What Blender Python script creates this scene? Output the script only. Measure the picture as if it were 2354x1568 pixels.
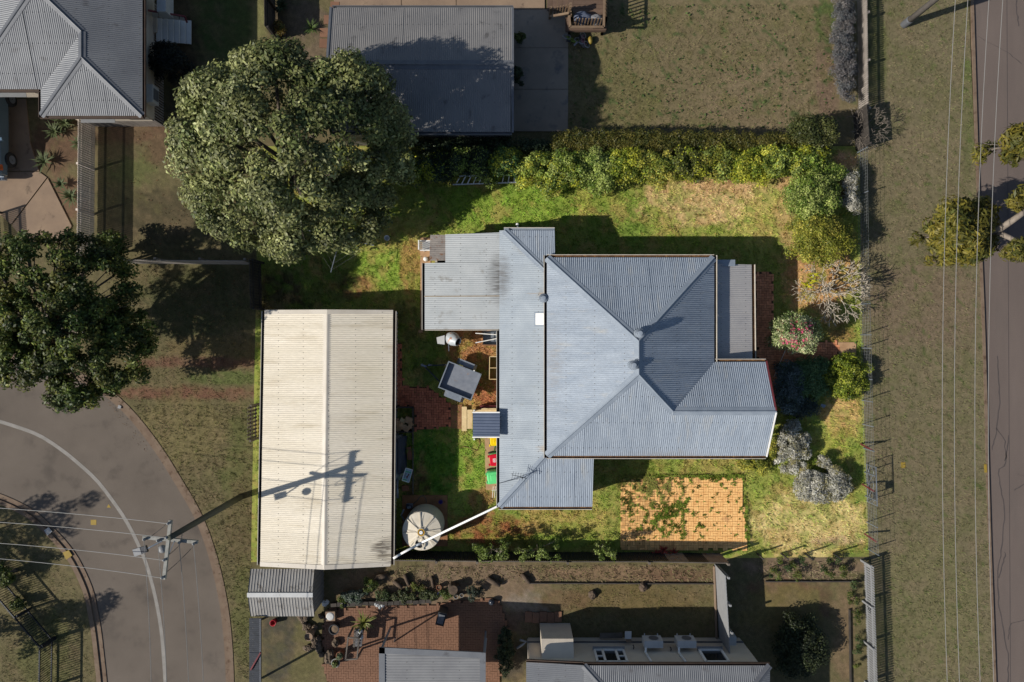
import bpy, bmesh, math, random
import numpy as np
from mathutils import Vector, Matrix

# ------------------------------------------------------------------ camera, sky, sun, exposure
sc = bpy.context.scene
for o in list(bpy.data.objects):
    bpy.data.objects.remove(o)
H, F = 32.35, 1569.0            # drone height (m); focal length in photo pixels of a 2354 px wide frame
cd = bpy.data.cameras.new('camera')
cam = bpy.data.objects.new('camera', cd)
sc.collection.objects.link(cam)
cam.location = (0, 0, H)
cam.rotation_euler = (0, 0, 0)
cd.sensor_width = 36.0
cd.lens = 36.0 * F / 2354.0
cd.clip_start, cd.clip_end = 0.5, 2000
sc.camera = cam

SUN = Vector((1.35, .44, -1.0)).normalized()     # direction the light travels
SKY_STRENGTH, SUN_STRENGTH = 0.075, 4.4
w = bpy.data.worlds.new('World'); sc.world = w; w.use_nodes = True
nt = w.node_tree; bg = nt.nodes['Background']
sky = nt.nodes.new('ShaderNodeTexSky'); sky.sky_type = 'NISHITA'; sky.sun_disc = False
sky.sun_elevation = math.asin(-SUN.z)
sky.sun_rotation = math.atan2(-SUN.x, -SUN.y)
sky.altitude = 600
nt.links.new(sky.outputs[0], bg.inputs[0]); bg.inputs[1].default_value = SKY_STRENGTH
sl = bpy.data.lights.new('sun', 'SUN'); sl.energy = SUN_STRENGTH; sl.angle = math.radians(.53); sl.color = (1, .95, .87)
so = bpy.data.objects.new('sun', sl); sc.collection.objects.link(so)
so.rotation_euler = SUN.to_track_quat('-Z', 'Y').to_euler(); so.location = (-20, -8, 40)
sc.view_settings.view_transform = 'Standard'; sc.view_settings.look = 'None'
sc.view_settings.gamma = 1; sc.view_settings.use_curve_mapping = False
sc.view_settings.exposure = 0.42
sc.cycles.max_bounces = 6; sc.cycles.transparent_max_bounces = 4
sc.cycles.use_denoising = True

# ------------------------------------------------------------------ helpers
random.seed(11)
RNG = np.random.default_rng(11)
R = random.uniform

def W(x, y, z=0.0):
    k = (H - z) / F
    return Vector(((x - 1177) * k, (784 - y) * k, z))
def T(c, r, x, y):
    return (c * 588.6 + x / 4.0, r * 392.2 + y / 4.0)
def lin(v):
    v /= 255.0
    return v / 12.92 if v <= .04045 else ((v + .055) / 1.055) ** 2.4
KE = 1.3
def A(r, g, b, k=1.0):
    return tuple(min(.82, lin(c) / KE * k) for c in (r, g, b))

# ---- numpy value noise
def _h(ix, iy, s):
    n = (ix * 374761393 + iy * 668265263 + s * 974634777) & 0xffffffff
    n = ((n ^ (n >> 13)) * 1274126177) & 0xffffffff
    return ((n ^ (n >> 16)) & 0xffff) / 65535.0
def vnoise(x, y, s=0):
    x = np.asarray(x, float); y = np.asarray(y, float)
    ix = np.floor(x).astype(np.int64); iy = np.floor(y).astype(np.int64)
    fx = x - ix; fy = y - iy; fx = fx * fx * (3 - 2 * fx); fy = fy * fy * (3 - 2 * fy)
    a = _h(ix, iy, s); b = _h(ix + 1, iy, s); c = _h(ix, iy + 1, s); d = _h(ix + 1, iy + 1, s)
    return (a * (1 - fx) + b * fx) * (1 - fy) + (c * (1 - fx) + d * fx) * fy
def fbm(x, y, s=0, o=4):
    t = 0; a = .5; n = 0
    for i in range(o):
        t = t + a * vnoise(x * 2 ** i, y * 2 ** i, s + i * 17); n += a; a *= .55
    return t / n
def inpoly(px, py, poly):
    px = np.asarray(px, float); py = np.asarray(py, float)
    r = np.zeros(px.shape, bool); n = len(poly)
    for i in range(n):
        x1, y1 = poly[i]; x2, y2 = poly[(i + 1) % n]
        if y1 == y2: continue
        c = ((y1 > py) != (y2 > py)) & (px < (x2 - x1) * (py - y1) / (y2 - y1) + x1)
        r ^= c
    return r
def edgedist(px, py, poly):
    d = np.full(np.shape(px), 1e9)
    for i in range(len(poly)):
        x1, y1 = poly[i]; x2, y2 = poly[(i + 1) % len(poly)]
        dx, dy = x2 - x1, y2 - y1
        t = np.clip(((px - x1) * dx + (py - y1) * dy) / (dx * dx + dy * dy + 1e-9), 0, 1)
        d = np.minimum(d, np.hypot(px - x1 - t * dx, py - y1 - t * dy))
    return d

# ---- materials
def mat(name, c1, c2=None, scale=2.0, rough=.8, metal=0.0, bump=0.0, bscale=40.0, attr=False, objvar=0.0, c3=None,
        s3=6.0, t3=.6, fine=.0, trans=0.0, spec=.3, stretch=None, coat=0.0, w3=.12):
    m = bpy.data.materials.new(name); m.use_nodes = True
    n = m.node_tree.nodes; l = m.node_tree.links
    b = n['Principled BSDF']
    b.inputs['Roughness'].default_value = rough; b.inputs['Metallic'].default_value = metal
    b.inputs['Specular IOR Level'].default_value = spec
    if coat: b.inputs['Coat Weight'].default_value = coat
    g = n.new('ShaderNodeNewGeometry'); pos = g.outputs['Position']
    if stretch:
        mp = n.new('ShaderNodeMapping'); mp.inputs['Scale'].default_value = stretch; l.new(pos, mp.inputs[0]); pos = mp.outputs[0]
    def noise(s, d=5.0):
        t = n.new('ShaderNodeTexNoise'); t.inputs['Scale'].default_value = s; t.inputs['Detail'].default_value = d
        t.inputs['Roughness'].default_value = .62; l.new(pos, t.inputs['Vector']); return t.outputs[0]
    def mix(f, a, bb, mode='MIX'):
        x = n.new('ShaderNodeMix'); x.data_type = 'RGBA'; x.blend_type = mode
        for s, v in ((x.inputs[0], f), (x.inputs[6], a), (x.inputs[7], bb)):
            if isinstance(v, (tuple, list)): s.default_value = (*v[:3], 1)
            elif isinstance(v, (int, float)): s.default_value = v
            else: l.new(v, s)
        return x.outputs[2]
    def rng(v, a, bb, c=0.0, d=1.0):
        x = n.new('ShaderNodeMapRange'); l.new(v, x.inputs[0])
        x.inputs[1].default_value = a; x.inputs[2].default_value = bb; x.inputs[3].default_value = c; x.inputs[4].default_value = d
        return x.outputs[0]
    if attr:
        at = n.new('ShaderNodeAttribute'); at.attribute_name = 'Col'; col = at.outputs['Color']
        if c2: col = mix(rng(noise(scale), .35, .65), col, mix(1.0, col, c2, 'MULTIPLY'))
    else:
        col = mix(rng(noise(scale), .32, .68), c1, c2) if c2 else mix(0.0, c1, c1)
    if c3: col = mix(rng(noise(s3), t3, t3 + w3), col, c3)
    if fine:
        v = rng(noise(bscale, 3.0), .3, .7, 1 - fine, 1 + fine)
        cb = n.new('ShaderNodeCombineColor'); [l.new(v, cb.inputs[i]) for i in range(3)]
        col = mix(1.0, col, cb.outputs[0], 'MULTIPLY')
    if objvar:
        oi = n.new('ShaderNodeObjectInfo'); v = rng(oi.outputs['Random'], 0, 1, 1 - objvar, 1 + objvar)
        cb = n.new('ShaderNodeCombineColor'); [l.new(v, cb.inputs[i]) for i in range(3)]
        col = mix(1.0, col, cb.outputs[0], 'MULTIPLY')
    l.new(col, b.inputs['Base Color'])
    if bump:
        bp = n.new('ShaderNodeBump'); bp.inputs['Strength'].default_value = bump; bp.inputs['Distance'].default_value = .03
        l.new(noise(bscale, 4.0), bp.inputs['Height']); l.new(bp.outputs[0], b.inputs['Normal'])
    if trans:
        tr = n.new('ShaderNodeBsdfTranslucent'); l.new(col, tr.inputs[0])
        ms = n.new('ShaderNodeMixShader'); ms.inputs[0].default_value = trans
        l.new(b.outputs[0], ms.inputs[1]); l.new(tr.outputs[0], ms.inputs[2]); l.new(ms.outputs[0], n['Material Output'].inputs[0])
    return m

# ---- mesh builder
class MB:
    def __init__(s): s.v = []; s.f = []; s.m = []
    def add(s, vs, fs, mi=0):
        b = len(s.v); s.v.extend([tuple(v) for v in vs]); s.f.extend([tuple(i + b for i in f) for f in fs]); s.m.extend([mi] * len(fs)); return s
    def box(s, c, d, rz=0.0, mi=0, M=None):
        x, y, z = d[0] / 2, d[1] / 2, d[2] / 2
        vs = [Vector((a, b, e)) for e in (-z, z) for a, b in ((-x, -y), (x, -y), (x, y), (-x, y))]
        M = M or Matrix.Rotation(rz, 3, 'Z'); c = Vector(c)
        return s.add([c + M @ v for v in vs], [(3, 2, 1, 0), (4, 5, 6, 7), (0, 1, 5, 4), (1, 2, 6, 5), (2, 3, 7, 6), (3, 0, 4, 7)], mi)
    def bar(s, p, q, w, h, mi=0, up=(0, 0, 1)):
        p = Vector(p); q = Vector(q); d = q - p; L = d.length
        if L < 1e-6: return s
        d.normalize(); u = Vector(up)
        if abs(d.dot(u)) > .98: u = Vector((1, 0, 0))
        a = d.cross(u).normalized(); u = a.cross(d)
        M = Matrix((d, a, u)).transposed()
        return s.box((p + q) / 2, (L, w, h), mi=mi, M=M)
    def tube(s, pts, r, n=8, mi=0, caps=True):
        pts = [Vector(p) for p in pts]; m = len(pts); rs = r if isinstance(r, (list, tuple)) else [r] * m
        vs = []
        ref = None
        for i, p in enumerate(pts):
            d = (pts[min(i + 1, m - 1)] - pts[max(i - 1, 0)]).normalized()
            if ref is None: ref = Vector((0, 0, 1)) if abs(d.z) < .9 else Vector((1, 0, 0))
            a = d.cross(ref)
            if a.length < 1e-4: a = d.cross(Vector((0, 1, .1)))
            a.normalize(); b = a.cross(d); ref = -b if False else ref
            for k in range(n):
                t = 2 * math.pi * k / n; vs.append(p + (a * math.cos(t) + b * math.sin(t)) * rs[i])
        fs = [(i * n + k, i * n + (k + 1) % n, (i + 1) * n + (k + 1) % n, (i + 1) * n + k) for i in range(m - 1) for k in range(n)]
        if caps: fs += [tuple(range(n - 1, -1, -1)), tuple(range((m - 1) * n, m * n))]
        return s.add(vs, fs, mi)
    def prism(s, poly, z0, z1, mi=0):
        n = len(poly)
        ar = sum(poly[i][0] * poly[(i + 1) % n][1] - poly[(i + 1) % n][0] * poly[i][1] for i in range(n))
        if ar < 0: poly = poly[::-1]
        vs = [(p[0], p[1], z0) for p in poly] + [(p[0], p[1], z1) for p in poly]
        fs = [tuple(range(n - 1, -1, -1)), tuple(range(n, 2 * n))] + [(i, (i + 1) % n, n + (i + 1) % n, n + i) for i in range(n)]
        return s.add(vs, fs, mi)
    def lathe(s, c, prof, n=24, mi=0, M=None):
        c = Vector(c); vs = []
        for r, z in prof:
            for k in range(n):
                t = 2 * math.pi * k / n; v = Vector((r * math.cos(t), r * math.sin(t), z))
                vs.append(c + (M @ v if M else v))
        m = len(prof)
        fs = [(i * n + k, i * n + (k + 1) % n, (i + 1) * n + (k + 1) % n, (i + 1) * n + k) for i in range(m - 1) for k in range(n)]
        if prof[0][0] > 1e-4: fs.append(tuple(range(n - 1, -1, -1)))
        if prof[-1][0] > 1e-4: fs.append(tuple(range((m - 1) * n, m * n)))
        return s.add(vs, fs, mi)
    def face(s, pts, mi=0): return s.add(pts, [tuple(range(len(pts)))], mi)
    def slab(s, pts, t, mi=0):
        n = len(pts); pts = [Vector(p) for p in pts]
        ar = sum(pts[i].x * pts[(i + 1) % n].y - pts[(i + 1) % n].x * pts[i].y for i in range(n))
        if ar < 0: pts = pts[::-1]
        vs = [p - Vector((0, 0, t)) for p in pts] + pts
        return s.add(vs, [tuple(range(n - 1, -1, -1)), tuple(range(n, 2 * n))] + [(i, (i + 1) % n, n + (i + 1) % n, n + i) for i in range(n)], mi)
    def blob(s, c, rx, ry, rz, n=10, m=6, jit=.15, mi=0, rot=0.0):
        vs = []; c = Vector(c); Mr = Matrix.Rotation(rot, 3, 'Z')
        for i in range(m + 1):
            ph = math.pi * i / m
            for k in range(n):
                t = 2 * math.pi * k / n; j = 1 + R(-jit, jit)
                vs.append(c + Mr @ Vector((rx * j * math.sin(ph) * math.cos(t), ry * j * math.sin(ph) * math.sin(t), rz * j * math.cos(ph))))
        fs = [(i * n + k, (i + 1) * n + k, (i + 1) * n + (k + 1) % n, i * n + (k + 1) % n) for i in range(m) for k in range(n)]
        return s.add(vs, fs, mi)
    def build(s, name, mats, parent=None, smooth=False):
        me = bpy.data.meshes.new(name); off = Vector(parent.matrix_basis.translation) if parent else Vector((0, 0, 0))
        if parent and parent.parent: off = off + Vector(parent.parent.matrix_basis.translation)
        me.from_pydata([(v[0] - off.x, v[1] - off.y, v[2] - off.z) for v in s.v], [], s.f)
        for mm in (mats if isinstance(mats, (list, tuple)) else [mats]): me.materials.append(mm)
        if any(s.m): me.polygons.foreach_set('material_index', s.m)
        if smooth: me.polygons.foreach_set('use_smooth', [True] * len(s.f))
        me.update()
        o = bpy.data.objects.new(name, me); sc.collection.objects.link(o)
        if parent: o.parent = parent
        return o

def tag(o, label=None, cat=None, group=None, kind=None):
    if label: o['label'] = label
    if cat: o['category'] = cat
    if group: o['group'] = group
    if kind: o['kind'] = kind
    return o
def thing(name, label, cat, loc=(0, 0, 0), group=None):
    o = bpy.data.objects.new(name, None); sc.collection.objects.link(o); o.empty_display_size = .2
    o.location = Vector(loc); return tag(o, label, cat, group)
def struct(name, mb, m, label=None, smooth=False):
    return tag(mb.build(name, m, smooth=smooth), label, kind='structure')
def dup(o, parent=None, loc=None, rz=None, label=None):
    c = o.copy(); sc.collection.objects.link(c)
    if parent: c.parent = parent
    if loc is not None: c.location = Vector(loc)
    if rz is not None: c.rotation_euler = (0, 0, rz)
    if label: c['label'] = label
    for ch in list(o.children): dup(ch, c)
    return c
def piece(proto, parent, loc, rot=(0, 0, 0), sca=None):
    """a copy of one piece that shares its mesh, placed at a world point under a parent without rotation"""
    c = proto.copy(); sc.collection.objects.link(c); c.parent = parent
    off = Vector(parent.matrix_basis.translation) if parent else Vector((0, 0, 0))
    c.location = Vector(loc) - off; c.rotation_euler = rot
    if sca: c.scale = sca
    return c
def add_stain(m, c, sc_, col, lo=.1, hi=.4, amt=.8, nsc=(.4, 3, 1), ns=6):
    """a weather stain of its own shape at one world place on a material"""
    n = m.node_tree.nodes; l = m.node_tree.links; b = n['Principled BSDF']; src = b.inputs['Base Color'].links[0].from_socket
    g = n.new('ShaderNodeNewGeometry'); mp = n.new('ShaderNodeMapping'); mp.inputs['Scale'].default_value = (sc_[0], sc_[1], 0); l.new(g.outputs[0], mp.inputs[0])
    d = n.new('ShaderNodeVectorMath'); d.operation = 'DISTANCE'; l.new(mp.outputs[0], d.inputs[0]); d.inputs[1].default_value = (c[0] * sc_[0], c[1] * sc_[1], 0)
    a = n.new('ShaderNodeMapRange'); l.new(d.outputs['Value'], a.inputs[0]); a.inputs[1].default_value = 1; a.inputs[2].default_value = 0
    m2 = n.new('ShaderNodeMapping'); m2.inputs['Scale'].default_value = nsc; l.new(g.outputs[0], m2.inputs[0]); t = n.new('ShaderNodeTexNoise'); t.inputs['Scale'].default_value = ns; l.new(m2.outputs[0], t.inputs[0])
    x = n.new('ShaderNodeMath'); x.operation = 'MULTIPLY'; l.new(a.outputs[0], x.inputs[0]); l.new(t.outputs[0], x.inputs[1])
    r = n.new('ShaderNodeMapRange'); l.new(x.outputs[0], r.inputs[0]); r.inputs[1].default_value = lo; r.inputs[2].default_value = hi; r.inputs[4].default_value = amt
    y = n.new('ShaderNodeMix'); y.data_type = 'RGBA'; l.new(r.outputs[0], y.inputs[0]); l.new(src, y.inputs[6]); y.inputs[7].default_value = (*col, 1); l.new(y.outputs[2], b.inputs['Base Color'])
def protomesh(mb, name, m, smooth=False):
    o = mb.build(name, m, smooth=smooth); sc.collection.objects.unlink(o); return o

# ---- corrugated sheets: poly = plan corners with z; u = axis across the corrugations
def corr(parent, poly, u, m, pitch=.085, amp=.0125, sheet=.762, name='roof_sheet', seg=4, prof='round', zoff=0.0, lift=.005):
    P = [Vector(p) for p in poly]
    best = None
    for i in range(len(P)):
        for j in range(i + 1, len(P)):
            for k in range(j + 1, len(P)):
                nn = (P[j] - P[i]).cross(P[k] - P[i])
                if best is None or nn.length > best[0]: best = (nn.length, nn, P[i])
    nn, p0 = best[1].normalized(), best[2]
    zf = lambda x, y: p0.z - (nn.x * (x - p0.x) + nn.y * (y - p0.y)) / nn.z
    ua = 0 if u == 'x' else 1; va = 1 - ua
    us = [p[ua] for p in P]; u0, u1 = min(us), max(us)
    def span(t):
        vs = []
        for i in range(len(P)):
            a, b = P[i], P[(i + 1) % len(P)]
            if abs(a[ua] - b[ua]) < 1e-9:
                if abs(a[ua] - t) < 1e-6: vs += [a[va], b[va]]
                continue
            s = (t - a[ua]) / (b[ua] - a[ua])
            if -1e-6 <= s <= 1 + 1e-6: vs.append(a[va] + s * (b[va] - a[va]))
        return (min(vs), max(vs)) if vs else None
    n = max(1, round((u1 - u0) / sheet)); out = []
    for i in range(n):
        a = u0 + (u1 - u0) * i / n; b = u0 + (u1 - u0) * (i + 1) / n
        k0 = math.floor(a / pitch * seg) + 1; k1 = math.ceil(b / pitch * seg)
        ts = sorted(set([a] + [k * pitch / seg for k in range(k0, k1)] + [b] + [t for t in us if a < t < b]))
        mb = MB(); dz = zoff + R(0, lift) + (i % 2) * lift * .7; tilt = R(-.0015, .0015); vs = []
        for t in ts:
            sp = span(min(max(t, u0 + 1e-7), u1 - 1e-7))
            if not sp: continue
            ph = (t / pitch) % 1.0
            if prof == 'round': c = amp * math.cos(2 * math.pi * ph)
            else: c = amp if ph < .25 else -amp
            for v in sp:
                q = [0, 0]; q[ua] = t; q[va] = v
                vs.append((q[0], q[1], zf(*q) + c + dz + tilt * (t - a)))
        m_ = len(vs) // 2
        if m_ < 2: continue
        if prof == 'round' and name == 'roof_sheet' and sheet < 1:
            kk = [k for k in range(math.ceil(a / pitch), math.floor(b / pitch) + 1) if k % 3 == 0]
            for k in kk:
                t = k * pitch; sp = span(min(max(t, u0 + 1e-7), u1 - 1e-7))
                if not sp: continue
                for v in np.arange(math.ceil(sp[0] / 1.15) * 1.15, sp[1], 1.15):
                    if v - sp[0] < .06 or sp[1] - v < .06: continue
                    q = [0, 0]; q[ua] = t; q[va] = v; z = zf(*q) + amp + dz + .004; h = .014
                    mb.add([(q[0] - h, q[1] - h, zf(q[0] - h, q[1] - h) + z - zf(*q)), (q[0] + h, q[1] - h, zf(q[0] + h, q[1] - h) + z - zf(*q)), (q[0] + h, q[1] + h, zf(q[0] + h, q[1] + h) + z - zf(*q)), (q[0] - h, q[1] + h, zf(q[0] - h, q[1] + h) + z - zf(*q))], [(0, 1, 2, 3)], 1)
        mb.add(vs, [(2 * k, 2 * k + 2, 2 * k + 3, 2 * k + 1) if u == 'x' else (2 * k, 2 * k + 1, 2 * k + 3, 2 * k + 2) for k in range(m_ - 1)])
        out.append(mb.build(name, [m, M['screw']] if any(mb.m) else m, parent, smooth=(prof == 'round')))
    return out
def capping(parent, p, q, w, drop, m, name='ridge_cap', roll=.03):
    """folded metal capping along a hip or ridge; drop = fall per metre sideways"""
    p, q = Vector(p), Vector(q); d = (q - p).normalized(); s = d.cross(Vector((0, 0, 1))).normalized()
    prof = [(-w / 2, -drop * w / 2 + .016), (-roll * 1.2, -drop * roll + .022), (-roll * .8, .045), (0, .058), (roll * .8, .045), (roll * 1.2, -drop * roll + .022), (w / 2, -drop * w / 2 + .016)]
    mb = MB(); n = len(prof)
    mb.add([e + s * a + Vector((0, 0, b)) for e in (p, q) for a, b in prof], [(i, i + 1, n + i + 1, n + i) for i in range(n - 1)])
    return mb.build(name, m, parent)
def gutter(parent, p, q, side, mo, mi, w=.12, name='gutter'):
    """open channel; side = plan direction away from the roof"""
    p, q, s = Vector(p), Vector(q), Vector((*side, 0)).normalized(); z = Vector((0, 0, 1))
    mb = MB()
    mb.bar(p + s * w * .5 - z * .1, q + s * w * .5 - z * .1, w, .012, 1)
    mb.bar(p + s * w - z * .055, q + s * w - z * .055, .022, .105, 0)
    mb.bar(p - z * .065, q - z * .065, .012, .075, 1)
    return mb.build(name, [mo, mi], parent)

# ---- leaves, shrubs, trees
def leafmesh(name, C, N, size, m, parent, cols, nb=.7, aspect=.5, seed=0):
    g = np.random.default_rng(seed); n = len(C)
    rv = g.normal(size=(n, 3)); rv /= np.linalg.norm(rv, axis=1)[:, None]
    nn = N * nb + rv * (1 - nb * .6); nn /= np.linalg.norm(nn, axis=1)[:, None] + 1e-9
    t = np.cross(nn, g.normal(size=(n, 3))); t /= np.linalg.norm(t, axis=1)[:, None] + 1e-9
    s = np.cross(nn, t); L = (size * g.uniform(.65, 1.3, n))[:, None]
    bend = nn * L * g.uniform(-.12, .05, n)[:, None]
    V = np.stack([C - t * L * .5 + bend, C + s * L * aspect * .5, C + t * L * .5 + bend, C - s * L * aspect * .5], 1).reshape(-1, 3)
    off = np.array(parent.matrix_basis.translation) if parent else np.zeros(3)
    V = V - off
    me = bpy.data.meshes.new(name); me.vertices.add(4 * n); me.vertices.foreach_set('co', V.astype(np.float32).ravel())
    me.loops.add(4 * n); me.loops.foreach_set('vertex_index', np.arange(4 * n, dtype=np.int32))
    me.polygons.add(n); me.polygons.foreach_set('loop_start', np.arange(0, 4 * n, 4, dtype=np.int32)); me.polygons.foreach_set('loop_total', np.full(n, 4, np.int32))
    ca = me.color_attributes.new('Col', 'FLOAT_COLOR', 'POINT')
    cc = np.concatenate([np.repeat(cols, 4, 0), np.ones((4 * n, 1))], 1).astype(np.float32); ca.data.foreach_set('color', cc.ravel())
    me.materials.append(m); me.update(calc_edges=True); me.validate()
    o = bpy.data.objects.new(name, me); sc.collection.objects.link(o)
    if parent: o.parent = parent
    return o
def clumpleaves(name, cl, per, size, m, parent, pal, nb=.7, aspect=.5, seed=0, flat=.85, clvar=.25, lvar=.3):
    """cl: list of (x, y, z, r); pal: list of leaf colours"""
    g = np.random.default_rng(seed); cl = np.array(cl, float); n = len(cl)
    cnt = np.maximum(8, (per * (cl[:, 3] / cl[:, 3].mean()) ** 2).astype(int)); idx = np.repeat(np.arange(n), cnt); N = len(idx)
    d = g.normal(size=(N, 3)); d[:, 2] += .35; d /= np.linalg.norm(d, axis=1)[:, None]
    rr = cl[idx, 3] * g.uniform(.0, 1, N) ** .38
    C = cl[idx, :3] + d * rr[:, None] * np.array([1, 1, flat])
    C[:, 2] = np.maximum(C[:, 2], .03)
    nrm = d + np.array([0, 0, .55])
    pal = np.array(pal, float); pc = g.integers(0, len(pal), n)
    pick = np.where(g.uniform(size=N) < .6, pc[idx], g.integers(0, len(pal), N))
    cv = g.uniform(1 - clvar, 1 + clvar, n)[idx] * g.uniform(1 - lvar, 1 + lvar, N)
    return leafmesh(name, C, nrm, np.full(N, size), m, parent, np.clip(pal[pick] * cv[:, None], .004, .8), nb, aspect, seed + 1)
def ell(cx, cy, rx, ry, n=18, jit=.08, rot=0.0):
    out = []
    for k in range(n):
        t = 2 * math.pi * k / n; j = 1 + R(-jit, jit); a, b = rx * j * math.cos(t), ry * j * math.sin(t)
        out.append((cx + a * math.cos(rot) - b * math.sin(rot), cy + a * math.sin(rot) + b * math.cos(rot)))
    return out
def domeclumps(poly, ztop, zedge, n, r, seed=0, fill=.35, inset=.7, lump=.12, pw=2.0):
    """clump centres on a dome over a photo-pixel outline, each put back at its own height"""
    g = np.random.default_rng(seed); xs = [p[0] for p in poly]; ys = [p[1] for p in poly]
    X = g.uniform(min(xs), max(xs), n * 12); Y = g.uniform(min(ys), max(ys), n * 12)
    rp = r * 48.5 * inset
    d = edgedist(X, Y, poly); ok = inpoly(X, Y, poly) & (d > rp * .8)
    if ok.sum() < 3: ok = inpoly(X, Y, poly)
    X, Y, d = X[ok], Y[ok], d[ok]; dm = d.max() + 1e-6
    # keep them spread out
    keep = []; md = r * 48.5 * .62
    for i in range(len(X)):
        if len(keep) >= n: break
        if all((X[i] - X[j]) ** 2 + (Y[i] - Y[j]) ** 2 > md * md for j in keep[-400:]): keep.append(i)
    for i in range(len(X)):
        if len(keep) >= n: break
        if i not in keep: keep.append(i)
    out = []
    for i in keep:
        t = 1 - min(1, d[i] / dm); z = (zedge + (ztop - zedge) * (math.sqrt(max(0, 1 - t * t)) if pw == 2 else 1 - t ** pw)) * (1 + g.uniform(-lump, lump))
        rr = r * g.uniform(.75, 1.25); z = max(rr * .5, z - rr * .7)
        p = W(X[i], Y[i], z); out.append((p.x, p.y, p.z, rr))
        if g.uniform() < fill:
            z2 = max(rr * .4, z * g.uniform(.45, .8)); q = W(X[i] , Y[i], z); out.append((q.x + g.uniform(-.2, .2), q.y + g.uniform(-.2, .2), z2, rr))
    return out
def lobeclumps(lobes, n, r, seed=0, low=-.45, jit=.07):
    """clump centres on the outside of a union of ellipsoids; lobe = (photo x, photo y, photo rx, photo ry, z, rz)"""
    g = np.random.default_rng(seed); L = []
    for x, y, rx, ry, zc, rz in lobes:
        c = W(x, y, zc); k = (H - zc) / F; L.append((np.array(c), np.array([rx * k, ry * k, rz])))
    ar = np.array([l[1][0] * l[1][1] + l[1][0] * l[1][2] for l in L]); out = []
    for i, (c, rr) in enumerate(L):
        m = int(n * ar[i] / ar.sum() * 1.6)
        for _ in range(m):
            d = g.normal(size=3); d /= np.linalg.norm(d)
            if d[2] < low: continue
            p = c + d * (rr - r * .7) * (1 + g.uniform(-jit, jit))
            if any(j != i and (((p - cj) / (rj * .8)) ** 2).sum() < 1 for j, (cj, rj) in enumerate(L)): continue
            out.append((p[0], p[1], max(p[2], r * .5), r * g.uniform(.7, 1.25)))
    return out
def trunkmesh(parent, base, cl, r0, m, nl=9, seed=0, name='trunk', fork=.35):
    g = random.Random(seed); mb = MB(); top = Vector((sum(c[0] for c in cl) / len(cl), sum(c[1] for c in cl) / len(cl), max(c[2] for c in cl) * .8))
    base = Vector(base); f = base.lerp(top, fork)
    mb.tube([base - Vector((0, 0, .15)), base.lerp(f, .5) + Vector((g.uniform(-.05, .05), g.uniform(-.05, .05), 0)), f, f.lerp(top, .6), top], [r0 * 1.15, r0, r0 * .8, r0 * .45, r0 * .15], 8)
    for c in g.sample(cl, min(nl, len(cl))):
        e = Vector(c[:3]); s = f.lerp(top, g.uniform(0, .5)); mid = s.lerp(e, .5) + Vector((0, 0, (e - s).length * .08))
        mb.tube([s, mid, e], [r0 * .42, r0 * .25, r0 * .08], 6)
        for _ in range(2):
            e2 = e + Vector((g.uniform(-1, 1), g.uniform(-1, 1), g.uniform(-.2, .5))) * c[3]; mb.tube([mid, mid.lerp(e2, .6), e2], [r0 * .18, r0 * .1, r0 * .04], 5)
    return mb.build(name, m, parent, smooth=True)
def plant(name, label, cat, poly, ztop, zedge, n, r, per, size, pal, leafm, barkm, base=None, group=None, seed=0, r0=.08, fill=.35,
          nb=.7, aspect=.5, nl=8, flat=.85, crown='crown', clvar=.25, lvar=.3, inset=.7, lump=.12, pw=2.0):
    cl = lobeclumps(poly, n, r, seed, jit=lump * .6) if len(poly[0]) == 6 else domeclumps(poly, ztop, zedge, n, r, seed, fill, inset, lump, pw)
    if base is None:
        base = (sum(c[0] for c in cl) / len(cl), sum(c[1] for c in cl) / len(cl), 0)
    t = thing(name, label, cat, base, group)
    clumpleaves(crown, cl, per, size, leafm, t, pal, nb, aspect, seed, flat, clvar, lvar)
    trunkmesh(t, base, cl, r0, barkm, nl, seed)
    return t
def rosette(mb, c, n, L, wd, rise=.5, jit=.3, droop=.3):
    """sword leaves from one point"""
    c = Vector(c)
    for k in range(n):
        a = 2 * math.pi * k / n * 2.4 + R(-.3, .3); l = L * R(1 - jit, 1 + jit); el = R(.15, 1.2) * rise
        d = Vector((math.cos(a), math.sin(a), 0)); s = Vector((-d.y, d.x, 0)) * wd * .5
        p1 = c + d * l * .5 * math.cos(el) + Vector((0, 0, l * .5 * math.sin(el))); p2 = c + d * l * math.cos(el * .7) + Vector((0, 0, l * (math.sin(el) * .9 - droop * .4)))
        p2.z = max(p2.z, .02)
        mb.add([c - s * .6, c + s * .6, p1 + s, p1 - s, p2], [(0, 1, 2, 3), (3, 2, 4)])
    return mb
# ------------------------------------------------------------------ materials
M = {}
M['screw'] = mat('roofing screw heads', A(110, 108, 104), A(84, 78, 72), 9, .6)
M['zinc'] = mat('zincalume', A(160, 169, 179), A(146, 156, 168), .9, .65, 0, 0, spec=.12, c3=A(164, 169, 172), s3=1.4, t3=.56, fine=.09, objvar=.05, w3=.2)
M['zinc_x'] = mat('zincalume with streaks', A(160, 169, 179), A(143, 153, 165), 1.4, .65, 0, 0, spec=.12, c3=A(166, 168, 168), s3=1.8, t3=.57, fine=.12, objvar=.05, w3=.2, stretch=(.22, 1.8, 1), bscale=14)
M['zinc_y'] = mat('zincalume with dirt streaks', A(160, 169, 179), A(143, 153, 165), 1.4, .65, 0, 0, spec=.12, c3=A(166, 168, 168), s3=1.8, t3=.57, fine=.12, objvar=.05, w3=.2, stretch=(1.8, .22, 1), bscale=14)
M['zinc_old'] = mat('weathered zincalume', A(172, 180, 186), A(156, 165, 173), 1.2, .65, 0, 0, spec=.12, c3=A(148, 148, 144), s3=1.1, t3=.6, fine=.1, objvar=.05, w3=.2)
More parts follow.
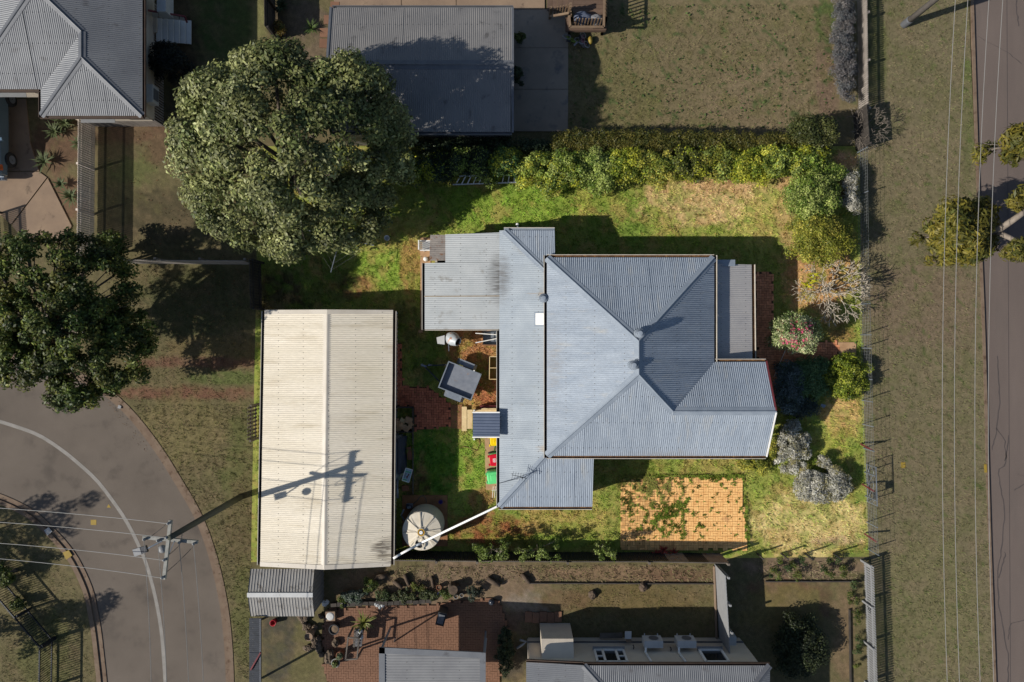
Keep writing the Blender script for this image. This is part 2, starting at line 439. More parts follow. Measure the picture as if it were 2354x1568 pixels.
M['zinc_rust'] = mat('rusting iron', A(150, 142, 134), A(118, 112, 108), 2, .65, .1, 0, c3=A(120, 84, 58), s3=5, t3=.55, fine=.1)
M['flash'] = mat('galvanised flashing', A(150, 159, 169), A(132, 142, 154), 2, .7, 0, 0, fine=.08, spec=.15)
M['verandah'] = mat('verandah iron', A(186, 182, 178), A(170, 167, 166), 1.3, .55, .15, 0, fine=.06)
M['awning'] = mat('blue grey awning sheet', A(96, 106, 126), A(84, 95, 115), 2, .45, .1)
M['gut_out'] = mat('cream gutter lip', A(214, 206, 192), A(196, 186, 170), 3, .5)
M['gut_in'] = mat('rusty gutter bed', A(116, 82, 52), A(70, 50, 36), 6, .85, 0, 0, c3=A(150, 112, 66), s3=9, t3=.55)
M['gut_dark'] = mat('dark gutter bed', A(70, 56, 46), A(44, 38, 34), 5, .8)
M['cream'] = mat('cream colorbond', A(232, 222, 203), A(221, 210, 188), .7, .6, 0, 0, c3=A(194, 180, 154), s3=1.3, t3=.56, fine=.1, w3=.22, objvar=.04, stretch=(.3, 1.8, 1), bscale=14)
M['cream2'] = mat('cream trim', A(212, 203, 188), A(198, 188, 172), 1.2, .5, fine=.06)
M['weatherboard'] = mat('cream painted boards', A(190, 180, 160), A(170, 162, 146), 2, .6)
M['wall_dim'] = mat('fawn wall panel', A(222, 208, 188), A(208, 195, 177), 1.5, .7, fine=.06)
M['roof_dim'] = mat('grey painted iron', A(124, 126, 129), A(110, 112, 116), .8, .5, .12, 0, fine=.07, c3=A(98, 98, 100), s3=1.8, t3=.6)
M['roof_shed'] = mat('grey shed iron', A(136, 133, 130), A(122, 120, 119), 1.0, .55, .1, 0, fine=.07, c3=A(92, 90, 88), s3=2.0, t3=.6)
M['roof_cap'] = mat('dull grey capping', A(112, 114, 118), A(98, 100, 105), 2, .5, .15)
M['gut_dim'] = mat('brown gutter', A(92, 74, 62), A(70, 58, 50), 3, .6)
M['white_dim'] = mat('dimmed white paint', A(150, 150, 150), A(138, 139, 140), 3, .6, fine=.05)  # white darkened in its colour to carry the dimming outside the yard
M['white'] = mat('white paint', A(246, 244, 240), A(234, 231, 224), 3, .45)
M['white_plastic'] = mat('white plastic', A(248, 247, 244), A(236, 234, 228), 4, .35)
M['tank'] = mat('beige poly tank', A(226, 216, 196), A(206, 195, 174), 2.5, .5, 0, 0, c3=A(180, 166, 142), s3=6, t3=.62, w3=.2)
M['tank_side'] = mat('ribbed tank wall', A(196, 186, 166), A(180, 170, 152), 2.5, .55)
M['dark_steel'] = mat('dark steel', A(52, 56, 64), A(38, 42, 48), 4, .5, .3)
M['steel'] = mat('galvanised steel', A(150, 158, 166), A(126, 134, 144), 5, .45, .4)
M['tray'] = mat('trailer tray floor', A(138, 142, 150), A(116, 122, 132), 3, .6, .2, 0, c3=A(150, 116, 84), s3=3.5, t3=.58, w3=.2)
M['rubber'] = mat('black rubber', (.02, .02, .021), (.03, .03, .03), 5, .85)
M['black'] = mat('black plastic', (.02, .021, .024), (.03, .031, .035), 4, .5)
M['inner_shade'] = mat('painted inner shade', (.008, .008, .008), None, 1, .9)
M['timber'] = mat('grey weathered timber', A(112, 104, 94), A(88, 81, 74), 3, .85, 0, .1, 30, objvar=.18, fine=.15, stretch=(1, 1, .3))
M['timber_dk'] = mat('dark weathered timber', A(78, 72, 66), A(58, 53, 49), 3, .85, 0, .1, 30, objvar=.2)
M['picket_dim'] = mat('grey picket timber', A(168, 158, 149), A(144, 136, 128), 4, .8, objvar=.16, fine=.1)
M['pine'] = mat('pale treated pine', A(232, 208, 160), A(206, 178, 128), 3, .7, 0, .05, 30, c3=A(120, 82, 48), s3=5, t3=.64)
M['deck'] = mat('brown stained deck', A(112, 91, 76), A(98, 79, 66), 2, .7, 0, .1, 25, objvar=.1, fine=.08)
M['deck_rail'] = mat('brown handrail', A(134, 112, 88), A(116, 95, 76), 3, .65, objvar=.08)
M['bark'] = mat('grey brown bark', A(112, 100, 86), A(74, 66, 57), 6, .9, 0, .3, 25)
M['bark_pale'] = mat('pale bark', A(150, 138, 124), A(118, 108, 98), 5, .85, 0, .2, 25)
M['bark_dim'] = mat('dull grey bark', A(98, 92, 84), A(70, 66, 60), 5, .85, 0, .2, 25)
M['frangi'] = mat('pale frangipani bark', A(206, 194, 174), A(162, 150, 132), 7, .75, 0, .1, 30)
M['leaf'] = mat('leaf', (.1, .1, .1), (.72, .75, .68), 3, .5, attr=True, trans=.2, spec=.22)
M['leaf_matt'] = mat('soft leaf', (.1, .1, .1), (.85, .85, .85), 6, .75, attr=True, trans=.15, spec=.2)
M['brick_in'] = mat('red clay paver', A(206, 124, 90), A(172, 100, 74), 5, .85, 0, .15, 60, objvar=.22, fine=.12)
M['brick_sun'] = mat('apricot clay paver', A(244, 196, 128), A(222, 166, 102), 5, .85, 0, .12, 60, objvar=.24, fine=.14, c3=A(176, 128, 86), s3=1.0, t3=.6)
M['brick_front'] = mat('brown clay paver', A(226, 154, 112), A(196, 128, 92), 5, .85, 0, .15, 60, objvar=.2, fine=.1)
M['brick_dim'] = mat('terracotta paver', A(136, 100, 78), A(120, 88, 68), 1.4, .85, 0, .1, 60, objvar=.12, fine=.08)
M['joint'] = mat('sandy joint', A(120, 98, 66), A(96, 96, 50), 2.5, .95)
M['joint_dim'] = mat('dark joint', A(90, 66, 50), A(74, 56, 44), 3, .95)
M['concrete'] = mat('tan concrete', A(196, 160, 122), A(168, 132, 98), 2, .9, 0, .1, 50)
M['concrete_brown'] = mat('brown stained concrete', A(160, 116, 80), A(128, 90, 62), 2, .9, 0, .1, 50)
M['concrete_dim'] = mat('old concrete', A(150, 128, 106), A(134, 114, 96), 1.1, .9, 0, .1, 50, c3=A(90, 76, 64), s3=1.6, t3=.6, fine=.07)
M['concrete_grey'] = mat('grey concrete drive', A(156, 142, 126), A(140, 128, 114), .8, .9, 0, .1, 50, c3=A(112, 108, 105), s3=1.1, t3=.56, fine=.06)
M['kerb'] = mat('weathered kerb concrete', A(130, 112, 94), A(112, 92, 76), 2, .9, 0, .15, 40, c3=A(92, 72, 56), s3=3, t3=.56, fine=.1)
M['asphalt'] = mat('brown grey asphalt', A(120, 110, 100), A(106, 97, 88), .35, .95, 0, .4, 110, c3=A(88, 81, 75), s3=.7, t3=.55, fine=.2, w3=.25, spec=.1)
M['asphalt_old'] = mat('old seal', A(116, 104, 97), A(106, 95, 89), .7, .95, 0, .35, 110, fine=.16, stretch=(1, .25, 1), spec=.1, c3=A(104, 95, 89), s3=.8, t3=.56, w3=.25)
M['tar'] = mat('tar crack sealant', A(84, 76, 73), A(74, 68, 66), 4, .7)
M['line'] = mat('white road paint', A(150, 145, 138), A(134, 129, 122), 3, .8, fine=.1)
M['yellow'] = mat('yellow paint', A(160, 134, 50), A(146, 120, 44), 4, .7)
M['wire'] = mat('bare aluminium wire', A(150, 148, 144), None, 1, .5, .3)
M['wire_dk'] = mat('dark cable', A(60, 58, 56), None, 1, .6)
M['pole_wood'] = mat('green grey pole timber', A(84, 86, 74), A(66, 68, 60), 3, .85, 0, .2, 30, stretch=(1, 1, .2))
M['pole_pale'] = mat('pale pole timber', A(118, 111, 104), A(98, 92, 87), 3, .85, 0, .2, 30)
M['xarm'] = mat('pale crossarm timber', A(158, 157, 150), A(132, 131, 124), 6, .8, 0, .1, 40)
M['soil'] = mat('red soil', A(136, 84, 54), A(108, 66, 44), 4, .95, 0, .5, 50)
M['rock'] = mat('brown rock', A(120, 104, 86), A(84, 72, 60), 4, .9, 0, .5, 15, objvar=.2)
M['log'] = mat('bark covered log', A(108, 92, 76), A(74, 62, 52), 6, .9, 0, .5, 20)
M['terracotta'] = mat('terracotta pot', A(142, 96, 70), A(122, 80, 58), 3, .8, objvar=.15)
M['pot_white'] = mat('white pot', A(160, 160, 156), A(140, 140, 136), 3, .6)
M['mesh_cloth'] = mat('striped cushion', A(120, 118, 118), A(64, 62, 66), 9, .9)
M['red'] = mat('red paint', A(222, 22, 52), A(205, 16, 44), 2, .4)
M['lid_yellow'] = mat('yellow bin lid', A(252, 216, 0), A(242, 200, 0), 2, .4)
M['lid_green'] = mat('light green bin lid', A(110, 226, 138), A(96, 210, 124), 2, .4)
M['bin_green'] = mat('dark green bin plastic', A(70, 130, 82), A(56, 110, 68), 2, .45)
M['hose'] = mat('green hose', A(40, 120, 60), A(30, 96, 48), 3, .5)
M['red_dim'] = mat('dull red paint', A(120, 52, 56), A(100, 44, 48), 3, .6)
M['navy'] = mat('dusty navy', A(60, 66, 84), A(48, 54, 70), 3, .7)
M['carblue'] = mat('blue grey car paint', A(124, 148, 164), A(114, 138, 154), 2, .25, .4, coat=.6)
M['glass'] = mat('dark glass', (.012, .014, .016), None, 1, .08, 0, spec=.6)
M['amber'] = mat('amber lens', A(190, 96, 40), None, 1, .3)
M['lamp_clear'] = mat('clear lens', A(170, 170, 168), None, 1, .15)
M['ac'] = mat('off white casing', A(205, 205, 202), A(190, 190, 188), 3, .5)
M['straw'] = mat('straw mulch', A(132, 112, 92), A(110, 92, 74), 6, .95, 0, .5, 40)
M['brass'] = mat('yellow hub ring', A(206, 160, 52), None, 1, .4)
M['screen'] = mat('printed sheet', A(168, 186, 196), A(150, 170, 184), 4, .6)
M['lightgreen'] = mat('green print', A(96, 176, 128), None, 1, .6)
M['skin'] = mat('brown print', A(110, 66, 54), None, 1, .7)
M['grass'] = mat('grass blade', (.1, .1, .1), None, 1, .7, attr=True, trans=.2, spec=.2)
M['ground'] = mat('ground', (.1, .1, .1), (.72, .74, .70), 5.0, .95, 0, .5, 28, attr=True, fine=.28)

M['picket_pale'] = mat('pale grey picket timber', A(240, 226, 212), A(214, 200, 186), 4, .8, objvar=.12, fine=.1)
M['mesh_wire'] = mat('grey fence wire', A(150, 152, 150), None, 1, .6)
M['alloy'] = mat('bright aluminium', A(246, 248, 250), A(232, 236, 240), 4, .5)
# ------------------------------------------------------------------ ground colours (photo-pixel patches)
C_OLIVE, C_TAN, C_STRAW, C_GREEN, C_BRIGHT, C_SOIL = A(136, 141, 68), A(178, 156, 104), A(200, 180, 122), A(98, 126, 46), A(124, 152, 54), A(140, 94, 66)
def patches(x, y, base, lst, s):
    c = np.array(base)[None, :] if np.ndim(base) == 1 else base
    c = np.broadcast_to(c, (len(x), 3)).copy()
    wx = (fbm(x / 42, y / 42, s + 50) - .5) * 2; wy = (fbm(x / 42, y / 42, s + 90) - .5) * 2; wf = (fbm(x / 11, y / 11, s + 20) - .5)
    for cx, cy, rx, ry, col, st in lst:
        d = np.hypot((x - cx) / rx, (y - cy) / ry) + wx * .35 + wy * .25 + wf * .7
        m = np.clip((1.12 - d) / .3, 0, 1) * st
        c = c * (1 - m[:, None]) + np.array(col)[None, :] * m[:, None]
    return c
def mottle(c, x, y, s, cols, sc_=24, amt=.7):
    for i, col in enumerate(cols):
        m = np.clip((fbm(x / sc_, y / sc_, s + i * 31, 5) - .55) / .12, 0, 1) * amt
        c = c * (1 - m[:, None]) + np.array(col)[None, :] * m[:, None]
    return c
def col_lawn(x, y):
    c = patches(x, y, C_OLIVE, [
        (1310, 480, 130, 70, A(150, 152, 70), .7), (1150, 470, 170, 60, C_BRIGHT, .8), (1420, 520, 90, 60, C_GREEN, .6),
        (1640, 460, 170, 60, A(192, 166, 118), .95), (1760, 500, 70, 70, A(170, 160, 90), .8), (1815, 500, 30, 150, A(176, 146, 104), .6),
        (1650, 420, 200, 26, A(186, 152, 112), .6), (900, 560, 110, 60, A(160, 150, 82), .7), (880, 620, 70, 50, C_BRIGHT, .8),
        (820, 660, 46, 26, C_SOIL, .85), (945, 620, 26, 80, A(150, 112, 70), .7), (720, 650, 100, 60, A(70, 84, 40), .7), (640, 690, 60, 60, A(76, 62, 46), .8),  # the dark green patch carries tree shade in the lawn colour
        (930, 740, 60, 50, A(92, 92, 50), .8), (1080, 790, 80, 60, A(160, 112, 74), .95), (1120, 900, 50, 70, A(160, 102, 70), .95), (990, 830, 50, 60, A(84, 104, 44), .85),
        (1060, 930, 40, 16, A(176, 150, 86), .7), (1000, 1060, 60, 90, A(72, 112, 34), .95), (965, 1130, 26, 60, A(92, 66, 48), .8), (1085, 1060, 34, 70, C_BRIGHT, .75), (1105, 1150, 30, 26, C_SOIL, .7),
        (1130, 1220, 110, 46, A(134, 82, 52), .95), (1300, 1190, 110, 50, A(160, 146, 80), .8), (1250, 1245, 110, 16, C_GREEN, .6), (1450, 1085, 90, 30, A(134, 134, 64), .8),
        (1640, 1075, 90, 30, A(150, 138, 76), .8), (1860, 1200, 150, 80, C_STRAW, .95), (1740, 1130, 40, 50, A(142, 150, 70), .7), (1930, 1245, 60, 14, A(160, 130, 116), .5),
        (1930, 950, 50, 50, A(190, 156, 104), .8), (1910, 1040, 50, 60, A(156, 156, 72), .7), (1890, 640, 90, 90, A(186, 142, 100), .85), (1925, 760, 60, 30, C_SOIL, .6),
        (1940, 370, 40, 30, A(206, 160, 120), .95), (1100, 418, 80, 14, A(150, 118, 70), .5)], 3)
    c = mottle(c, x, y, 5, [C_GREEN, A(166, 136, 86), A(112, 138, 46)], 22, .45)
    return c * np.array([1.2, 1.13, 1.14]) * (1.08 + .24 * fbm(x / 5, y / 5, 8, 3))[:, None]
D_BASE, D_GREEN, D_TAN, D_SOIL = A(112, 104, 80), A(74, 88, 44), A(122, 110, 84), A(92, 72, 56)
def col_verge(x, y):
    c = patches(x, y, A(108, 101, 76), [(2120, 700, 140, 110, A(112, 98, 80), .8), (2010, 120, 30, 140, A(92, 98, 56), .6), (2225, 260, 16, 120, A(84, 96, 48), .8), (2130, 1400, 130, 170, A(108, 104, 72), .7), (2120, 300, 120, 120, A(110, 102, 78), .6)], 21)
    c = mottle(c, x, y, 25, [A(116, 104, 82), A(94, 94, 60)], 30, .5)
    m = np.clip((fbm(x / 9, y / 9, 61, 3) - .72) / .05, 0, 1) * .75
    c = c * (1 - m[:, None]) + np.array(A(76, 88, 44))[None, :] * m[:, None]
    return c * np.array([1.3, 1.24, 1.22]) * (.82 + .36 * fbm(x / 4, y / 4, 9, 3))[:, None]
def col_north(x, y):
    c = patches(x, y, A(110, 101, 74), [(1420, 200, 110, 110, A(100, 98, 60), .6), (1900, 60, 24, 60, A(74, 92, 44), .8), (1780, 220, 150, 80, A(118, 106, 82), .7), (1900, 200, 26, 130, A(110, 90, 78), .6), (1480, 50, 60, 40, A(92, 94, 56), .7)], 31)
    c = mottle(c, x, y, 35, [A(116, 104, 78), A(98, 96, 58)], 26, .5)
    m = np.clip((fbm(x / 13, y / 13, 71, 3) - .68) / .05, 0, 1) * .8
    c = c * (1 - m[:, None]) + np.array(A(66, 84, 44))[None, :] * m[:, None]
    return c * np.array([1.28, 1.2, 1.2]) * (.82 + .36 * fbm(x / 4, y / 4, 19, 3))[:, None]
def col_base(x, y):
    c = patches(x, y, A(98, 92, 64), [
        (510, 60, 90, 90, A(66, 82, 40), .9), (595, 60, 20, 90, A(112, 112, 72), .9), (300, 300, 120, 30, D_SOIL, .9), (420, 140, 40, 160, A(70, 58, 46), .8),  # dark green patch carries the neighbour house shade, next to a lit strip
        (300, 390, 60, 40, A(88, 96, 54), .7), (370, 340, 40, 40, D_SOIL, .7), (130, 330, 70, 70, D_SOIL, .95), (150, 450, 60, 60, A(104, 82, 64), .9), (400, 500, 150, 70, A(70, 64, 46), .8), (450, 700, 140, 90, A(72, 76, 48), .8),  # the last two dark patches have tree shade put into the colour
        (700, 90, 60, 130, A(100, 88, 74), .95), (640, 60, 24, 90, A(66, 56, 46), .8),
        (480, 810, 130, 40, A(104, 92, 62), .8), (430, 835, 160, 13, A(104, 78, 62), .95), (430, 905, 180, 17, A(108, 78, 62), .95), (520, 870, 90, 16, A(86, 96, 52), .9),
        (420, 990, 110, 80, A(112, 104, 70), .8), (560, 1080, 50, 130, A(86, 92, 50), .7), (560, 1200, 40, 130, A(96, 84, 60), .6), (560, 1400, 26, 120, A(88, 90, 52), .8),
        (90, 1300, 130, 160, A(98, 92, 64), .8), (100, 1500, 60, 100, A(86, 90, 50), .6),
        (860, 1350, 130, 40, A(112, 96, 76), .95), (1100, 1345, 180, 60, A(118, 102, 84), .95), (1440, 1320, 220, 20, A(124, 104, 82), .95), (1220, 1390, 60, 30, A(130, 120, 108), .9), (1560, 1325, 80, 18, A(100, 76, 60), .7),
        (1440, 1380, 190, 40, A(102, 90, 58), .9), (1300, 1380, 60, 26, A(100, 80, 60), .6), (1200, 1430, 60, 30, A(92, 76, 66), .9),
        (690, 1490, 60, 100, A(96, 92, 60), .9), (640, 1480, 40, 100, A(70, 68, 58), .9), (830, 1430, 20, 20, D_SOIL, .4),
        (1850, 1305, 140, 26, A(118, 102, 84), .95), (1790, 1350, 90, 20, A(104, 80, 62), .8), (1800, 1400, 110, 50, A(104, 94, 58), .9), (1940, 1450, 24, 130, A(112, 96, 74), .9), (1900, 1380, 14, 40, A(92, 70, 56), .8), (1180, 1520, 40, 60, A(64, 58, 52), .8)], 41)
    c = mottle(c, x, y, 45, [A(90, 88, 54), A(112, 98, 74)], 24, .4)
    return c * np.array([1.32, 1.24, 1.2]) * (.8 + .4 * fbm(x / 4, y / 4, 29, 3))[:, None]

def gridmesh(name, X, Y, Z, cols, m, label=None):
    nu, nv = X.shape; V = np.stack([X, Y, Z], -1).reshape(-1, 3)
    i = np.arange(nu * nv).reshape(nu, nv); q = np.stack([i[:-1, :-1], i[1:, :-1], i[1:, 1:], i[:-1, 1:]], -1).reshape(-1, 4)
    me = bpy.data.meshes.new(name); me.vertices.add(len(V)); me.vertices.foreach_set('co', V.astype(np.float32).ravel())
    n = len(q); me.loops.add(4 * n); me.loops.foreach_set('vertex_index', q.astype(np.int32).ravel())
    me.polygons.add(n); me.polygons.foreach_set('loop_start', np.arange(0, 4 * n, 4, dtype=np.int32)); me.polygons.foreach_set('loop_total', np.full(n, 4, np.int32))
    me.polygons.foreach_set('use_smooth', np.ones(n, bool))
    ca = me.color_attributes.new('Col', 'FLOAT_COLOR', 'POINT'); ca.data.foreach_set('color', np.concatenate([np.clip(cols, .004, .8), np.ones((len(V), 1))], 1).astype(np.float32).ravel())
    me.materials.append(m); me.update(calc_edges=True); me.validate()
    o = bpy.data.objects.new(name, me); sc.collection.objects.link(o)
    return tag(o, label, kind='structure')
def sheet(name, left, right, step, z, fn, label, bump=.012):
    """ground sheet lofted between two photo-pixel polylines (top to bottom)"""
    def samp(pl, t):
        p = np.array(pl, float); L = np.concatenate([[0], np.cumsum(np.hypot(*np.diff(p, axis=0).T))]); L /= L[-1]
        return np.interp(t, L, p[:, 0]), np.interp(t, L, p[:, 1])
    hgt = max(abs(left[-1][1] - left[0][1]), 10); wd = max(abs(right[0][0] - left[0][0]), abs(right[-1][0] - left[-1][0]), 10)
    nv = int(hgt / step) + 2; nu = int(wd / step) + 2
    t = np.linspace(0, 1, nv)[None, :]; s = np.linspace(0, 1, nu)[:, None]
    lx, ly = samp(left, t); rx, ry = samp(right, t)
    px = (lx * (1 - s) + rx * s); py = (ly * (1 - s) + ry * s); f = px.ravel(), py.ravel()
    k = H / F
    Z = z + (fbm(px / 30, py / 30, 77, 3) - .5) * bump
    o = gridmesh(name, (px - 1177) * k, (784 - py) * k, Z, fn(*f), M['ground'], label)
    if o.data.polygons[0].normal.z < 0: o.data.flip_normals()
    return o
def smoothpl(pl, n):
    q = resample(pl, n * 3); q = np.array(q)
    for _ in range(14): q[1:-1] = (q[:-2] + 2 * q[1:-1] + q[2:]) / 4
    return resample([tuple(v) for v in q], n)
def resample(pl, n):
    p = np.array(pl, float); L = np.concatenate([[0], np.cumsum(np.hypot(*np.diff(p, axis=0).T))]); t = np.linspace(0, L[-1], n)
    return list(zip(np.interp(t, L, p[:, 0]), np.interp(t, L, p[:, 1])))
def offs(pl, d):
    out = []
    for i, (x, y) in enumerate(pl):
        x0, y0 = pl[max(i - 1, 0)]; x1, y1 = pl[min(i + 1, len(pl) - 1)]; L = math.hypot(x1 - x0, y1 - y0)
        out.append((x + (y1 - y0) / L * d, y - (x1 - x0) / L * d))
    return out
kr = [(2226, -180), (2243, 392), (2259, 784), (2269, 1176), (2291, 1780)]
outer = smoothpl([(-190, 790), (-60, 812), (60, 836), (150, 862), (215, 893), (262, 927), (306, 973), (362, 1048), (402, 1115), (440, 1177), (464, 1233), (489, 1316), (506, 1401), (515, 1488), (518, 1568), (520, 1660), (521, 1760)], 50)
inner = smoothpl([(-190, 1096), (-60, 1118), (0, 1136), (50, 1158), (84, 1178), (140, 1233), (175, 1276), (200, 1326), (216, 1366), (231, 1451), (244, 1568), (250, 1660), (252, 1760)], 50)
# base ground: fine where the photo looks, coarse out to the horizon; the road beds are cut into it
gx = np.concatenate([np.linspace(-9000, -260, 14), np.arange(-200, 2560, 8.0), np.linspace(2620, 11000, 14)])
gy = np.concatenate([np.linspace(-9000, -260, 14), np.arange(-200, 1780, 8.0), np.linspace(1840, 11000, 14)])
PX, PY = np.meshgrid(gx, gy, indexing='ij'); k0 = H / F
inroad = inpoly(PX, PY, offs(outer, 12) + offs(inner, -14)[::-1]) | inpoly(PX, PY, [(x + 1, y) for x, y in kr] + [(2660, 1780), (2660, -180)])
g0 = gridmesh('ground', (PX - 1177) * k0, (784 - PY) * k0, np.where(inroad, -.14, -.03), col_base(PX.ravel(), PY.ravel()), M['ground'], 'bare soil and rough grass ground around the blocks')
g0.data.flip_normals() if g0.data.polygons[0].normal.z < 0 else None
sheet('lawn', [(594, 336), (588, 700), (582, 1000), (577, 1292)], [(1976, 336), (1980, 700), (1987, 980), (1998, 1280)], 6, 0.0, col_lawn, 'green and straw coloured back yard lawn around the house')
sheet('grass_verge', [(1971, -60), (1974, 336), (1979, 700), (1987, 980), (1998, 1280), (2006, 1640)], [(2224, -60), (2243, 392), (2259, 784), (2269, 1176), (2286, 1640)], 7, -.004, col_verge, 'dry grass verge between the boundary fence and the road')
sheet('neighbour_lawn', [(1306, -20), (1306, 170), (1300, 300), (1270, 333)], [(1971, -20), (1972, 170), (1973, 300), (1974, 333)], 7, -.008, col_north, 'dry patchy lawn of the neighbouring yard behind the hedge')

# ------------------------------------------------------------------ roads, kerbs, concrete
def ring(outer, z, name, m, label, thick=.05):
    mb = MB(); mb.slab([W(x, y, 0) + Vector((0, 0, z)) for x, y in outer], thick); return struct(name, mb, m, label)
def strip(pl, pr, z0, z1, name, m, label=None, parent=None):
    """a kerb-like solid between two photo-pixel polylines of equal length"""
    a = [W(x, y) for x, y in pl]; b = [W(x, y) for x, y in pr]; mb = MB()
    for i in range(len(a) - 1):
        mb.slab([Vector((p.x, p.y, z1)) for p in (a[i], a[i + 1], b[i + 1], b[i])], z1 - z0)
    return struct(name, mb, m, label) if not parent else mb.build(name, m, parent)
# right-hand road
ring([(x + 5, y) for x, y in kr] + [(2640, 1780), (2640, -180)], -.1, 'road', M['asphalt_old'], 'straight brown grey sealed road with tar sealed cracks')
kr2 = resample(kr, 12)
strip([(x, y) for x, y in kr2], [(x + 7, y) for x, y in kr2], -.2, .012, 'kerb', M['kerb'], 'thin concrete kerb along the straight road')
for pts in ([(2251, 80), (2268, 92), (2290, 102), (2320, 118), (2352, 145)], [(2338, -20), (2342, 28), (2346, 58)], [(2297, 818), (2300, 900), (2302, 940), (2295, 965), (2295, 985), (2313, 1012), (2316, 1070), (2300, 1080), (2300, 1100), (2314, 1180), (2305, 1268), (2297, 1320), (2300, 1400), (2310, 1450), (2320, 1500), (2322, 1560), (2315, 1600)],
            [(2295, 985), (2283, 1035)], [(2322, 1001), (2314, 1060)], [(2340, 1090), (2354, 1094), (2380, 1100)], [(2305, 1268), (2316, 1272), (2300, 1330)], [(2320, 1472), (2326, 1436), (2354, 1428), (2390, 1420)], [(2335, 1128), (2370, 1105)]):
    pts = resample(pts, max(6, int(len(pts) * 4))); a = []
    for i, (x, y) in enumerate(pts): a.append((x + R(-1.5, 1.5), y))
    strip([(x - R(.7, 1.6), y) for x, y in a], [(x + R(.7, 1.6), y + .6) for x, y in a], -.16, -.095, 'road_crack', M['tar'], 'tar filled crack in the straight road')
for lx in (2318,):
    strip([(lx - .8, -40), (lx + 8, 1640)], [(lx + .5, -40), (lx + 9.3, 1640)], -.16, -.0955, 'road_seam', M['tar'], 'faint seam along the straight road')
ym = MB(); ym.slab([W(x, y, 0) + Vector((0, 0, .012)) for x, y in ((2071, 1063), (2081, 1063), (2081, 1076), (2071, 1076))], .03)
tag(ym.build('hydrant_cover', M['yellow']), 'small yellow square hydrant cover in the dry verge grass', 'hydrant cover')
yk = MB(); yk.slab([W(x, y, 0) + Vector((0, 0, .036)) for x, y in ((2261, 1067), (2267, 1067), (2268, 1086), (2262, 1086))], .01)
struct('kerb_marking', yk, M['yellow'], 'yellow painted mark on the kerb of the straight road')

# left-hand curving street
mb = MB()
for i in range(49):
    mb.face([W(*outer[i]) - Vector((0, 0, .09)), W(*inner[i]) - Vector((0, 0, .09)), W(*inner[i + 1]) - Vector((0, 0, .09)), W(*outer[i + 1]) - Vector((0, 0, .09))])
struct('road', mb, M['asphalt'], 'curving brown grey street with a white centre line')
strip(offs(outer, 0), offs(outer, 11), -.2, -.06, 'gutter_pan', M['kerb'], 'flat concrete gutter along the outside of the curving street')
strip(offs(outer, 11), offs(outer, 20), -.2, -.005, 'kerb', M['kerb'], 'rolled concrete kerb along the outside of the curving street')
strip(offs(inner, -12), offs(inner, 0), -.2, -.06, 'gutter_pan', M['kerb'], 'flat concrete gutter along the inside of the curving street')
strip(offs(inner, -22), offs(inner, -12), -.2, -.005, 'kerb', M['kerb'], 'rolled concrete kerb along the park side of the curving street')
cl = smoothpl([(-60, 955), (0, 970), (87, 999), (150, 1042), (220, 1103), (275, 1177), (301, 1221), (335, 1296), (357, 1381), (370, 1456), (378, 1568), (380, 1660)], 40)
strip(offs(cl, -4), offs(cl, 4), -.16, -.085, 'centre_line', M['line'], 'solid white centre line curving along the street')
def marker(name, pts, m, lab, z=.0, cat='road mark'):
    q = MB(); q.slab([W(x, y) + Vector((0, 0, z)) for x, y in pts], .02); return tag(q.build(name, m), lab, cat, kind='structure' if cat == 'road mark' else None)
marker('survey_mark', [(243, 1168), (247, 1160), (253, 1168)], M['yellow'], 'small yellow triangle painted beside the street centre line', -.084)
marker('survey_mark', [(206, 1196), (219, 1196), (219, 1208), (206, 1208)], M['yellow'], 'yellow square painted on the street near the pole wires', -.084)
marker('pit_lid', [(144, 1270), (158, 1265), (166, 1277), (152, 1287)], M['yellow'], 'yellow service pit lid on the kerb beside the park', .003, 'pit lid')
marker('pit_lid', [(101, 1219), (112, 1212), (120, 1222), (109, 1231)], M['lamp_clear'], 'pale square pit lid on the park kerb', .003, 'pit lid')
marker('kerb_plate', [(272, 931), (279, 933), (277, 940), (270, 938)], M['white_dim'], 'small white plate on the outer street kerb under the tree', .003, 'plate')

def slabs(name, polys, z, m, label, th=.08):
    """concrete cast in separate bays"""
    t = MB(); t.slab([W(x, y) + Vector((0, 0, z)) for x, y in polys[0]], th); o = struct(name, t, m, label)
    for i, p in enumerate(polys[1:]):
        q = MB(); q.slab([W(x, y) + Vector((0, 0, z + R(.0, .004))) for x, y in p], th); q.build('slab', m, o)
    return o
slabs('driveway', [[(1180, 22), (1306, 22), (1306, 110), (1180, 110)], [(1180, 111), (1306, 111), (1306, 205), (1180, 205)], [(1180, 206), (1306, 206), (1305, 302), (1180, 302)]], .02, M['concrete_grey'], 'dark grey concrete drive beside the grey shed')
slabs('path', [[(768, -40), (922, -40), (922, 17), (768, 17)], [(923.5, -40), (1048, -40), (1048, 17), (923.5, 17)], [(1049.5, -40), (1252, -40), (1252, 21), (1049.5, 21)]], .03, M['concrete_dim'], 'stained concrete path behind the grey shed')
slabs('driveway', [[(-40, 395), (90, 395), (108, 408), (26, 516), (-40, 460)], [(110, 410), (165, 520), (140, 560), (60, 560), (28, 518)], [(-60, 228), (60, 228), (70, 330), (90, 393), (-60, 393)]], .02, M['concrete_dim'], 'tan concrete drive in front of the parked car')
for k, (x, y) in enumerate(((770, 15), (755, 46), (746, 76), (745, 100))):
    q = MB(); a = W(x, y, 0); q.box(a + Vector((0, 0, .02)), (.42, .42, .05), R(-.05, .05)); struct('stepping_stone', q, M['brick_dim'], 'square terracotta stepping stone beside the grey shed')
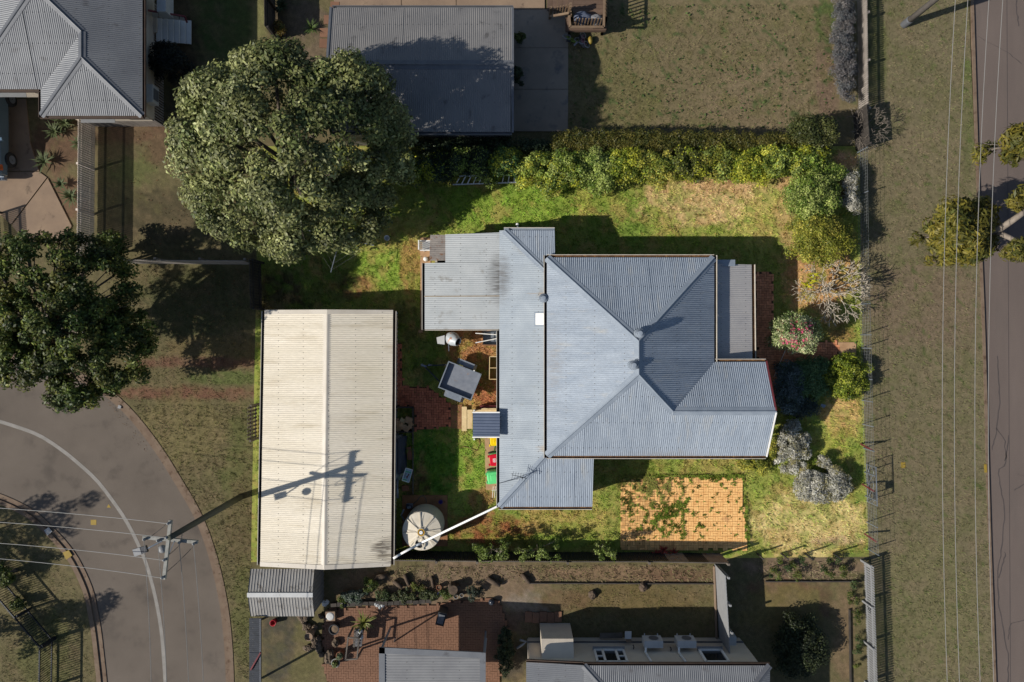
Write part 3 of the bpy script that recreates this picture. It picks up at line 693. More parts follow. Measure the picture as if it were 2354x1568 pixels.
# ------------------------------------------------------------------ main house
V = Vector
house = thing('house', 'large house with pale grey corrugated hip roof and rear lean-to in the sunny yard', 'house', (5, -.7, 0))
ze, xL, xR, yT, yB = 2.78, 1.51, 8.76, 3.62, -4.975
aT, aB, gR = V((5.13, 0.0, 4.71)), V((5.13, -1.345, 4.71)), V((6.73, -2.94, 3.86))
gE, gYt, gYb = 11.0, -.905, -4.975
e = lambda x, y, z=ze: V((x, y, z))
corr(house, [e(xL, yT), e(xR, yT), aT], 'x', M['zinc_y'])
corr(house, [e(xL, yT), aT, aB, e(xL, yB)], 'y', M['zinc_x'])
corr(house, [e(xR, yT), e(xR, gYt), gR, aB, aT], 'y', M['zinc_x'])
corr(house, [e(xL, yB), aB, gR, V((gE, -2.94, 3.86)), e(gE, yB)], 'x', M['zinc_y'])
corr(house, [gR, V((gE, -2.94, 3.86)), e(gE, gYt), e(xR, gYt)], 'x', M['zinc_y'])
for p, q in ((e(xL, yT), aT), (e(xR, yT), aT), (e(xL, yB), aB), (aB, gR)): capping(house, p, q, .36, .37, M['flash'])
capping(house, aT, aB, .34, .53, M['flash']); capping(house, gR, V((gE + .03, -2.94, 3.86)), .34, .53, M['flash'])
vl = MB(); p, q = gR - V((0, 0, .01)), e(xR, gYt) - V((0, 0, .01)); d = (q - p).normalized(); s = d.cross(V((0, 0, 1))).normalized()
vl.add([p - s * .09 + V((0, 0, .045)), p, p + s * .09 + V((0, 0, .045)), q - s * .09 + V((0, 0, .045)), q, q + s * .09 + V((0, 0, .045))], [(0, 1, 4, 3), (1, 2, 5, 4)]); vl.build('valley_gutter', M['flash'], house)
for a, b, sd in ((e(xL, yT), e(xR, yT), (0, 1)), (e(xL, yT + .1), e(xL, yB - .1), (-1, 0)), (e(xR, yT + .1), e(xR, gYt), (1, 0)), (e(xL, yB), e(gE, yB), (0, -1)), (e(xR + .05, gYt), e(gE, gYt), (0, 1))):
    gutter(house, a, b, sd, M['gut_out'], M['gut_in'] if sd[1] else M['gut_dark'])
for sy in (gYt, gYb):
    bb = MB(); bb.bar(e(gE + .03, sy, ze - .06), V((gE + .03, -2.94, 3.80)), .05, .2); bb.build('barge_board', M['red_dim'] if sy == gYt else M['white'], house)
# lean-to roofs wrapped round the main roof
wz = lambda x: 2.05 + .27 * (x + .56)
nz = lambda y: 2.111 + .27 * (4.905 - y)
szf = lambda y: 2.05 + .234 * (y + 7.36)
wp = lambda x, y: V((x, y, wz(x)))
corr(house, [wp(-.56, -7.36), V((1.7, -4.75, 2.66)), wp(1.7, 2.875), wp(-.33, 4.905), wp(-.56, 4.905)], 'y', M['zinc_old'])
corr(house, [V((-.33, 4.905, nz(4.905))), V((1.89, 4.905, nz(4.905))), V((1.89, 2.9, nz(2.9))), V((1.7, 2.9, nz(2.9)))], 'x', M['zinc_y'])
corr(house, [V((-.56, -7.36, szf(-7.36))), V((3.56, -7.36, szf(-7.36))), V((3.56, -4.75, szf(-4.75))), V((1.7, -4.75, szf(-4.75)))], 'x', M['zinc_y'])
capping(house, wp(-.33, 4.905), wp(1.45, 3.1), .3, .19, M['flash']); capping(house, wp(-.56, -7.36), V((1.5, -4.98, 2.6)), .3, .19, M['flash'])
gutter(house, wp(-.56, -7.4), wp(-.56, .45), (-1, 0), M['gut_out'], M['gut_dark'])
gutter(house, V((-.36, 4.905, 2.111)), V((1.89, 4.905, 2.111)), (0, 1), M['gut_out'], M['flash'])
gutter(house, V((-.6, -7.36, 2.05)), V((3.56, -7.36, 2.05)), (0, -1), M['gut_out'], M['gut_in'])
M['lap'] = mat('rusty sheet lap', A(176, 164, 144), A(150, 132, 108), 4, .7)
# flat extension to the west, with one older sheet
EX = mat('stained extension iron', A(194, 197, 196), A(180, 184, 184), 1.1, .55, .2, 0, c3=A(150, 148, 142), s3=1.3, t3=.6, fine=.06)
add_stain(EX, (-.35, 2.75), (.85, .5), (.1, .095, .09), .12, .42, .85, (.35, 3, 1)); add_stain(M['zinc_old'], (-.4, 2.8), (1.6, .5), (.12, .115, .11), .16, .5, .7, (.35, 3, 1))
add_stain(M['zinc_old'], (1.3, 2.05), (.7, 6), (.3, .2, .1), .25, .6, .7); add_stain(M['zinc_old'], (1.35, -4.7), (1.6, 2.6), (.34, .24, .13), .25, .6, .6)
add_stain(M['cream'], (-5.6, -9.3), (.62, .62), (.06, .045, .03), .3, .46, .8, (.35, 5, 1), 5); add_stain(M['zinc_x'], (1.8, -1), (.9, .2), (.2, .17, .14), .3, .7, .5, (.3, 4, 1)); add_stain(M['zinc_y'], (6.5, -4.9), (.18, 1.6), (.2, .16, .12), .3, .7, .5, (4, .3, 1)); add_stain(M['cream'], (-6.3, -2), (.5, .12), (.5, .45, .33), .2, .6, .4, (.3, 4, 1))
xz = lambda x: 2.04 + .075 * (x + .45)
corr(house, [V((-3.91, .52, xz(-3.91))), V((-.42, .52, xz(-.42))), V((-.42, 3.49, xz(-.42))), V((-3.91, 3.49, xz(-3.91)))], 'y', EX)
corr(house, [V((-2.98, 3.5, xz(-2.98))), V((-.42, 3.5, xz(-.42))), V((-.36, 4.83, xz(-.36))), V((-2.98, 4.76, xz(-2.98)))], 'y', EX)
corr(house, [V((-3.7, 3.6, xz(-3.7) - .03)), V((-2.9, 3.6, xz(-2.9) - .03)), V((-2.9, 4.75, xz(-2.9) - .03)), V((-3.66, 4.75, xz(-3.66) - .03))], 'y', M['zinc_rust'])
corr(house, [V((-3.93, 1.98, xz(-3.93) + .02)), V((-.42, 1.98, xz(-.42) + .02)), V((-.42, 2.02, xz(-.42) + .02)), V((-3.93, 2.02, xz(-3.93) + .02))], 'y', M['lap'], sheet=5, name='sheet_lap')
gutter(house, V((-3.91, .5, xz(-3.91))), V((-3.91, 3.5, xz(-3.91))), (-1, 0), M['gut_out'], M['gut_dark'])
bb = MB(); bb.bar((-3.9, .49, 1.74), (-.6, .49, 1.97), .03, .12); bb.build('fascia', M['gut_out'], house)
# verandah to the east
vz = lambda x: 2.44 - .2 * (x - 8.6)
corr(house, [V((8.6, 3.39, vz(8.6))), V((10.64, 3.39, vz(10.64))), V((10.68, -.86, vz(10.68))), V((8.6, -.86, vz(8.6)))], 'y', M['verandah'])
gutter(house, V((10.66, 3.4, vz(10.66))), V((10.7, -.8, vz(10.7))), (1, 0), M['gut_out'], M['gut_in'], .14)
hd = MB(); hd.slab([W(1641, 597, 2.25), W(1690, 597, 2.2), W(1690, 612, 2.3), W(1641, 612, 2.35)], .03); hd.build('window_hood', M['flash'], house)
for yy in (3.2, 1.2, -.7):
    q = MB(); q.bar((10.55, yy, 0), (10.55, yy, 2.0), .1, .1); q.build('verandah_post', M['white'], house)
# walls under the eaves
def wall(parent, poly, z0, z1, m, name='wall'):
    q = MB(); n = len(poly)
    for i in range(n):
        a, b = V((*poly[i], 0)), V((*poly[(i + 1) % n], 0)); q.bar(a + V((0, 0, (z0 + z1) / 2)), b + V((0, 0, (z0 + z1) / 2)), .1, z1 - z0)
    return q.build(name, m, parent)
wall(house, [(1.95, 3.2), (8.35, 3.2), (8.35, -1.3), (10.6, -1.3), (10.6, -4.55), (1.95, -4.55)], -.05, 2.7, M['weatherboard'])
wall(house, [(-.3, 4.75), (1.75, 4.75), (1.75, -4.6), (3.45, -4.6), (3.45, -7.2), (-.3, -7.2)], -.05, 1.97, M['weatherboard'])
wall(house, [(-3.4, 4.55), (-.36, 4.55), (-.36, .75), (-3.6, .75), (-3.6, 3.3), (-3.4, 3.3)], -.05, 1.76, M['weatherboard'])
def house_window(c, wd, hgt, ax):
    d = V((1, 0, 0)) if ax == 'x' else V((0, 1, 0)); o_ = V(c); f = MB(); z = V((0, 0, 1)); n_ = V((0, 1, 0)) if ax == 'x' else V((1, 0, 0))
    for a, b in ((-1, -1), (-1, 1)): f.bar(o_ - d * wd / 2 + z * b * hgt / 2, o_ + d * wd / 2 + z * b * hgt / 2, .07, .08)
    for a in (-1, 0, 1): f.bar(o_ + d * a * wd / 2 - z * hgt / 2, o_ + d * a * wd / 2 + z * hgt / 2, .07, .07)
    w_ = f.build('window', M['white'], house); p = MB(); p.bar(o_ - d * (wd / 2 - .03), o_ + d * (wd / 2 - .03), .125, hgt - .06); p.build('pane', M['glass'], w_)
for c_, wd_, ax_ in (((3.4, 3.2, 1.55), 1.4, 'x'), ((6.4, 3.2, 1.55), 1.4, 'x'), ((5.6, -4.55, 1.55), 1.6, 'x'), ((8.9, -4.55, 1.55), 1.4, 'x'), ((10.6, -2.9, 1.55), 1.5, 'y'), ((8.35, 1.2, 1.55), 1.2, 'y'), ((-.3, -5.8, 1.3), 1.1, 'y'), ((1.6, -7.2, 1.3), 1.2, 'x')): house_window(c_, wd_, 1.1 if c_[2] > 1.4 else .9, ax_)
# roof ventilators, skylight, aerial
def ventilator(p, tilt=(0, 0)):
    b = MB(); b.lathe(p, [(.2, -.12), (.17, .02), (.12, .06), (.12, .1)], 18); o = b.build('roof_ventilator', M['flash'], house, smooth=True)
    h = MB(); n = 22
    for k in range(n):
        t = 2 * math.pi * k / n; t2 = t + .34; a = []
        for (r, z, tt) in ((.13, .1, t), (.2, .17, t + .1), (.2, .25, t + .22), (.08, .335, t2 + .3)): a.append((p[0] + r * math.cos(tt), p[1] + r * math.sin(tt), p[2] + z)); a.append((p[0] + r * .97 * math.cos(tt + .22), p[1] + r * .97 * math.sin(tt + .22), p[2] + z + .012))
        h.add(a, [(0, 1, 3, 2), (2, 3, 5, 4), (4, 5, 7, 6)])
    h.lathe(p, [(.1, .325), (.085, .345), (.0, .352)], 16); h.build('turbine', M['flash'], o)
    f = MB(); f.lathe(p, [(.125, .1), (.14, .2), (.06, .31)], 12); f.build('turbine_core', M['steel'], o)
ventilator(W(1469, 766, 4.75)); ventilator(W(1455, 839, 4.62)); ventilator(W(1249, 686, 2.58))
sk = MB(); c = W(1243, 733, 2.62); sk.slab([W(1228, 717, 2.48), W(1260, 717, 2.66), W(1260, 750, 2.66), W(1228, 750, 2.48)], .1); o = sk.build('skylight', M['flash'], house)
sk = MB(); sk.slab([W(1231, 720, 2.51), W(1259, 720, 2.67), W(1259, 747, 2.67), W(1231, 747, 2.51)], .02); sk.build('pane', M['white_plastic'], o)
an = MB(); a0 = W(1148, 1111, 2.1); a1 = W(1201, 1097, 2.9)
an.tube([W(1200, 1100, 2.3), a1], .018, 6); an.tube([a1 + V((-.45, .1, 0)), a1 + V((.2, -.05, .02))], .012, 6)
for k in range(6): c = a1 + V((-.42 + .11 * k, .09 - .024 * k, 0)); an.bar(c + V((.04, .16, 0)), c - V((.04, .16, 0)), .012, .012)
an.tube([a0, W(1175, 1104, 2.35), a1], .012, 5); an.build('antenna', M['dark_steel'], house)
for x, y, z in ((1190, 522, 1.3), (1260, 547, 1.3)):
    q = MB(); q.tube([W(x, y, 0), W(x, y, 1.0), W(x + 1, y + 1, 1.9)], .035, 8); q.build('downpipe', M['white_plastic'], house)

# awning and steps at the back door
st = thing('porch', 'pale timber back porch with white railing under a blue grey awning', 'porch', W(1105, 975))
corr(st, [W(1087, 949, 2.28), W(1149, 949, 2.42), W(1149, 1004, 2.42), W(1087, 1004, 2.28)], 'y', M['awning'], pitch=.13, amp=.012, prof='sq', name='awning')
for y_ in (1005, 948): q = MB(); q.bar(W(1086, y_, 2.25), W(1149, y_, 2.39), .05, .06); q.build('awning_beam', M['white'], st)
for (x, y) in ((1090, 1010), (1090, 944)):
    q = MB(); q.bar(W(x, y, 0), W(x, y, 2.2), .07, .07); q.build('post', M['white'], st)
for i, (x0, x1, y0, y1, z) in enumerate(((1061.5, 1073, 935, 991, .17), (1074, 1086, 942, 986, .34), (1087, 1100, 942, 986, .5))):
    q = MB(); q.slab([W(x, y, z) for x, y in ((x0, y0), (x1, y0), (x1, y1), (x0, y1))], .05); q.build('step', M['pine'], st)
q = MB(); q.slab([W(x, y, .66) for x, y in ((1098, 942), (1146, 942), (1146, 988), (1098, 988))], .06); q.build('landing', M['pine'], st)
q = MB(); q.bar(W(1106, 940, .75), W(1148, 940, .75), .05, .08); q.bar(W(1106, 940, 1.4), W(1148, 940, 1.4), .06, .05)
for k in range(9): q.bar(W(1108 + k * 5, 940, .66), W(1108 + k * 5, 940, 1.4), .03, .04)
q.build('railing', M['pine'], st)
q = MB(); q.bar(W(1104, 937.5, .1), W(1147, 937.5, .1), .25, .5); q.build('base_wall', M['red_dim'], st)
dm = MB(); a = [W(1043, 943), W(1061, 943), W(1061, 969), W(1043, 969)]; dm.slab([p + V((0, 0, .045)) for p in a], .03); tag(dm.build('doormat', M['concrete_brown']), 'brown doormat at the foot of the pale timber steps', 'doormat')

# ------------------------------------------------------------------ cream shed
shed = thing('shed', 'long cream corrugated garage with shallow gable roof beside the curving street', 'shed', (-8, -2.8, 0))
sz, sr = 2.0, 2.42
xl, xm, xr, y1, y0 = -11.0, -8.1, -5.29, 1.33, -9.97
xl2, xr2 = -11.2, -5.38
def shp(x, y, z): return V((x + (-.12 if y < -4 else 0) * .0, y, z))
corr(shed, [V((xl, y1, sz)), V((xm, y1, sr)), V((xm - .13, y0, sr)), V((xl2, y0, sz))], 'y', M['cream'])
corr(shed, [V((xm, y1, sr)), V((xr, y1, sz)), V((xr2, y0, sz)), V((xm - .13, y0, sr))], 'y', M['cream'])
cp = MB(); a, b = V((xm, y1 + .02, sr)), V((xm - .13, y0 - .02, sr)); w_ = .3
cp.add([p + V((dx, 0, dz)) for p in (a, b) for dx, dz in ((-w_, -.075), (-.02, .03), (.02, .03), (w_, -.08))], [(0, 1, 5, 4), (1, 2, 6, 5), (2, 3, 7, 6)]); cp.build('ridge_cap', M['cream2'], shed)
gutter(shed, V((xl, y1, sz)), V((xl2, y0, sz)), (-1, 0), M['cream2'], M['gut_dark'], .13); gutter(shed, V((xr, y1, sz)), V((xr2, y0, sz)), (1, 0), M['cream2'], M['gut_dark'], .13)
for yy in (y1 - .05, y0 + .05):
    dx = -.2 if yy < 0 else 0
    for xa in (xl + dx, xr + dx * .6):
        q = MB(); q.bar(V((xa, yy, sz - .02)), V((xm + dx * .5, yy, sr - .0)), .2, .06); q.build('barge_capping', M['cream2'], shed)
# wall sheets: vertical ribs facing the yard and the gable ends
def ribwall(parent, a, b, z0, z1, m, pitch=.19, amp=.018, name='wall'):
    a, b = V((*a, 0)), V((*b, 0)); d = (b - a); L = d.length; d.normalize(); s = d.cross(V((0, 0, 1))); mb = MB(); n = int(L / pitch); vs = []
    for k in range(n * 2 + 1):
        p = a + d * (L * k / (2 * n)) + s * (amp if k % 2 else -amp)
        vs += [p + V((0, 0, z0)), p + V((0, 0, z1))]
    mb.add(vs, [(2 * k, 2 * k + 2, 2 * k + 3, 2 * k + 1) for k in range(2 * n)]); return mb.build(name, m, parent)
ribwall(shed, (xr - .12, y1 - .1), (xr2 - .12, y0 + .1), -.02, 1.93, M['cream2']); ribwall(shed, (xl + .1, y1 - .1), (xl2 + .1, y0 + .1), -.02, 1.93, M['cream2'])
for yy, dx in ((y1 - .1, 0), (y0 + .1, -.2)):
    q = MB(); q.slab([V((xl + .1 + dx, yy, 1.9)), V((xr - .12 + dx * .6, yy, 1.9)), V((xr - .12 + dx * .6, yy - .02, 1.9)), V((xl + .1 + dx, yy - .02, 1.9))], 1.9)
    q.add([V((xl + .1 + dx, yy, 1.9)), V((xr - .12 + dx * .6, yy, 1.9)), V((xm + dx * .5, yy, sr - .08))], [(0, 1, 2)]); q.build('gable_wall', M['cream2'], shed)
q = MB(); q.bar(W(905, 720, 1.85), W(913, 720, 1.8), .07, .07); q.build('gutter_outlet', M['white_plastic'], shed)

# ------------------------------------------------------------------ rain water tank and pipe
tc = W(969.5, 1221, 1.55); tc.z = 0; tk = thing('water_tank', 'round beige plastic rainwater tank with ribbed lid beside the cream garage', 'water tank', tc)
q = MB(); prof = [(.86, .06)]
for k in range(12): prof += [(.89, .12 + k * .115), (.89, .16 + k * .115), (.868, .185 + k * .115), (.868, .215 + k * .115)]
prof += [(.88, 1.5), (.88, 1.53)]; q.lathe(tc, prof, 48); q.build('wall', M['tank_side'], tk, smooth=False)
q = MB(); n = 40; vs = []
for k in range(n):
    t = 2 * math.pi * k / n; rib = .035 if k % 5 == 0 else 0
    for r, z in ((.875, 1.5), (.87, 1.55), (.5, 1.63 + rib), (.2, 1.69 + rib * .6)): vs.append(tc + V((r * math.cos(t), r * math.sin(t), z)))
q.add(vs, [(4 * k + i, 4 * ((k + 1) % n) + i, 4 * ((k + 1) % n) + i + 1, 4 * k + i + 1) for k in range(n) for i in range(3)]); q.build('lid', M['tank'], tk)
for k in range(8):
    t = 2 * math.pi * k / 8 + .1; q = MB(); d = V((math.cos(t), math.sin(t), 0)); q.bar(tc + d * .22 + V((0, 0, 1.71)), tc + d * .84 + V((0, 0, 1.585)), .05, .06); q.build('lid_rib', M['tank'], tk)
q = MB(); q.lathe(tc, [(.2, 1.66), (.2, 1.76), (.17, 1.78), (.17, 1.73), (.0, 1.73)], 24); hc = q.build('hatch', M['tank'], tk)
q = MB(); q.lathe(tc, [(.155, 1.735), (.155, 1.775), (.12, 1.775), (.12, 1.735)], 20, 0); q.build('hatch_ring', M['brass'], hc)
q = MB(); q.lathe(tc, [(.08, 1.735), (.08, 1.8), (.03, 1.81), (.0, 1.78)], 16); q.build('hatch_cap', M['white_plastic'], hc)
sc_ = W(965, 1249, 1.66); q = MB(); q.lathe((sc_.x, sc_.y, 0), [(.26, 1.55), (.26, 1.7), (.2, 1.71), (.2, 1.62), (0, 1.61)], 24, 0); ins = q.build('inlet_strainer', M['tank'], tk)
q = MB(); q.lathe((sc_.x, sc_.y, 0), [(.2, 1.625), (.19, 1.64), (0, 1.63)], 20); q.build('strainer_mesh', M['dark_steel'], ins)
q = MB(); q.slab([W(x, y) + V((0, 0, .06)) for x, y in ((925, 1138), (1029, 1138), (1029, 1255), (925, 1255))], .1); struct('tank_slab', q, M['concrete_brown'], 'square concrete slab under the beige rainwater tank')
pp = thing('water_pipe', 'white plastic pipe running from the house gutter over the tank to the garage', 'pipe', tc)
q = MB(); q.tube([W(1151, 1160, 2.0), W(1146, 1163, 1.96), W(970, 1247, 1.82)], .05, 10); q.build('pipe', M['white_plastic'], pp, smooth=True)
q = MB(); q.tube([W(957, 1254, 1.84), W(920, 1274, 1.95)], .05, 10); q.tube([W(921, 1273.5, 1.95), W(904, 1284, 2.05)], .052, 10); q.build('pipe', M['white_plastic'], pp, smooth=True)
q = MB(); q.tube([W(973, 1246, 1.8), W(965, 1250, 1.8), W(955, 1255, 1.83)], .062, 10); q.tube([W(965, 1250, 1.85), W(965, 1250, 1.66)], .06, 10); q.build('elbow', M['steel'], pp, smooth=True)
# pump and bent pipe behind the tank
pu = thing('water_pump', 'small dark pump with blue top between the tank and garage wall', 'pump', W(945, 1161))
q = MB(); c = W(942, 1162); q.lathe((0, 0, 0), [(.0, -.14), (.1, -.14), (.1, .12), (.06, .16), (0, .16)], 14, M=Matrix.Rotation(math.pi / 2, 3, 'Y') @ Matrix.Rotation(.3, 3, 'X')); q.v = [(x + c.x, y + c.y, z + .25) for x, y, z in q.v]; q.build('motor', M['navy'], pu, smooth=True)
q = MB(); q.box(W(942, 1162, .06) , (.3, .2, .1)); q.box(c + V((.02, 0, .38)), (.16, .1, .05), .3); q.build('base', M['steel'], pu)
q = MB(); q.tube([W(950, 1158, .3), W(958, 1152, .35), W(966, 1142, .45), W(973, 1139, .5), W(979, 1146, .5), W(981, 1155, .4)], .022, 8); q.build('pipe', M['timber'], pu, smooth=True)
bp = MB(); bp.tube([W(928, 1172, 1.1), W(922, 1185, .9), W(926, 1190, .6), W(932, 1200, .5)], .035, 8); tag(bp.build('overflow_pipe', M['steel'], smooth=True), 'bent grey overflow pipe beside the round tank', 'pipe')

# ------------------------------------------------------------------ trailer
ta, tb, tc4, td = (1029.8, 829.8), (1106, 859.8), (1083.6, 921), (1008.6, 891)
zr = .92
P4 = [W(*p, zr) for p in (ta, tb, tc4, td)]; cen = sum(P4, V()) / 4; ux = (P4[1] - P4[0] + P4[2] - P4[3]).normalized(); uy = V((0, 0, 1)).cross(ux)
Lx = ((P4[1] - P4[0]).length + (P4[2] - P4[3]).length) / 2; Ly = ((P4[3] - P4[0]).length + (P4[2] - P4[1]).length) / 2
tr = thing('trailer', 'grey steel box trailer parked at an angle near the brick path', 'trailer', (cen.x, cen.y, 0))
tp = lambda a, b, z: V((cen.x, cen.y, 0)) + ux * a + uy * b + V((0, 0, z))
def tbox(mb, a0, a1, b0, b1, z0, z1, mi=0):
    mb.slab([tp(a0, b0, z1), tp(a1, b0, z1), tp(a1, b1, z1), tp(a0, b1, z1)], z1 - z0, mi); return mb
hx, hy = Lx / 2, Ly / 2
tbox(MB(), -hx + .02, hx - .02, -hy + .02, hy - .02, .64, .68).build('tray_floor', M['tray'], tr)
for a0, a1, b0, b1 in ((-hx, hx, hy - .035, hy), (-hx, hx, -hy, -hy + .035), (-hx, -hx + .035, -hy + .036, hy - .036), (hx - .035, hx, -hy + .036, hy - .036)):
    q = MB(); tbox(q, a0 + .004, a1 - .004, b0 + .004, b1 - .004, .62, .89); tbox(q, a0 - .008, a1 + .008, b0 - .006, b1 + .006, .89, .925); q.build('side_panel', M['steel'], tr)
for sgn in (1, -1):
    q = MB(); y_ = sgn * (hy + .16)
    pr = [(-.48, .48), (-.36, .68), (.36, .68), (.48, .48)]
    for (a, z), (b, z2) in zip(pr[:-1], pr[1:]): q.slab([tp(a, y_ - .13, z), tp(b, y_ - .13, z2), tp(b, y_ + .13, z2), tp(a, y_ + .13, z)], .02)
    q.build('mudguard', M['steel'], tr)
    wq = MB(); R4 = Matrix((ux, V((0, 0, 1)), -uy)).transposed(); wq.lathe(tp(0, y_, .31), [(.19, -.09), (.29, -.085), (.31, -.05), (.31, .05), (.29, .085), (.19, .09)], 22, M=R4); wo = wq.build('wheel', M['rubber'], tr, smooth=True)
    wq = MB(); wq.lathe(tp(0, y_, .31), [(.04, -.04), (.185, -.06), (.19, .06), (.04, .05)], 16, M=R4); wq.build('rim', M['white_dim'], wo)
q = MB()
for b in (.5, -.5): q.bar(tp(-hx + .1, b, .45), tp(-hx - .95, b * .06, .45), .06, .06)
q.build('drawbar', M['dark_steel'], tr)
q = MB(); q.bar(tp(-hx - .9, 0, .48), tp(-hx - 1.12, 0, .5), .08, .06); q.blob(tp(-hx - 1.12, 0, .5), .06, .06, .05); q.build('coupling', M['steel'], tr)
q = MB(); q.tube([tp(-hx - .8, .12, .06), tp(-hx - .8, .12, .75)], .025, 8); q.bar(tp(-hx - .8, .12, .75), tp(-hx - .66, .2, .78), .02, .02); q.lathe(tp(-hx - .8, .12, .1), [(.03, -.025), (.09, -.025), (.09, .025), (.03, .025)], 14, M=Matrix((ux, V((0, 0, 1)), -uy)).transposed()); q.build('jockey_wheel', M['steel'], tr)
q = MB(); q.blob(tp(hx * .55, hy + .03, .93), .035, .035, .03); q.build('lid_latch', M['white_plastic'], tr)

# ------------------------------------------------------------------ cement mixer, wheelbarrow, wash trough
mx = thing('cement_mixer', 'rust streaked cement mixer with open drum beside the house wall', 'cement mixer', W(1035, 782))
c = W(1042, 780, .75); ax = (W(1056, 788, .95) - c).normalized(); zx = ax.cross(V((0, 0, 1))).normalized(); Md = Matrix((zx, ax.cross(zx), ax)).transposed()
q = MB(); q.lathe(c, [(0, -.36), (.2, -.34), (.31, -.16), (.32, .02), (.2, .3), (.19, .33), (.17, .3), (.28, .0), (.0, -.2)], 22, M=Md)
q.build('drum', mat('mixer drum', A(206, 212, 214), A(170, 176, 180), 4, .5, .1, 0, c3=A(168, 104, 50), s3=5, t3=.54), mx, smooth=True)
q = MB(); q.lathe(c + ax * .2, [(.0, 0), (.2, 0), (.19, .02)], 18, M=Md); q.build('drum_mouth_shade', M['inner_shade'], mx)  # black disc painted in for the shade inside the drum
q = MB()
for dx, dy in ((-18, -8), (-18, 14), (6, -10), (6, 12)): q.tube([W(1036 + dx, 780 + dy, 0), W(1032 + dx * .3, 780 + dy * .3, .7)], .022, 6)
q.bar(W(1019, 790, .15), W(1020, 772, .15), .04, .04); q.bar(W(1030, 775, .7), W(1032, 807, 1.0), .035, .035); q.bar(W(1050, 779, .6), W(1062, 776, .7), .04, .04); q.build('frame', M['steel'], mx)
q = MB(); q.prism([W(1008, 776)[:2], W(1026, 771)[:2], W(1026, 792)[:2], W(1010, 790)[:2]], .55, .85); q.build('motor_box', M['ac'], mx)
wb = thing('wheelbarrow', 'upturned grey wheelbarrow with white handles beside the house wall', 'wheelbarrow', W(1128, 777))
q = MB(); ib = [W(x, y, .28) for x, y in ((1112, 766), (1145, 764), (1145, 789), (1112, 789))]; ob = [W(x, y, .55) for x, y in ((1110, 763), (1149, 761), (1149, 791), (1110, 791))]
q.add(ib + ob, [(0, 1, 2, 3), (0, 4, 5, 1), (1, 5, 6, 2), (2, 6, 7, 3), (3, 7, 4, 0)]); q.build('tray', M['steel'], wb)
q = MB()
for x in (1118, 1126, 1136): q.bar(W(x, 765, .57), W(x, 789, .57), .02, .02)
q.tube([W(1108, 763, .5), W(1149, 760, .55)], .02, 6); q.tube([W(1108, 791, .5), W(1149, 792, .55)], .02, 6); q.build('frame', M['dark_steel'], wb)
for y, y2 in ((765, 770), (787, 777)):
    q = MB(); q.tube([W(1093, y + 1, .62), W(1149, y2, .68)], .022, 7); q.build('handle', M['white_plastic'], wb)
q = MB(); q.lathe(W(1152, 777, .2), [(.06, -.04), (.17, -.04), (.18, 0), (.17, .04), (.06, .04)], 16, M=Matrix.Rotation(math.pi / 2, 3, 'X')); q.build('wheel', M['rubber'], wb)
bd = MB(); bd.slab([W(1110, 759) + V((0, 0, .09)), W(1148, 759) + V((0, 0, .09)), W(1148, 795) + V((0, 0, .09)), W(1110, 795) + V((0, 0, .09))], .09); tag(bd.build('garden_edging', M['concrete_brown']), 'brown timber sheet under the grey wheelbarrow', 'board')
wt = thing('wash_trough', 'twin bowl concrete laundry trough standing against the house wall', 'trough', W(1136, 845))
q = MB(); zt = .8; X0, X1, Y0, Y1 = 1125.5, 1152, 820, 872
for a, b, w_ in (((X0, Y0), (X1, Y0), .03), ((X0 - .8, Y1), (X1, Y1), .03), ((X0, Y0), (X0 - .8, Y1), .03), ((X1, Y0), (X1, Y1), .03), ((X0, 846), (X1, 846), .03)): q.bar(W(*a, zt) - V((0, 0, .2)), W(*b, zt) - V((0, 0, .2)), w_, .4)
q.build('rim', M['pine'], wt)
q = MB(); q.slab([W(X0, Y0, .46), W(X1, Y0, .46), W(X1, Y1, .46), W(X0, Y1, .46)], .04); q.build('bowl_floor', M['joint'], wt)
for x, y in ((1128, 823), (1128, 869), (1147, 823), (1147, 869)): q = MB(); q.bar(W(x, y, 0), W(x, y, .42), .05, .05); q.build('leg', M['timber'], wt)

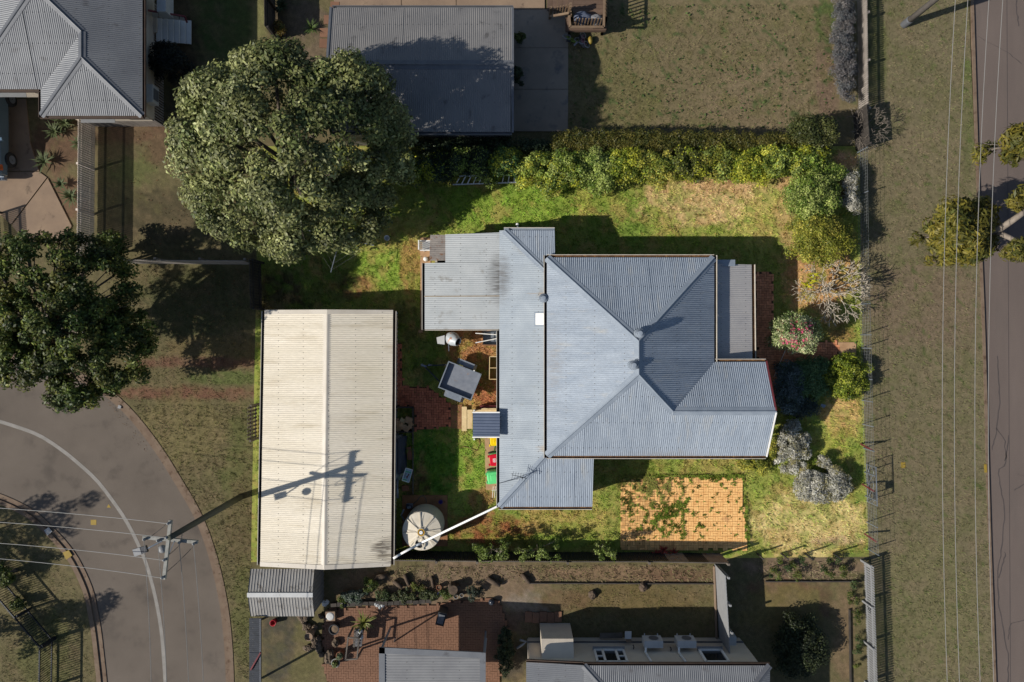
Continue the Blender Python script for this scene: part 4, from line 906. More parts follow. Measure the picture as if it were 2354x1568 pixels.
# ------------------------------------------------------------------ wheelie bins
slabs('bin_pad', [[(1114, 1004), (1150, 1004), (1150, 1126), (1117, 1126)]], .04, M['concrete'], 'narrow concrete pad under the wheelie bins', .1)
def bin_(label, quad, lid, hinge, logo=None):
    z = 1.02; P = [W(*p, z) for p in quad]; c = sum(P, V()) / 4; t = thing('wheelie_bin', label, 'bin', (c.x, c.y, 0), 'wheelie bins along the house wall')
    base = [c.lerp(p, .74) for p in P]; rim = [c.lerp(p, .97) for p in P]
    q = MB(); q.add([V((p.x, p.y, .09)) for p in base] + [V((p.x, p.y, .97)) for p in rim], [(3, 2, 1, 0), (0, 1, 5, 4), (1, 2, 6, 5), (2, 3, 7, 6), (3, 0, 4, 7)]); q.build('body', M['lid_green'] if logo != 'y' else M['bin_green'], t)
    q = MB(); q.slab([V((p.x, p.y, .99)) for p in P], .03); q.build('rim', M['lid_green'] if logo != 'y' else M['bin_green'], t)
    q = MB(); a = [c.lerp(p, .93) for p in P]; b = [c.lerp(p, .8) for p in P]
    # rounded lid corners
    def rnd(pp, f=.18): 
        out = []
        for i in range(4):
            p0, p1, p2 = pp[i - 1], pp[i], pp[(i + 1) % 4]; out += [p1.lerp(p0, f), p1.lerp(p0, f * .3).lerp(p1.lerp(p2, f * .3), .5), p1.lerp(p2, f)]
        return out
    ra, rb = rnd(a), rnd(b); n = len(ra)
    q.add([V((p.x, p.y, .995)) for p in ra] + [V((p.x, p.y, 1.035)) for p in ra] + [V((p.x, p.y, 1.065)) for p in rb], [(i, (i + 1) % n, n + (i + 1) % n, n + i) for i in range(n)] + [(n + i, n + (i + 1) % n, 2 * n + (i + 1) % n, 2 * n + i) for i in range(n)] + [tuple(range(2 * n, 3 * n))])
    lo = q.build('lid', lid, t)
    q = MB(); i0, i1 = rnd([c.lerp(p, .45) for p in P], .12), rnd([c.lerp(p, .4) for p in P], .12); n = len(i0)
    q.add([V((p.x, p.y, 1.067)) for p in i0] + [V((p.x, p.y, 1.078)) for p in i1], [(i, (i + 1) % n, n + (i + 1) % n, n + i) for i in range(n)] + [tuple(range(n, 2 * n))]); q.build('lid_panel', lid, lo)
    ex = (P[1] - P[0]).normalized(); ey = V((0, 0, 1)).cross(ex)
    for s in (.55, -.55):
        q = MB(); h_ = (P[0] + P[3]) / 2 - (c - (P[0] + P[3]) / 2) * .02; q.bar(h_ + ey * s * .25 - ex * .01 + V((0, 0, .02)), h_ + ey * s * .45 - ex * .01 + V((0, 0, .02)), .05, .04); q.build('handle', lid, t)
    for s in (1, -1):
        q = MB(); q.lathe(c + ex * -.24 + ey * s * .22 + V((0, 0, .1 - c.z)), [(.02, -.03), (.09, -.03), (.1, 0), (.09, .03), (.02, .03)], 14, M=Matrix((ex, V((0, 0, 1)), -ey)).transposed()); q.build('wheel', M['rubber'], t)
    if logo in ('r', 'y'):
        q = MB(); o = c - ex * .02; zz = 1.081; m_ = lambda a, b: o + ex * a + ey * b + V((0, 0, zz - c.z))
        if logo == 'r':
            for (a0, b0, a1, b1) in ((-.07, -.085, .07, -.065), (-.07, .065, .07, .085), (-.07, -.085, -.055, .085), (.055, -.085, .07, .085)): q.slab([m_(a0, b0), m_(a1, b0), m_(a1, b1), m_(a0, b1)], .003)
            for b0 in (-.05, -.024, .0, .026, .048): q.bar(m_(-.045, b0), m_(R(.0, .045), b0), .011, .004)
            q.bar(m_(-.04, -.04), m_(.03, .03), .012, .006); q.build('lid_print', M['white_plastic'], lo)
        else:
            for k in range(3):
                t0 = k * 2.094; q.bar(m_(.05 * math.cos(t0), .05 * math.sin(t0)), m_(.05 * math.cos(t0 + 1.5), .05 * math.sin(t0 + 1.5)), .014, .004)
            q.build('lid_print', mat('raised yellow print', A(224, 186, 0), None, 1, .5), lo)
bin_('wheelie bin with bright yellow lid under the awning edge', [(1126, 1003), (1153, 1001), (1153, 1025), (1126, 1026)], M['lid_yellow'], 'w', 'y')
bin_('light green wheelie bin with red lid between the yellow and green ones', [(1123, 1045), (1151, 1041), (1152, 1072), (1126, 1073)], M['red'], 'w', 'r')
bin_('wheelie bin with light green lid at the end of the bin row', [(1118, 1085), (1149, 1082), (1151, 1111), (1121, 1114)], M['lid_green'], 'w')
hr = thing('hose_coil', 'green garden hose coiled between the yellow and red lidded bins', 'hose', W(1145, 1031))
q = MB(); c = W(1145, 1031); 
for k in range(4): q.tube([c + V((.17 * math.cos(t) + R(-.01, .01), .17 * math.sin(t), .1 + k * .05)) for t in np.linspace(0, 6.3, 18)], .018, 6)
q.build('coil', M['hose'], hr); q = MB(); q.tube([W(1098, 1000) + V((0, 0, .03)), W(1104, 1020) + V((0, 0, .03)), W(1096, 1036) + V((0, 0, .03)), W(1082, 1030) + V((0, 0, .03)), W(1066, 1026) + V((0, 0, .03)), W(1056, 1030) + V((0, 0, .03))], .014, 6); tag(q.build('hose', M['terracotta']), 'thin brown hose lying in the grass near the bins', 'hose')
rk = thing('metal_rack', 'small white wire rack lying past the green lidded bin', 'rack', W(1140, 1128))
q = MB()
for x in (1134, 1139, 1144): q.tube([W(x, 1118, .12), W(x - 2, 1144, .1)], .012, 5)
q.bar(W(1130, 1127, .14), W(1148, 1126, .14), .02, .02); q.build('frame', M['white_plastic'], rk)

# ------------------------------------------------------------------ beside the garage wall
fw = thing('firewood_crate', 'pile of cut firewood blocks in a dark crate beside the garage', 'firewood', W(928, 976))
for a, b in (((907, 936), (950, 936)), ((950, 936), (950, 992)), ((907, 992), (950, 992))):
    q = MB(); q.bar(W(*a, .2), W(*b, .2), .05, .4); q.build('side', M['timber_dk'], fw)
for x, y, s, z in ((914, 974, .3, .4), (926, 968, .26, .36), (940, 966, .34, .42), (918, 984, .22, .36), (929, 981, .26, .48), (935, 986, .24, .42), (941, 982, .24, .5), (913, 987, .2, .34), (923, 977, .2, .5), (945, 976, .2, .46), (912, 966, .2, .3)):
    q = MB(); q.box(W(x, y, z - .12), (s, s * R(.7, 1), .24), R(-.5, .5)); q.build('log', M['concrete'] if R(0, 1) > .3 else M['pine'], fw)
ts = thing('iron_sheet_stack', 'stack of old corrugated iron sheets leaning on the garage wall', 'iron sheets', W(925, 1045))
for k in range(5):
    y0_, y1_ = 995 + k * 1.5, 1108 - k * 6
    xb = 921 + k * 4.5; a, b = W(xb, y0_), W(xb - 1, y1_); wx = (a.x + b.x) / 2
    q = MB(); vs = []; n = 12
    for j in range(n + 1):
        f = j / n; z = .75 * f + .03; xx = wx - .05 - .28 * f + .012 * (1 if j % 2 else -1)
        vs += [V((xx, a.y - .02 * j * (k % 2), z)), V((xx - .01, b.y, z))]
    q.add(vs, [(2 * j, 2 * j + 1, 2 * j + 3, 2 * j + 2) for j in range(n)]); q.build('iron_sheet', M['steel'] if k < 4 else M['navy'], ts)
sg = thing('printed_sign', 'white printed board with green bands leaning beside the iron sheets', 'sign', W(936, 1092))
A4 = [W(933, 1076, .62), W(948, 1080, .5), W(940, 1109, .5), W(924, 1104, .62)]; sx = (A4[1] - A4[0]); sy = (A4[3] - A4[0]); nrm = sy.cross(sx).normalized(); nrm = nrm if nrm.z > 0 else -nrm
q = MB(); q.add([p for p in A4] + [p - nrm * .05 for p in A4], [(0, 1, 2, 3), (4, 7, 6, 5), (0, 4, 5, 1), (1, 5, 6, 2), (2, 6, 7, 3), (3, 7, 4, 0)]); q.build('board', M['screen'], sg)
sp = lambda u, v: A4[0] + sx * u + sy * v + nrm * .006
def band(u0, v0, u1, v1, m, name): q = MB(); q.face([sp(u0, v0), sp(u1, v0), sp(u1, v1), sp(u0, v1)]); q.build(name, m, sg)
band(.02, .2, .98, .3, M['lightgreen'], 'green_band'); band(.02, .86, .98, .96, M['lightgreen'], 'green_band')
q = MB(); q.face([sp(.62, .36), sp(.78, .36), sp(.8, .46), sp(.7, .56), sp(.72, .76), sp(.6, .84), sp(.56, .7), sp(.44, .74), sp(.42, .64), sp(.56, .54)]); q.build('printed_figure', M['skin'], sg)
q = MB()
for k in range(8): q.bar(sp(.1 + .03 * (k % 2), .38 + k * .055), sp(.1 + R(.18, .28), .38 + k * .055), .012, .002)
q.build('printed_lines', M['navy'], sg)
q = MB()
for i in range(4): q.bar(A4[i] + nrm * .01, A4[(i + 1) % 4] + nrm * .01, .03, .03)
q.build('frame', M['white_plastic'], sg)
q = MB(); q.bar(W(949.5, 990, .07), W(949.5, 1136, .07), .05, .16); tag(q.build('garden_edging', M['timber']), 'straight timber edging between the garage strip and the lawn', 'edging')
q = MB(); q.box(W(941, 1042, .2), (.2, .6, .12), .1); tag(q.build('timber_offcut', M['terracotta']), 'red brown timber offcut beside the corrugated iron stack', 'timber')
q = MB(); q.box(W(932, 1122, .15), (.3, .25, .2), .1); tag(q.build('brick_block', M['terracotta']), 'terracotta block lying near the pump by the garage', 'block')
gr_ = thing('grass_clump', 'small yellow green strappy plant between iron sheets and edging', 'plant', W(942, 1030))
q = MB(); rosette(q, W(942, 1028, .1), 26, .4, .03, .9); q.build('leaf_blades', mat('yellow green blades', A(110, 130, 30), A(84, 104, 26), 5, .6), gr_)
q = MB(); q.tube([W(913, 1120, .5), W(914, 1145, .5)], .06, 10); q.tube([W(914, 1100, .4), W(913, 1120, .5)], .05, 8); tag(q.build('gas_bottle', M['steel'], smooth=True), 'grey metal cylinder lying along the garage wall', 'cylinder')

# ------------------------------------------------------------------ clothes hoist, ladder, chair, small yard things
hb = W(803, 560); ho = thing('clothes_hoist', 'rotary clothes hoist with thin grey arms half under the big tree', 'clothes hoist', hb)
q = MB(); q.tube([hb, hb + V((0, 0, 1.95))], .035, 8); q.build('post', M['steel'], ho)
for k in range(4):
    a = math.radians(-13 + 90 * k); d = V((math.cos(a), math.sin(a), 0)); q = MB(); q.tube([hb + V((0, 0, 1.75)), hb + d * 1.6 + V((0, 0, 1.95))], .02, 6); q.tube([hb + V((0, 0, 1.3)), hb + d * .7 + V((0, 0, 1.84))], .012, 5); q.build('arm', M['steel'], ho)
q = MB()
for r in (.6, .9, 1.2, 1.5):
    pts = [hb + V((math.cos(math.radians(-13 + 90 * k)) * r, math.sin(math.radians(-13 + 90 * k)) * r, 1.75 + .125 * r)) for k in range(5)]
    q.tube(pts, .004, 4)
q.build('line_wires', M['wire'], ho)
q = MB(); c = W(891.6, 549); q.lathe(c, [(.0, .02), (.1, .02), (.125, .26), (.13, .28), (.11, .28), (.09, .1), (0, .1)], 18); tag(q.build('bucket', M['white_plastic'], smooth=True), 'small white bucket standing alone on the grass', 'bucket')
ld = thing('ladder', 'long aluminium ladder leaning on its side against the shaded hedge', 'ladder', W(1113, 415))
A0, A1 = W(1041, 424.5, .12), W(1188, 419.5, .12); B0, B1 = W(1052, 405, .5), W(1190, 402, .5)
for a, b in ((A0, A1), (B0, B1)): q = MB(); q.bar(a, b, .04, .09); q.build('rail', M['alloy'], ld)
for k in range(11): f = (k + .5) / 11; q = MB(); q.bar(A0.lerp(A1, f), B0.lerp(B1, f), .04, .04); q.build('rung', M['alloy'], ld)
slabs('path', [[(966, 546), (990, 546), (990, 760), (966, 760)]], .03, M['concrete'], 'narrow concrete strip along the back wall of the house', .08)
pc = thing('plastic_chair', 'white plastic garden chair half under the rusty roof sheet', 'chair', W(980, 569))
c = W(984, 569); q = MB(); q.box(c + V((0, 0, .43)), (.42, .44, .03)); q.build('seat', M['white_plastic'], pc)
for dx, dy in ((-.18, -.19), (.18, -.19), (-.18, .19), (.18, .19)): q = MB(); q.bar(c + V((dx, dy, 0)), c + V((dx * .9, dy * .9, .42)), .04, .04); q.build('leg', M['white_plastic'], pc)
for k in range(5): q = MB(); y_ = -.18 + k * .09; q.bar(c + V((-.2, y_, .45)), c + V((-.32, y_, .85)), .06, .02); q.build('back_slat', M['white_plastic'], pc)
q = MB(); q.bar(c + V((-.33, -.22, .86)), c + V((-.33, .22, .86)), .05, .04)
for s in (-.22, .22): q.bar(c + V((-.3, s, .66)), c + V((.2, s, .64)), .05, .03); q.bar(c + V((.19, s, .64)), c + V((.19, s, .42)), .03, .03)
q.build('armrest', M['white_plastic'], pc)
q = MB(); c = W(980, 597); q.lathe(c, [(0, .01), (.1, .01), (.11, .3), (.06, .36), (0, .36)], 18); tag(q.build('plastic_drum', M['white_plastic'], smooth=True), 'small white plastic drum below the garden chair', 'drum')
q = MB(); c = W(967.5, 762); q.box(c + V((0, 0, .05)), (.2, .12, .1)); tag(q.build('brick', M['concrete']), 'loose brick at the corner of the back wall strip', 'brick')
q = MB(); q.lathe(W(1189, 520), [(0, 0), (.07, 0), (.07, .5), (.05, .52), (0, .52)], 14); tag(q.build('vent_pipe', M['white_plastic'], smooth=True), 'short pale vent pipe in the shadow behind the house', 'pipe')
q = MB(); q.tube([W(1779, 867, .1), W(1806, 804, .5)], .012, 6); tag(q.build('stake', M['white_plastic']), 'thin pale garden stake leaning below the pink camellia', 'stake')
q = MB(); q.slab([W(1882, 927) + V((0, 0, .3)), W(1893, 930) + V((0, 0, .3)), W(1888, 937) + V((0, 0, .28)), W(1880, 932) + V((0, 0, .28))], .02); tag(q.build('letter_tray', M['steel']), 'small pale square tray in the dark shaded bed', 'tray')
q = MB(); q.lathe(W(1014, 1152), [(0, .07), (.08, .07), (.1, .2), (.08, .2), (.07, .1), (0, .1)], 14); tag(q.build('plant_pot', mat('purple plastic', A(64, 44, 130), None, 1, .5)), 'small purple pot on the tank slab', 'pot')
# ------------------------------------------------------------------ paving
BL, BW, BH = .219, .103, .05
def brick_proto(m):
    q = MB(); a, b, c = BL / 2, BW / 2, BH / 2; i = .006
    q.add([(-a, -b, -c), (a, -b, -c), (a, b, -c), (-a, b, -c), (-a, -b, c - i), (a, -b, c - i), (a, b, c - i), (-a, b, c - i), (-a + i, -b + i, c), (a - i, -b + i, c), (a - i, b - i, c), (-a + i, b - i, c)],
          [(0, 1, 5, 4), (1, 2, 6, 5), (2, 3, 7, 6), (3, 0, 4, 7), (4, 5, 9, 8), (5, 6, 10, 9), (6, 7, 11, 10), (7, 4, 8, 11), (8, 9, 10, 11)])
    return protomesh(q, 'brick', m)
def lay(poly, pattern, ang):
    """brick centres and turns inside a photo-pixel outline laid on the ground"""
    P = [W(*p) for p in poly]; c = sum(P, V()) / len(P); out = []; u = .1155; ca, sa = math.cos(ang), math.sin(ang); n = 60
    pw = [(p.x, p.y) for p in P]
    def put(x, y, r):
        X, Y = c.x + x * ca - y * sa, c.y + x * sa + y * ca
        if inpoly(np.array([X]), np.array([Y]), pw)[0]: out.append((X, Y, ang + r))
    if pattern == 'basket':
        for i in range(-n, n):
            for j in range(-n, n):
                x, y = i * 2 * u, j * 2 * u
                if (i + j) % 2: put(x, y - u / 2, 0); put(x, y + u / 2, 0)
                else: put(x - u / 2, y, math.pi / 2); put(x + u / 2, y, math.pi / 2)
    else:
        for k in range(-n, n):
            for m_ in range(-n // 3, n // 3):
                x0 = (k % 4 + 4 * m_); put((x0 + 1) * u, (k + .5) * u, 0); x1_ = ((k + 3) % 4 + 4 * m_); put((x1_ + .5) * u, (k + 1) * u, math.pi / 2)
    return out
def paving(name, label, poly, pattern, ang, mb_, mj, z=.02, limit=300, skip=None, tight=False):
    q = MB(); q.slab([W(x, y) + V((0, 0, z)) for x, y in poly], .06); o = struct(name, q, mj, label)
    spots = [s for s in lay(poly, pattern, ang) if not (skip and skip(*s))]
    cx, cy = sum(s[0] for s in spots) / len(spots), sum(s[1] for s in spots) / len(spots)
    spots.sort(key=lambda s: math.hypot(s[0], s[1]) if len(spots) > limit else 0)
    pr = brick_proto(mb_)
    if tight:
        for v in pr.data.vertices: v.co.x *= 1.035; v.co.y *= 1.07
    for X, Y, r in spots[:limit]: piece(pr, o, (X, Y, z + BH / 2 - .012 + R(-.008, .006)), (R(-.04, .04), R(-.04, .04), r + R(-.04, .04)))
    if len(spots) > limit:
        q = MB(); vs = [V(v.co) for v in pr.data.vertices]; fs = [tuple(p.vertices) for p in pr.data.polygons]
        for X, Y, r in spots[limit:]:
            Mr = Matrix.Rotation(r + R(-.03, .03), 3, 'Z'); off = V((X, Y, z + BH / 2 - .012 + R(-.004, .005))); q.add([Mr @ v + off for v in vs], fs)
        tag(q.build('bricks', mb_, o), kind='stuff')
    return o
def mossy(X, Y, r):
    x, y = X * 48.5 + 1177, 784 - Y * 48.5
    d = min(math.hypot((x - 1525) / 55, (y - 1185) / 34), math.hypot((x - 1500) / 60, (y - 1140) / 24) + .25, math.hypot((x - 1445) / 22, (y - 1120) / 50) + .2)
    return float(fbm(np.array([x / 16]), np.array([y / 16]), 5, 3)[0]) > .5 + .3 * d or R(0, 1) < .01
paving('patio', 'apricot brick patio in basket weave with grass growing through it', [(1427, 1104), (1565, 1100), (1704, 1097), (1712, 1180), (1717, 1260), (1570, 1263), (1426, 1262)], 'basket', -.006, M['brick_sun'], M['joint'])
paving('path', 'red herringbone brick path from the garage to the back steps', [(906, 788), (922, 788), (926, 888), (986, 890), (1036, 930), (1037, 979), (953, 990), (953, 936), (906, 936)], 'herring', 0, M['brick_in'], M['joint_dim'])
paving('path', 'brown brick path along the front verandah', [(1735, 625), (1772, 625), (1776, 632), (1778, 782), (1927, 786), (1927, 832), (1790, 832), (1785, 900), (1776, 960), (1740, 840)], 'herring', 0, M['brick_front'], M['joint_dim'])
q = MB(); q.slab([W(x, y) + V((0, 0, .05)) for x, y in ((1926, 787), (1967, 787), (1967, 818), (1946, 822), (1927, 818))], .06); struct('path', q, M['concrete'], 'terracotta coloured slab at the street end of the brick path')
q = MB(); q.slab([W(x, y) + V((0, 0, .05)) for x, y in ((1037, 930), (1063, 930), (1063, 986), (1037, 984))], .08); struct('step', q, M['concrete_brown'], 'low concrete step at the foot of the timber steps')

# ------------------------------------------------------------------ foliage palettes
def pal(*cs): return [A(*c) for c in cs]
BIG = pal((138, 140, 88), (112, 118, 68), (150, 152, 104), (92, 102, 56), (124, 126, 78))
BIG = [tuple(min(.8, c * 1.12) for c in q) for q in BIG]
HEDGE_IN = pal((156, 156, 48), (118, 130, 40), (176, 172, 66), (92, 108, 34), (104, 116, 46))
HEDGE_IN = [tuple(min(.8, c * 1.35) for c in q) for q in HEDGE_IN]
HEDGE_OUT = pal((104, 98, 42), (86, 86, 36), (116, 108, 50), (70, 76, 32))
GLOSSY = pal((118, 134, 56), (142, 154, 78), (88, 110, 40), (156, 164, 92), (74, 94, 34))
GLOSSY = [tuple(min(.8, c * 1.4) for c in q) for q in GLOSSY]
YEL = pal((150, 146, 56), (124, 126, 46), (170, 160, 72), (96, 104, 38))
YEL = [tuple(min(.8, c * 1.3) for c in q) for q in YEL]
GREY = pal((196, 192, 176), (172, 170, 156), (214, 210, 196), (146, 144, 124), (156, 148, 100))
LEFT = pal((84, 96, 42), (66, 80, 34), (102, 110, 50), (54, 68, 30), (92, 92, 40))
LEFT = [tuple(min(.8, c * 1.25) for c in q) for q in LEFT]
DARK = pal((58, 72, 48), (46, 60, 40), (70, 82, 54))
LAV = pal((112, 108, 108), (96, 98, 98), (122, 116, 112), (88, 90, 92))
STREET = pal((116, 106, 42), (96, 92, 38), (130, 118, 50), (82, 84, 36))
STREET = [tuple(min(.8, c * 1.2) for c in q) for q in STREET]

# big tree across the back fence
bigp = [(655, 335, 205, 190, 5.0, 3.6), (800, 215, 120, 95, 5.0, 2.4), (640, 165, 130, 78, 5.6, 2.0), (490, 235, 95, 90, 5.0, 2.2), (455, 345, 76, 110, 4.4, 2.4), (520, 460, 110, 110, 3.8, 2.4), (650, 520, 120, 90, 2.6, 2.0), (775, 500, 110, 84, 2.4, 1.8), (868, 390, 86, 92, 3.2, 2.2), (885, 290, 66, 70, 4.2, 2.0), (560, 555, 62, 46, 2.4, 1.5), (780, 330, 130, 120, 5.2, 2.9), (560, 330, 120, 110, 5.4, 2.8)]
bigp = [(668 + (x - 652) * .93, 350 + (y - 345) * .93, a * .95, b * .95, z, r_) for x, y, a, b, z, r_ in bigp]
bt = plant('broad_tree', 'huge round olive green tree spreading over the back corner of the sunny yard', 'tree', bigp, 8.4, 1.9, 520, .56, 260, .17, BIG, M['leaf'], M['bark'], base=W(700, 440), seed=3, r0=.28, nl=22, aspect=.5, lvar=.5, clvar=.38)
leftp = [(150, 590, 96, 58, 4.8, 1.4), (70, 620, 130, 84, 5.2, 1.7), (225, 655, 84, 78, 4.8, 1.6), (120, 755, 150, 96, 5.4, 1.8), (275, 790, 74, 96, 4.0, 1.6), (30, 835, 120, 56, 4.4, 1.4), (185, 895, 74, 52, 3.2, 1.3), (-60, 720, 110, 120, 5.0, 1.8)]
plant('street_tree', 'open crowned dark green tree overhanging the curving street', 'tree', leftp, 7.4, 3.0, 560, .37, 150, .15, LEFT, M['leaf'], M['bark_pale'], base=W(150, 770), seed=5, r0=.2, nl=60, lvar=.55, clvar=.5, lump=.3)
# shrubs by the fence corner left
plant('leafy_shrub', 'dark leafy shrub at the foot of the neighbour picket fence', 'shrub', ell(250, 570, 40, 38), 1.8, .5, 16, .35, 160, .13, LEFT, M['leaf'], M['bark_dim'], seed=7, r0=.05)
# inner hedge row: individual shrubs
hr_ = [(985, 385, 62, 36, 2.0, DARK, 'dark shaded evergreen shrub in the corner beside the big tree'), (1085, 378, 58, 34, 2.0, DARK, 'dark shaded shrub behind the aluminium ladder'),  # darker palettes put the big tree's shade into these leaf colours
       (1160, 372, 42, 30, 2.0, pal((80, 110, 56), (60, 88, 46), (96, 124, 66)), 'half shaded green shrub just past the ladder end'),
       (1245, 395, 50, 44, 2.1, HEDGE_IN, 'yellow green shrub at the ladder end of the sunlit row'), (1305, 385, 52, 44, 2.3, GLOSSY, 'glossy dark leaved shrub in the sunlit hedge row'), (1375, 390, 48, 42, 2.2, GLOSSY, 'second glossy shrub in the sunlit hedge row'),
       (1440, 380, 46, 40, 2.2, HEDGE_IN, 'bright yellow shrub near the middle of the sunlit row'), (1510, 385, 52, 40, 2.2, YEL, 'olive bushy shrub behind the tan bare patch'), (1585, 375, 48, 36, 2.2, pal((104, 108, 50), (84, 90, 40), (126, 122, 66)), 'dull olive shrub near the bare patch'),
       (1650, 372, 46, 34, 2.0, YEL, 'sparse dark olive shrub toward the street end of the row'), (1715, 380, 48, 36, 2.1, HEDGE_IN, 'golden green shrub toward the street end of the row'), (1785, 372, 50, 34, 2.2, HEDGE_IN, 'golden shrub beside the corner bush'), (1850, 365, 46, 28, 2.0, GLOSSY, 'pale green shrub at the street end of the hedge row')]
for i, (x, y, rx, ry, h, p, lab) in enumerate(hr_):
    plant('hedge_shrub', lab, 'shrub', ell(x, y, rx + 14, ry + 6, jit=.16), h, .7, 34, .3, 210, .1, p + (GLOSSY if i % 2 else HEDGE_IN)[:2], M['leaf'], M['bark'], group='shrubs in the row along the back fence', seed=20 + i, r0=.05, nl=5, lvar=.4)
# clipped neighbour hedge just behind
hp = [(1268, 300), (1300, 296), (1400, 297), (1500, 299), (1600, 300), (1700, 302), (1800, 306), (1832, 310), (1832, 352), (1700, 352), (1500, 352), (1300, 352), (1262, 345)]
plant('clipped_hedge', 'long clipped olive hedge along the neighbouring lawn', 'hedge', hp, 1.7, 1.4, 170, .27, 170, .085, HEDGE_OUT, M['leaf'], M['bark'], seed=41, r0=.05, nl=40, flat=.6, lump=.03, clvar=.15)
plant('rounded_bush', 'rounded dark green bush at the fence end of the clipped hedge', 'bush', ell(1872, 300, 60, 38), 2.3, 1.0, 42, .33, 180, .1, pal((88, 92, 48), (70, 78, 40), (104, 104, 60)), M['leaf'], M['bark'], seed=42, r0=.06)
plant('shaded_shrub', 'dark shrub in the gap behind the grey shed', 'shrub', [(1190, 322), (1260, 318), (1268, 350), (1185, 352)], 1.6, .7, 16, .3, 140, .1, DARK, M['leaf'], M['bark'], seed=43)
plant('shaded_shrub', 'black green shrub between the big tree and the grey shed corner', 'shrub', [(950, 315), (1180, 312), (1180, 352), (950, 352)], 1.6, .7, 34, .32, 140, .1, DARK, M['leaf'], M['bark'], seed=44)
# street-side garden
plant('glossy_shrub', 'bright glossy green round shrub beside the east fence', 'shrub', ell(1868, 452, 62, 62), 2.2, .7, 46, .32, 230, .085, GLOSSY, M['leaf'], M['bark'], seed=51, r0=.06, lvar=.45)
plant('upright_shrub', 'dark green shrub touching the glossy shrub near the fence corner', 'shrub', ell(1900, 400, 46, 28), 1.7, .6, 18, .28, 170, .09, GLOSSY, M['leaf'], M['bark'], seed=52)
plant('olive_shrub', 'large olive yellow shrub beside the bare branched tree', 'shrub', ell(1890, 548, 74, 62), 2.3, .7, 60, .32, 210, .1, YEL, M['leaf'], M['bark'], seed=53, r0=.06, aspect=.35, lvar=.45)
plant('silver_shrub', 'silver grey spiky shrub against the wire fence near the corner', 'shrub', [(1932, 392), (1972, 386), (1976, 500), (1955, 505), (1935, 440)], 1.2, .5, 22, .24, 170, .12, GREY, M['leaf_matt'], M['bark'], seed=54, aspect=.22)
# camellia with pink flowers
cm = plant('camellia', 'round camellia bush covered in pink flowers beside the brick path', 'bush', ell(1833, 767, 60, 46), 2.3, .8, 40, .3, 210, .085, pal((190, 196, 140), (150, 166, 100), (214, 214, 168), (110, 130, 72)), M['leaf'], M['bark'], seed=55, r0=.05, lvar=.5)
fm = mat('pink petals', A(214, 66, 104), A(232, 120, 150), 6, .6); fl = MB()
for _ in range(95):
    a, r = R(0, 6.28), R(.05, .98) ** .6; x, y = 1833 + 55 * r * math.cos(a), 767 + 42 * r * math.sin(a); z = .9 + 1.45 * math.sqrt(max(0, 1 - r * r)) + .05; c = W(x, y, z)
    for k in range(5): t = k * 1.257 + a; fl.add([c, c + V((.05 * math.cos(t - .5), .05 * math.sin(t - .5), .02)), c + V((.075 * math.cos(t), .075 * math.sin(t), .025)), c + V((.05 * math.cos(t + .5), .05 * math.sin(t + .5), .02))], [(0, 1, 2, 3)])
tag(fl.build('blossoms', fm, cm), kind='stuff')
# shaded grey bushes under the gable, hebe-like
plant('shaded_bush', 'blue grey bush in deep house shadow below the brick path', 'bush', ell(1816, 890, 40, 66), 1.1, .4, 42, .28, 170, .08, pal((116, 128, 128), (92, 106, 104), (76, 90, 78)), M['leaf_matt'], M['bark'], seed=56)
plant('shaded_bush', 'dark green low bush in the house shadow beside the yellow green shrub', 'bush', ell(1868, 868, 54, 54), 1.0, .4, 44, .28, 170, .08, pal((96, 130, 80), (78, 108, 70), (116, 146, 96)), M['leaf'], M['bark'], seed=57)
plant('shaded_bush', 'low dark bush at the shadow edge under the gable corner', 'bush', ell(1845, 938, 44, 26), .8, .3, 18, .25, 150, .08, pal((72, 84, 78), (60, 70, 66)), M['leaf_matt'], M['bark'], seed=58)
plant('fence_shrub', 'yellow green leafy shrub with small white flowers growing through the wire fence', 'shrub', ell(1946, 868, 54, 54, jit=.18), 1.1, .3, 38, .28, 190, .1, pal((142, 150, 44), (112, 128, 38), (166, 170, 66), (84, 100, 30)), M['leaf'], M['bark'], seed=59)
plant('silver_bush', 'silver grey bush with long leaves beside the house corner', 'bush', ell(1822, 1030, 44, 62), 1.0, .3, 40, .24, 190, .13, GREY, M['leaf_matt'], M['bark'], seed=60, aspect=.25, lvar=.5)
plant('silver_bush', 'broad silver lavender mound at the front of the lawn', 'bush', ell(1875, 1118, 52, 40), .95, .3, 40, .24, 210, .12, GREY, M['leaf_matt'], M['bark'], seed=61, aspect=.25, lvar=.5)
plant('silver_bush', 'round silver lavender mound nearest the wire fence', 'bush', ell(1925, 1112, 32, 40), .95, .3, 26, .24, 210, .12, GREY, M['leaf_matt'], M['bark'], seed=62, aspect=.25, lvar=.5)
plant('silver_bush', 'small silver tuft behind the two lavender mounds', 'bush', ell(1893, 1062, 16, 14), .7, .2, 8, .18, 150, .1, GREY, M['leaf_matt'], M['bark'], seed=63, aspect=.25)
plant('corner_bush', 'dark gold leaved bush under the front corner of the house', 'bush', ell(1735, 1062, 42, 20), .9, .3, 18, .24, 170, .1, YEL, M['leaf'], M['bark'], seed=64)
plant('corner_bush', 'yellow leaved low bush against the gable wall', 'bush', ell(1776, 1020, 12, 40), .8, .3, 10, .22, 150, .1, YEL, M['leaf'], M['bark'], seed=65)
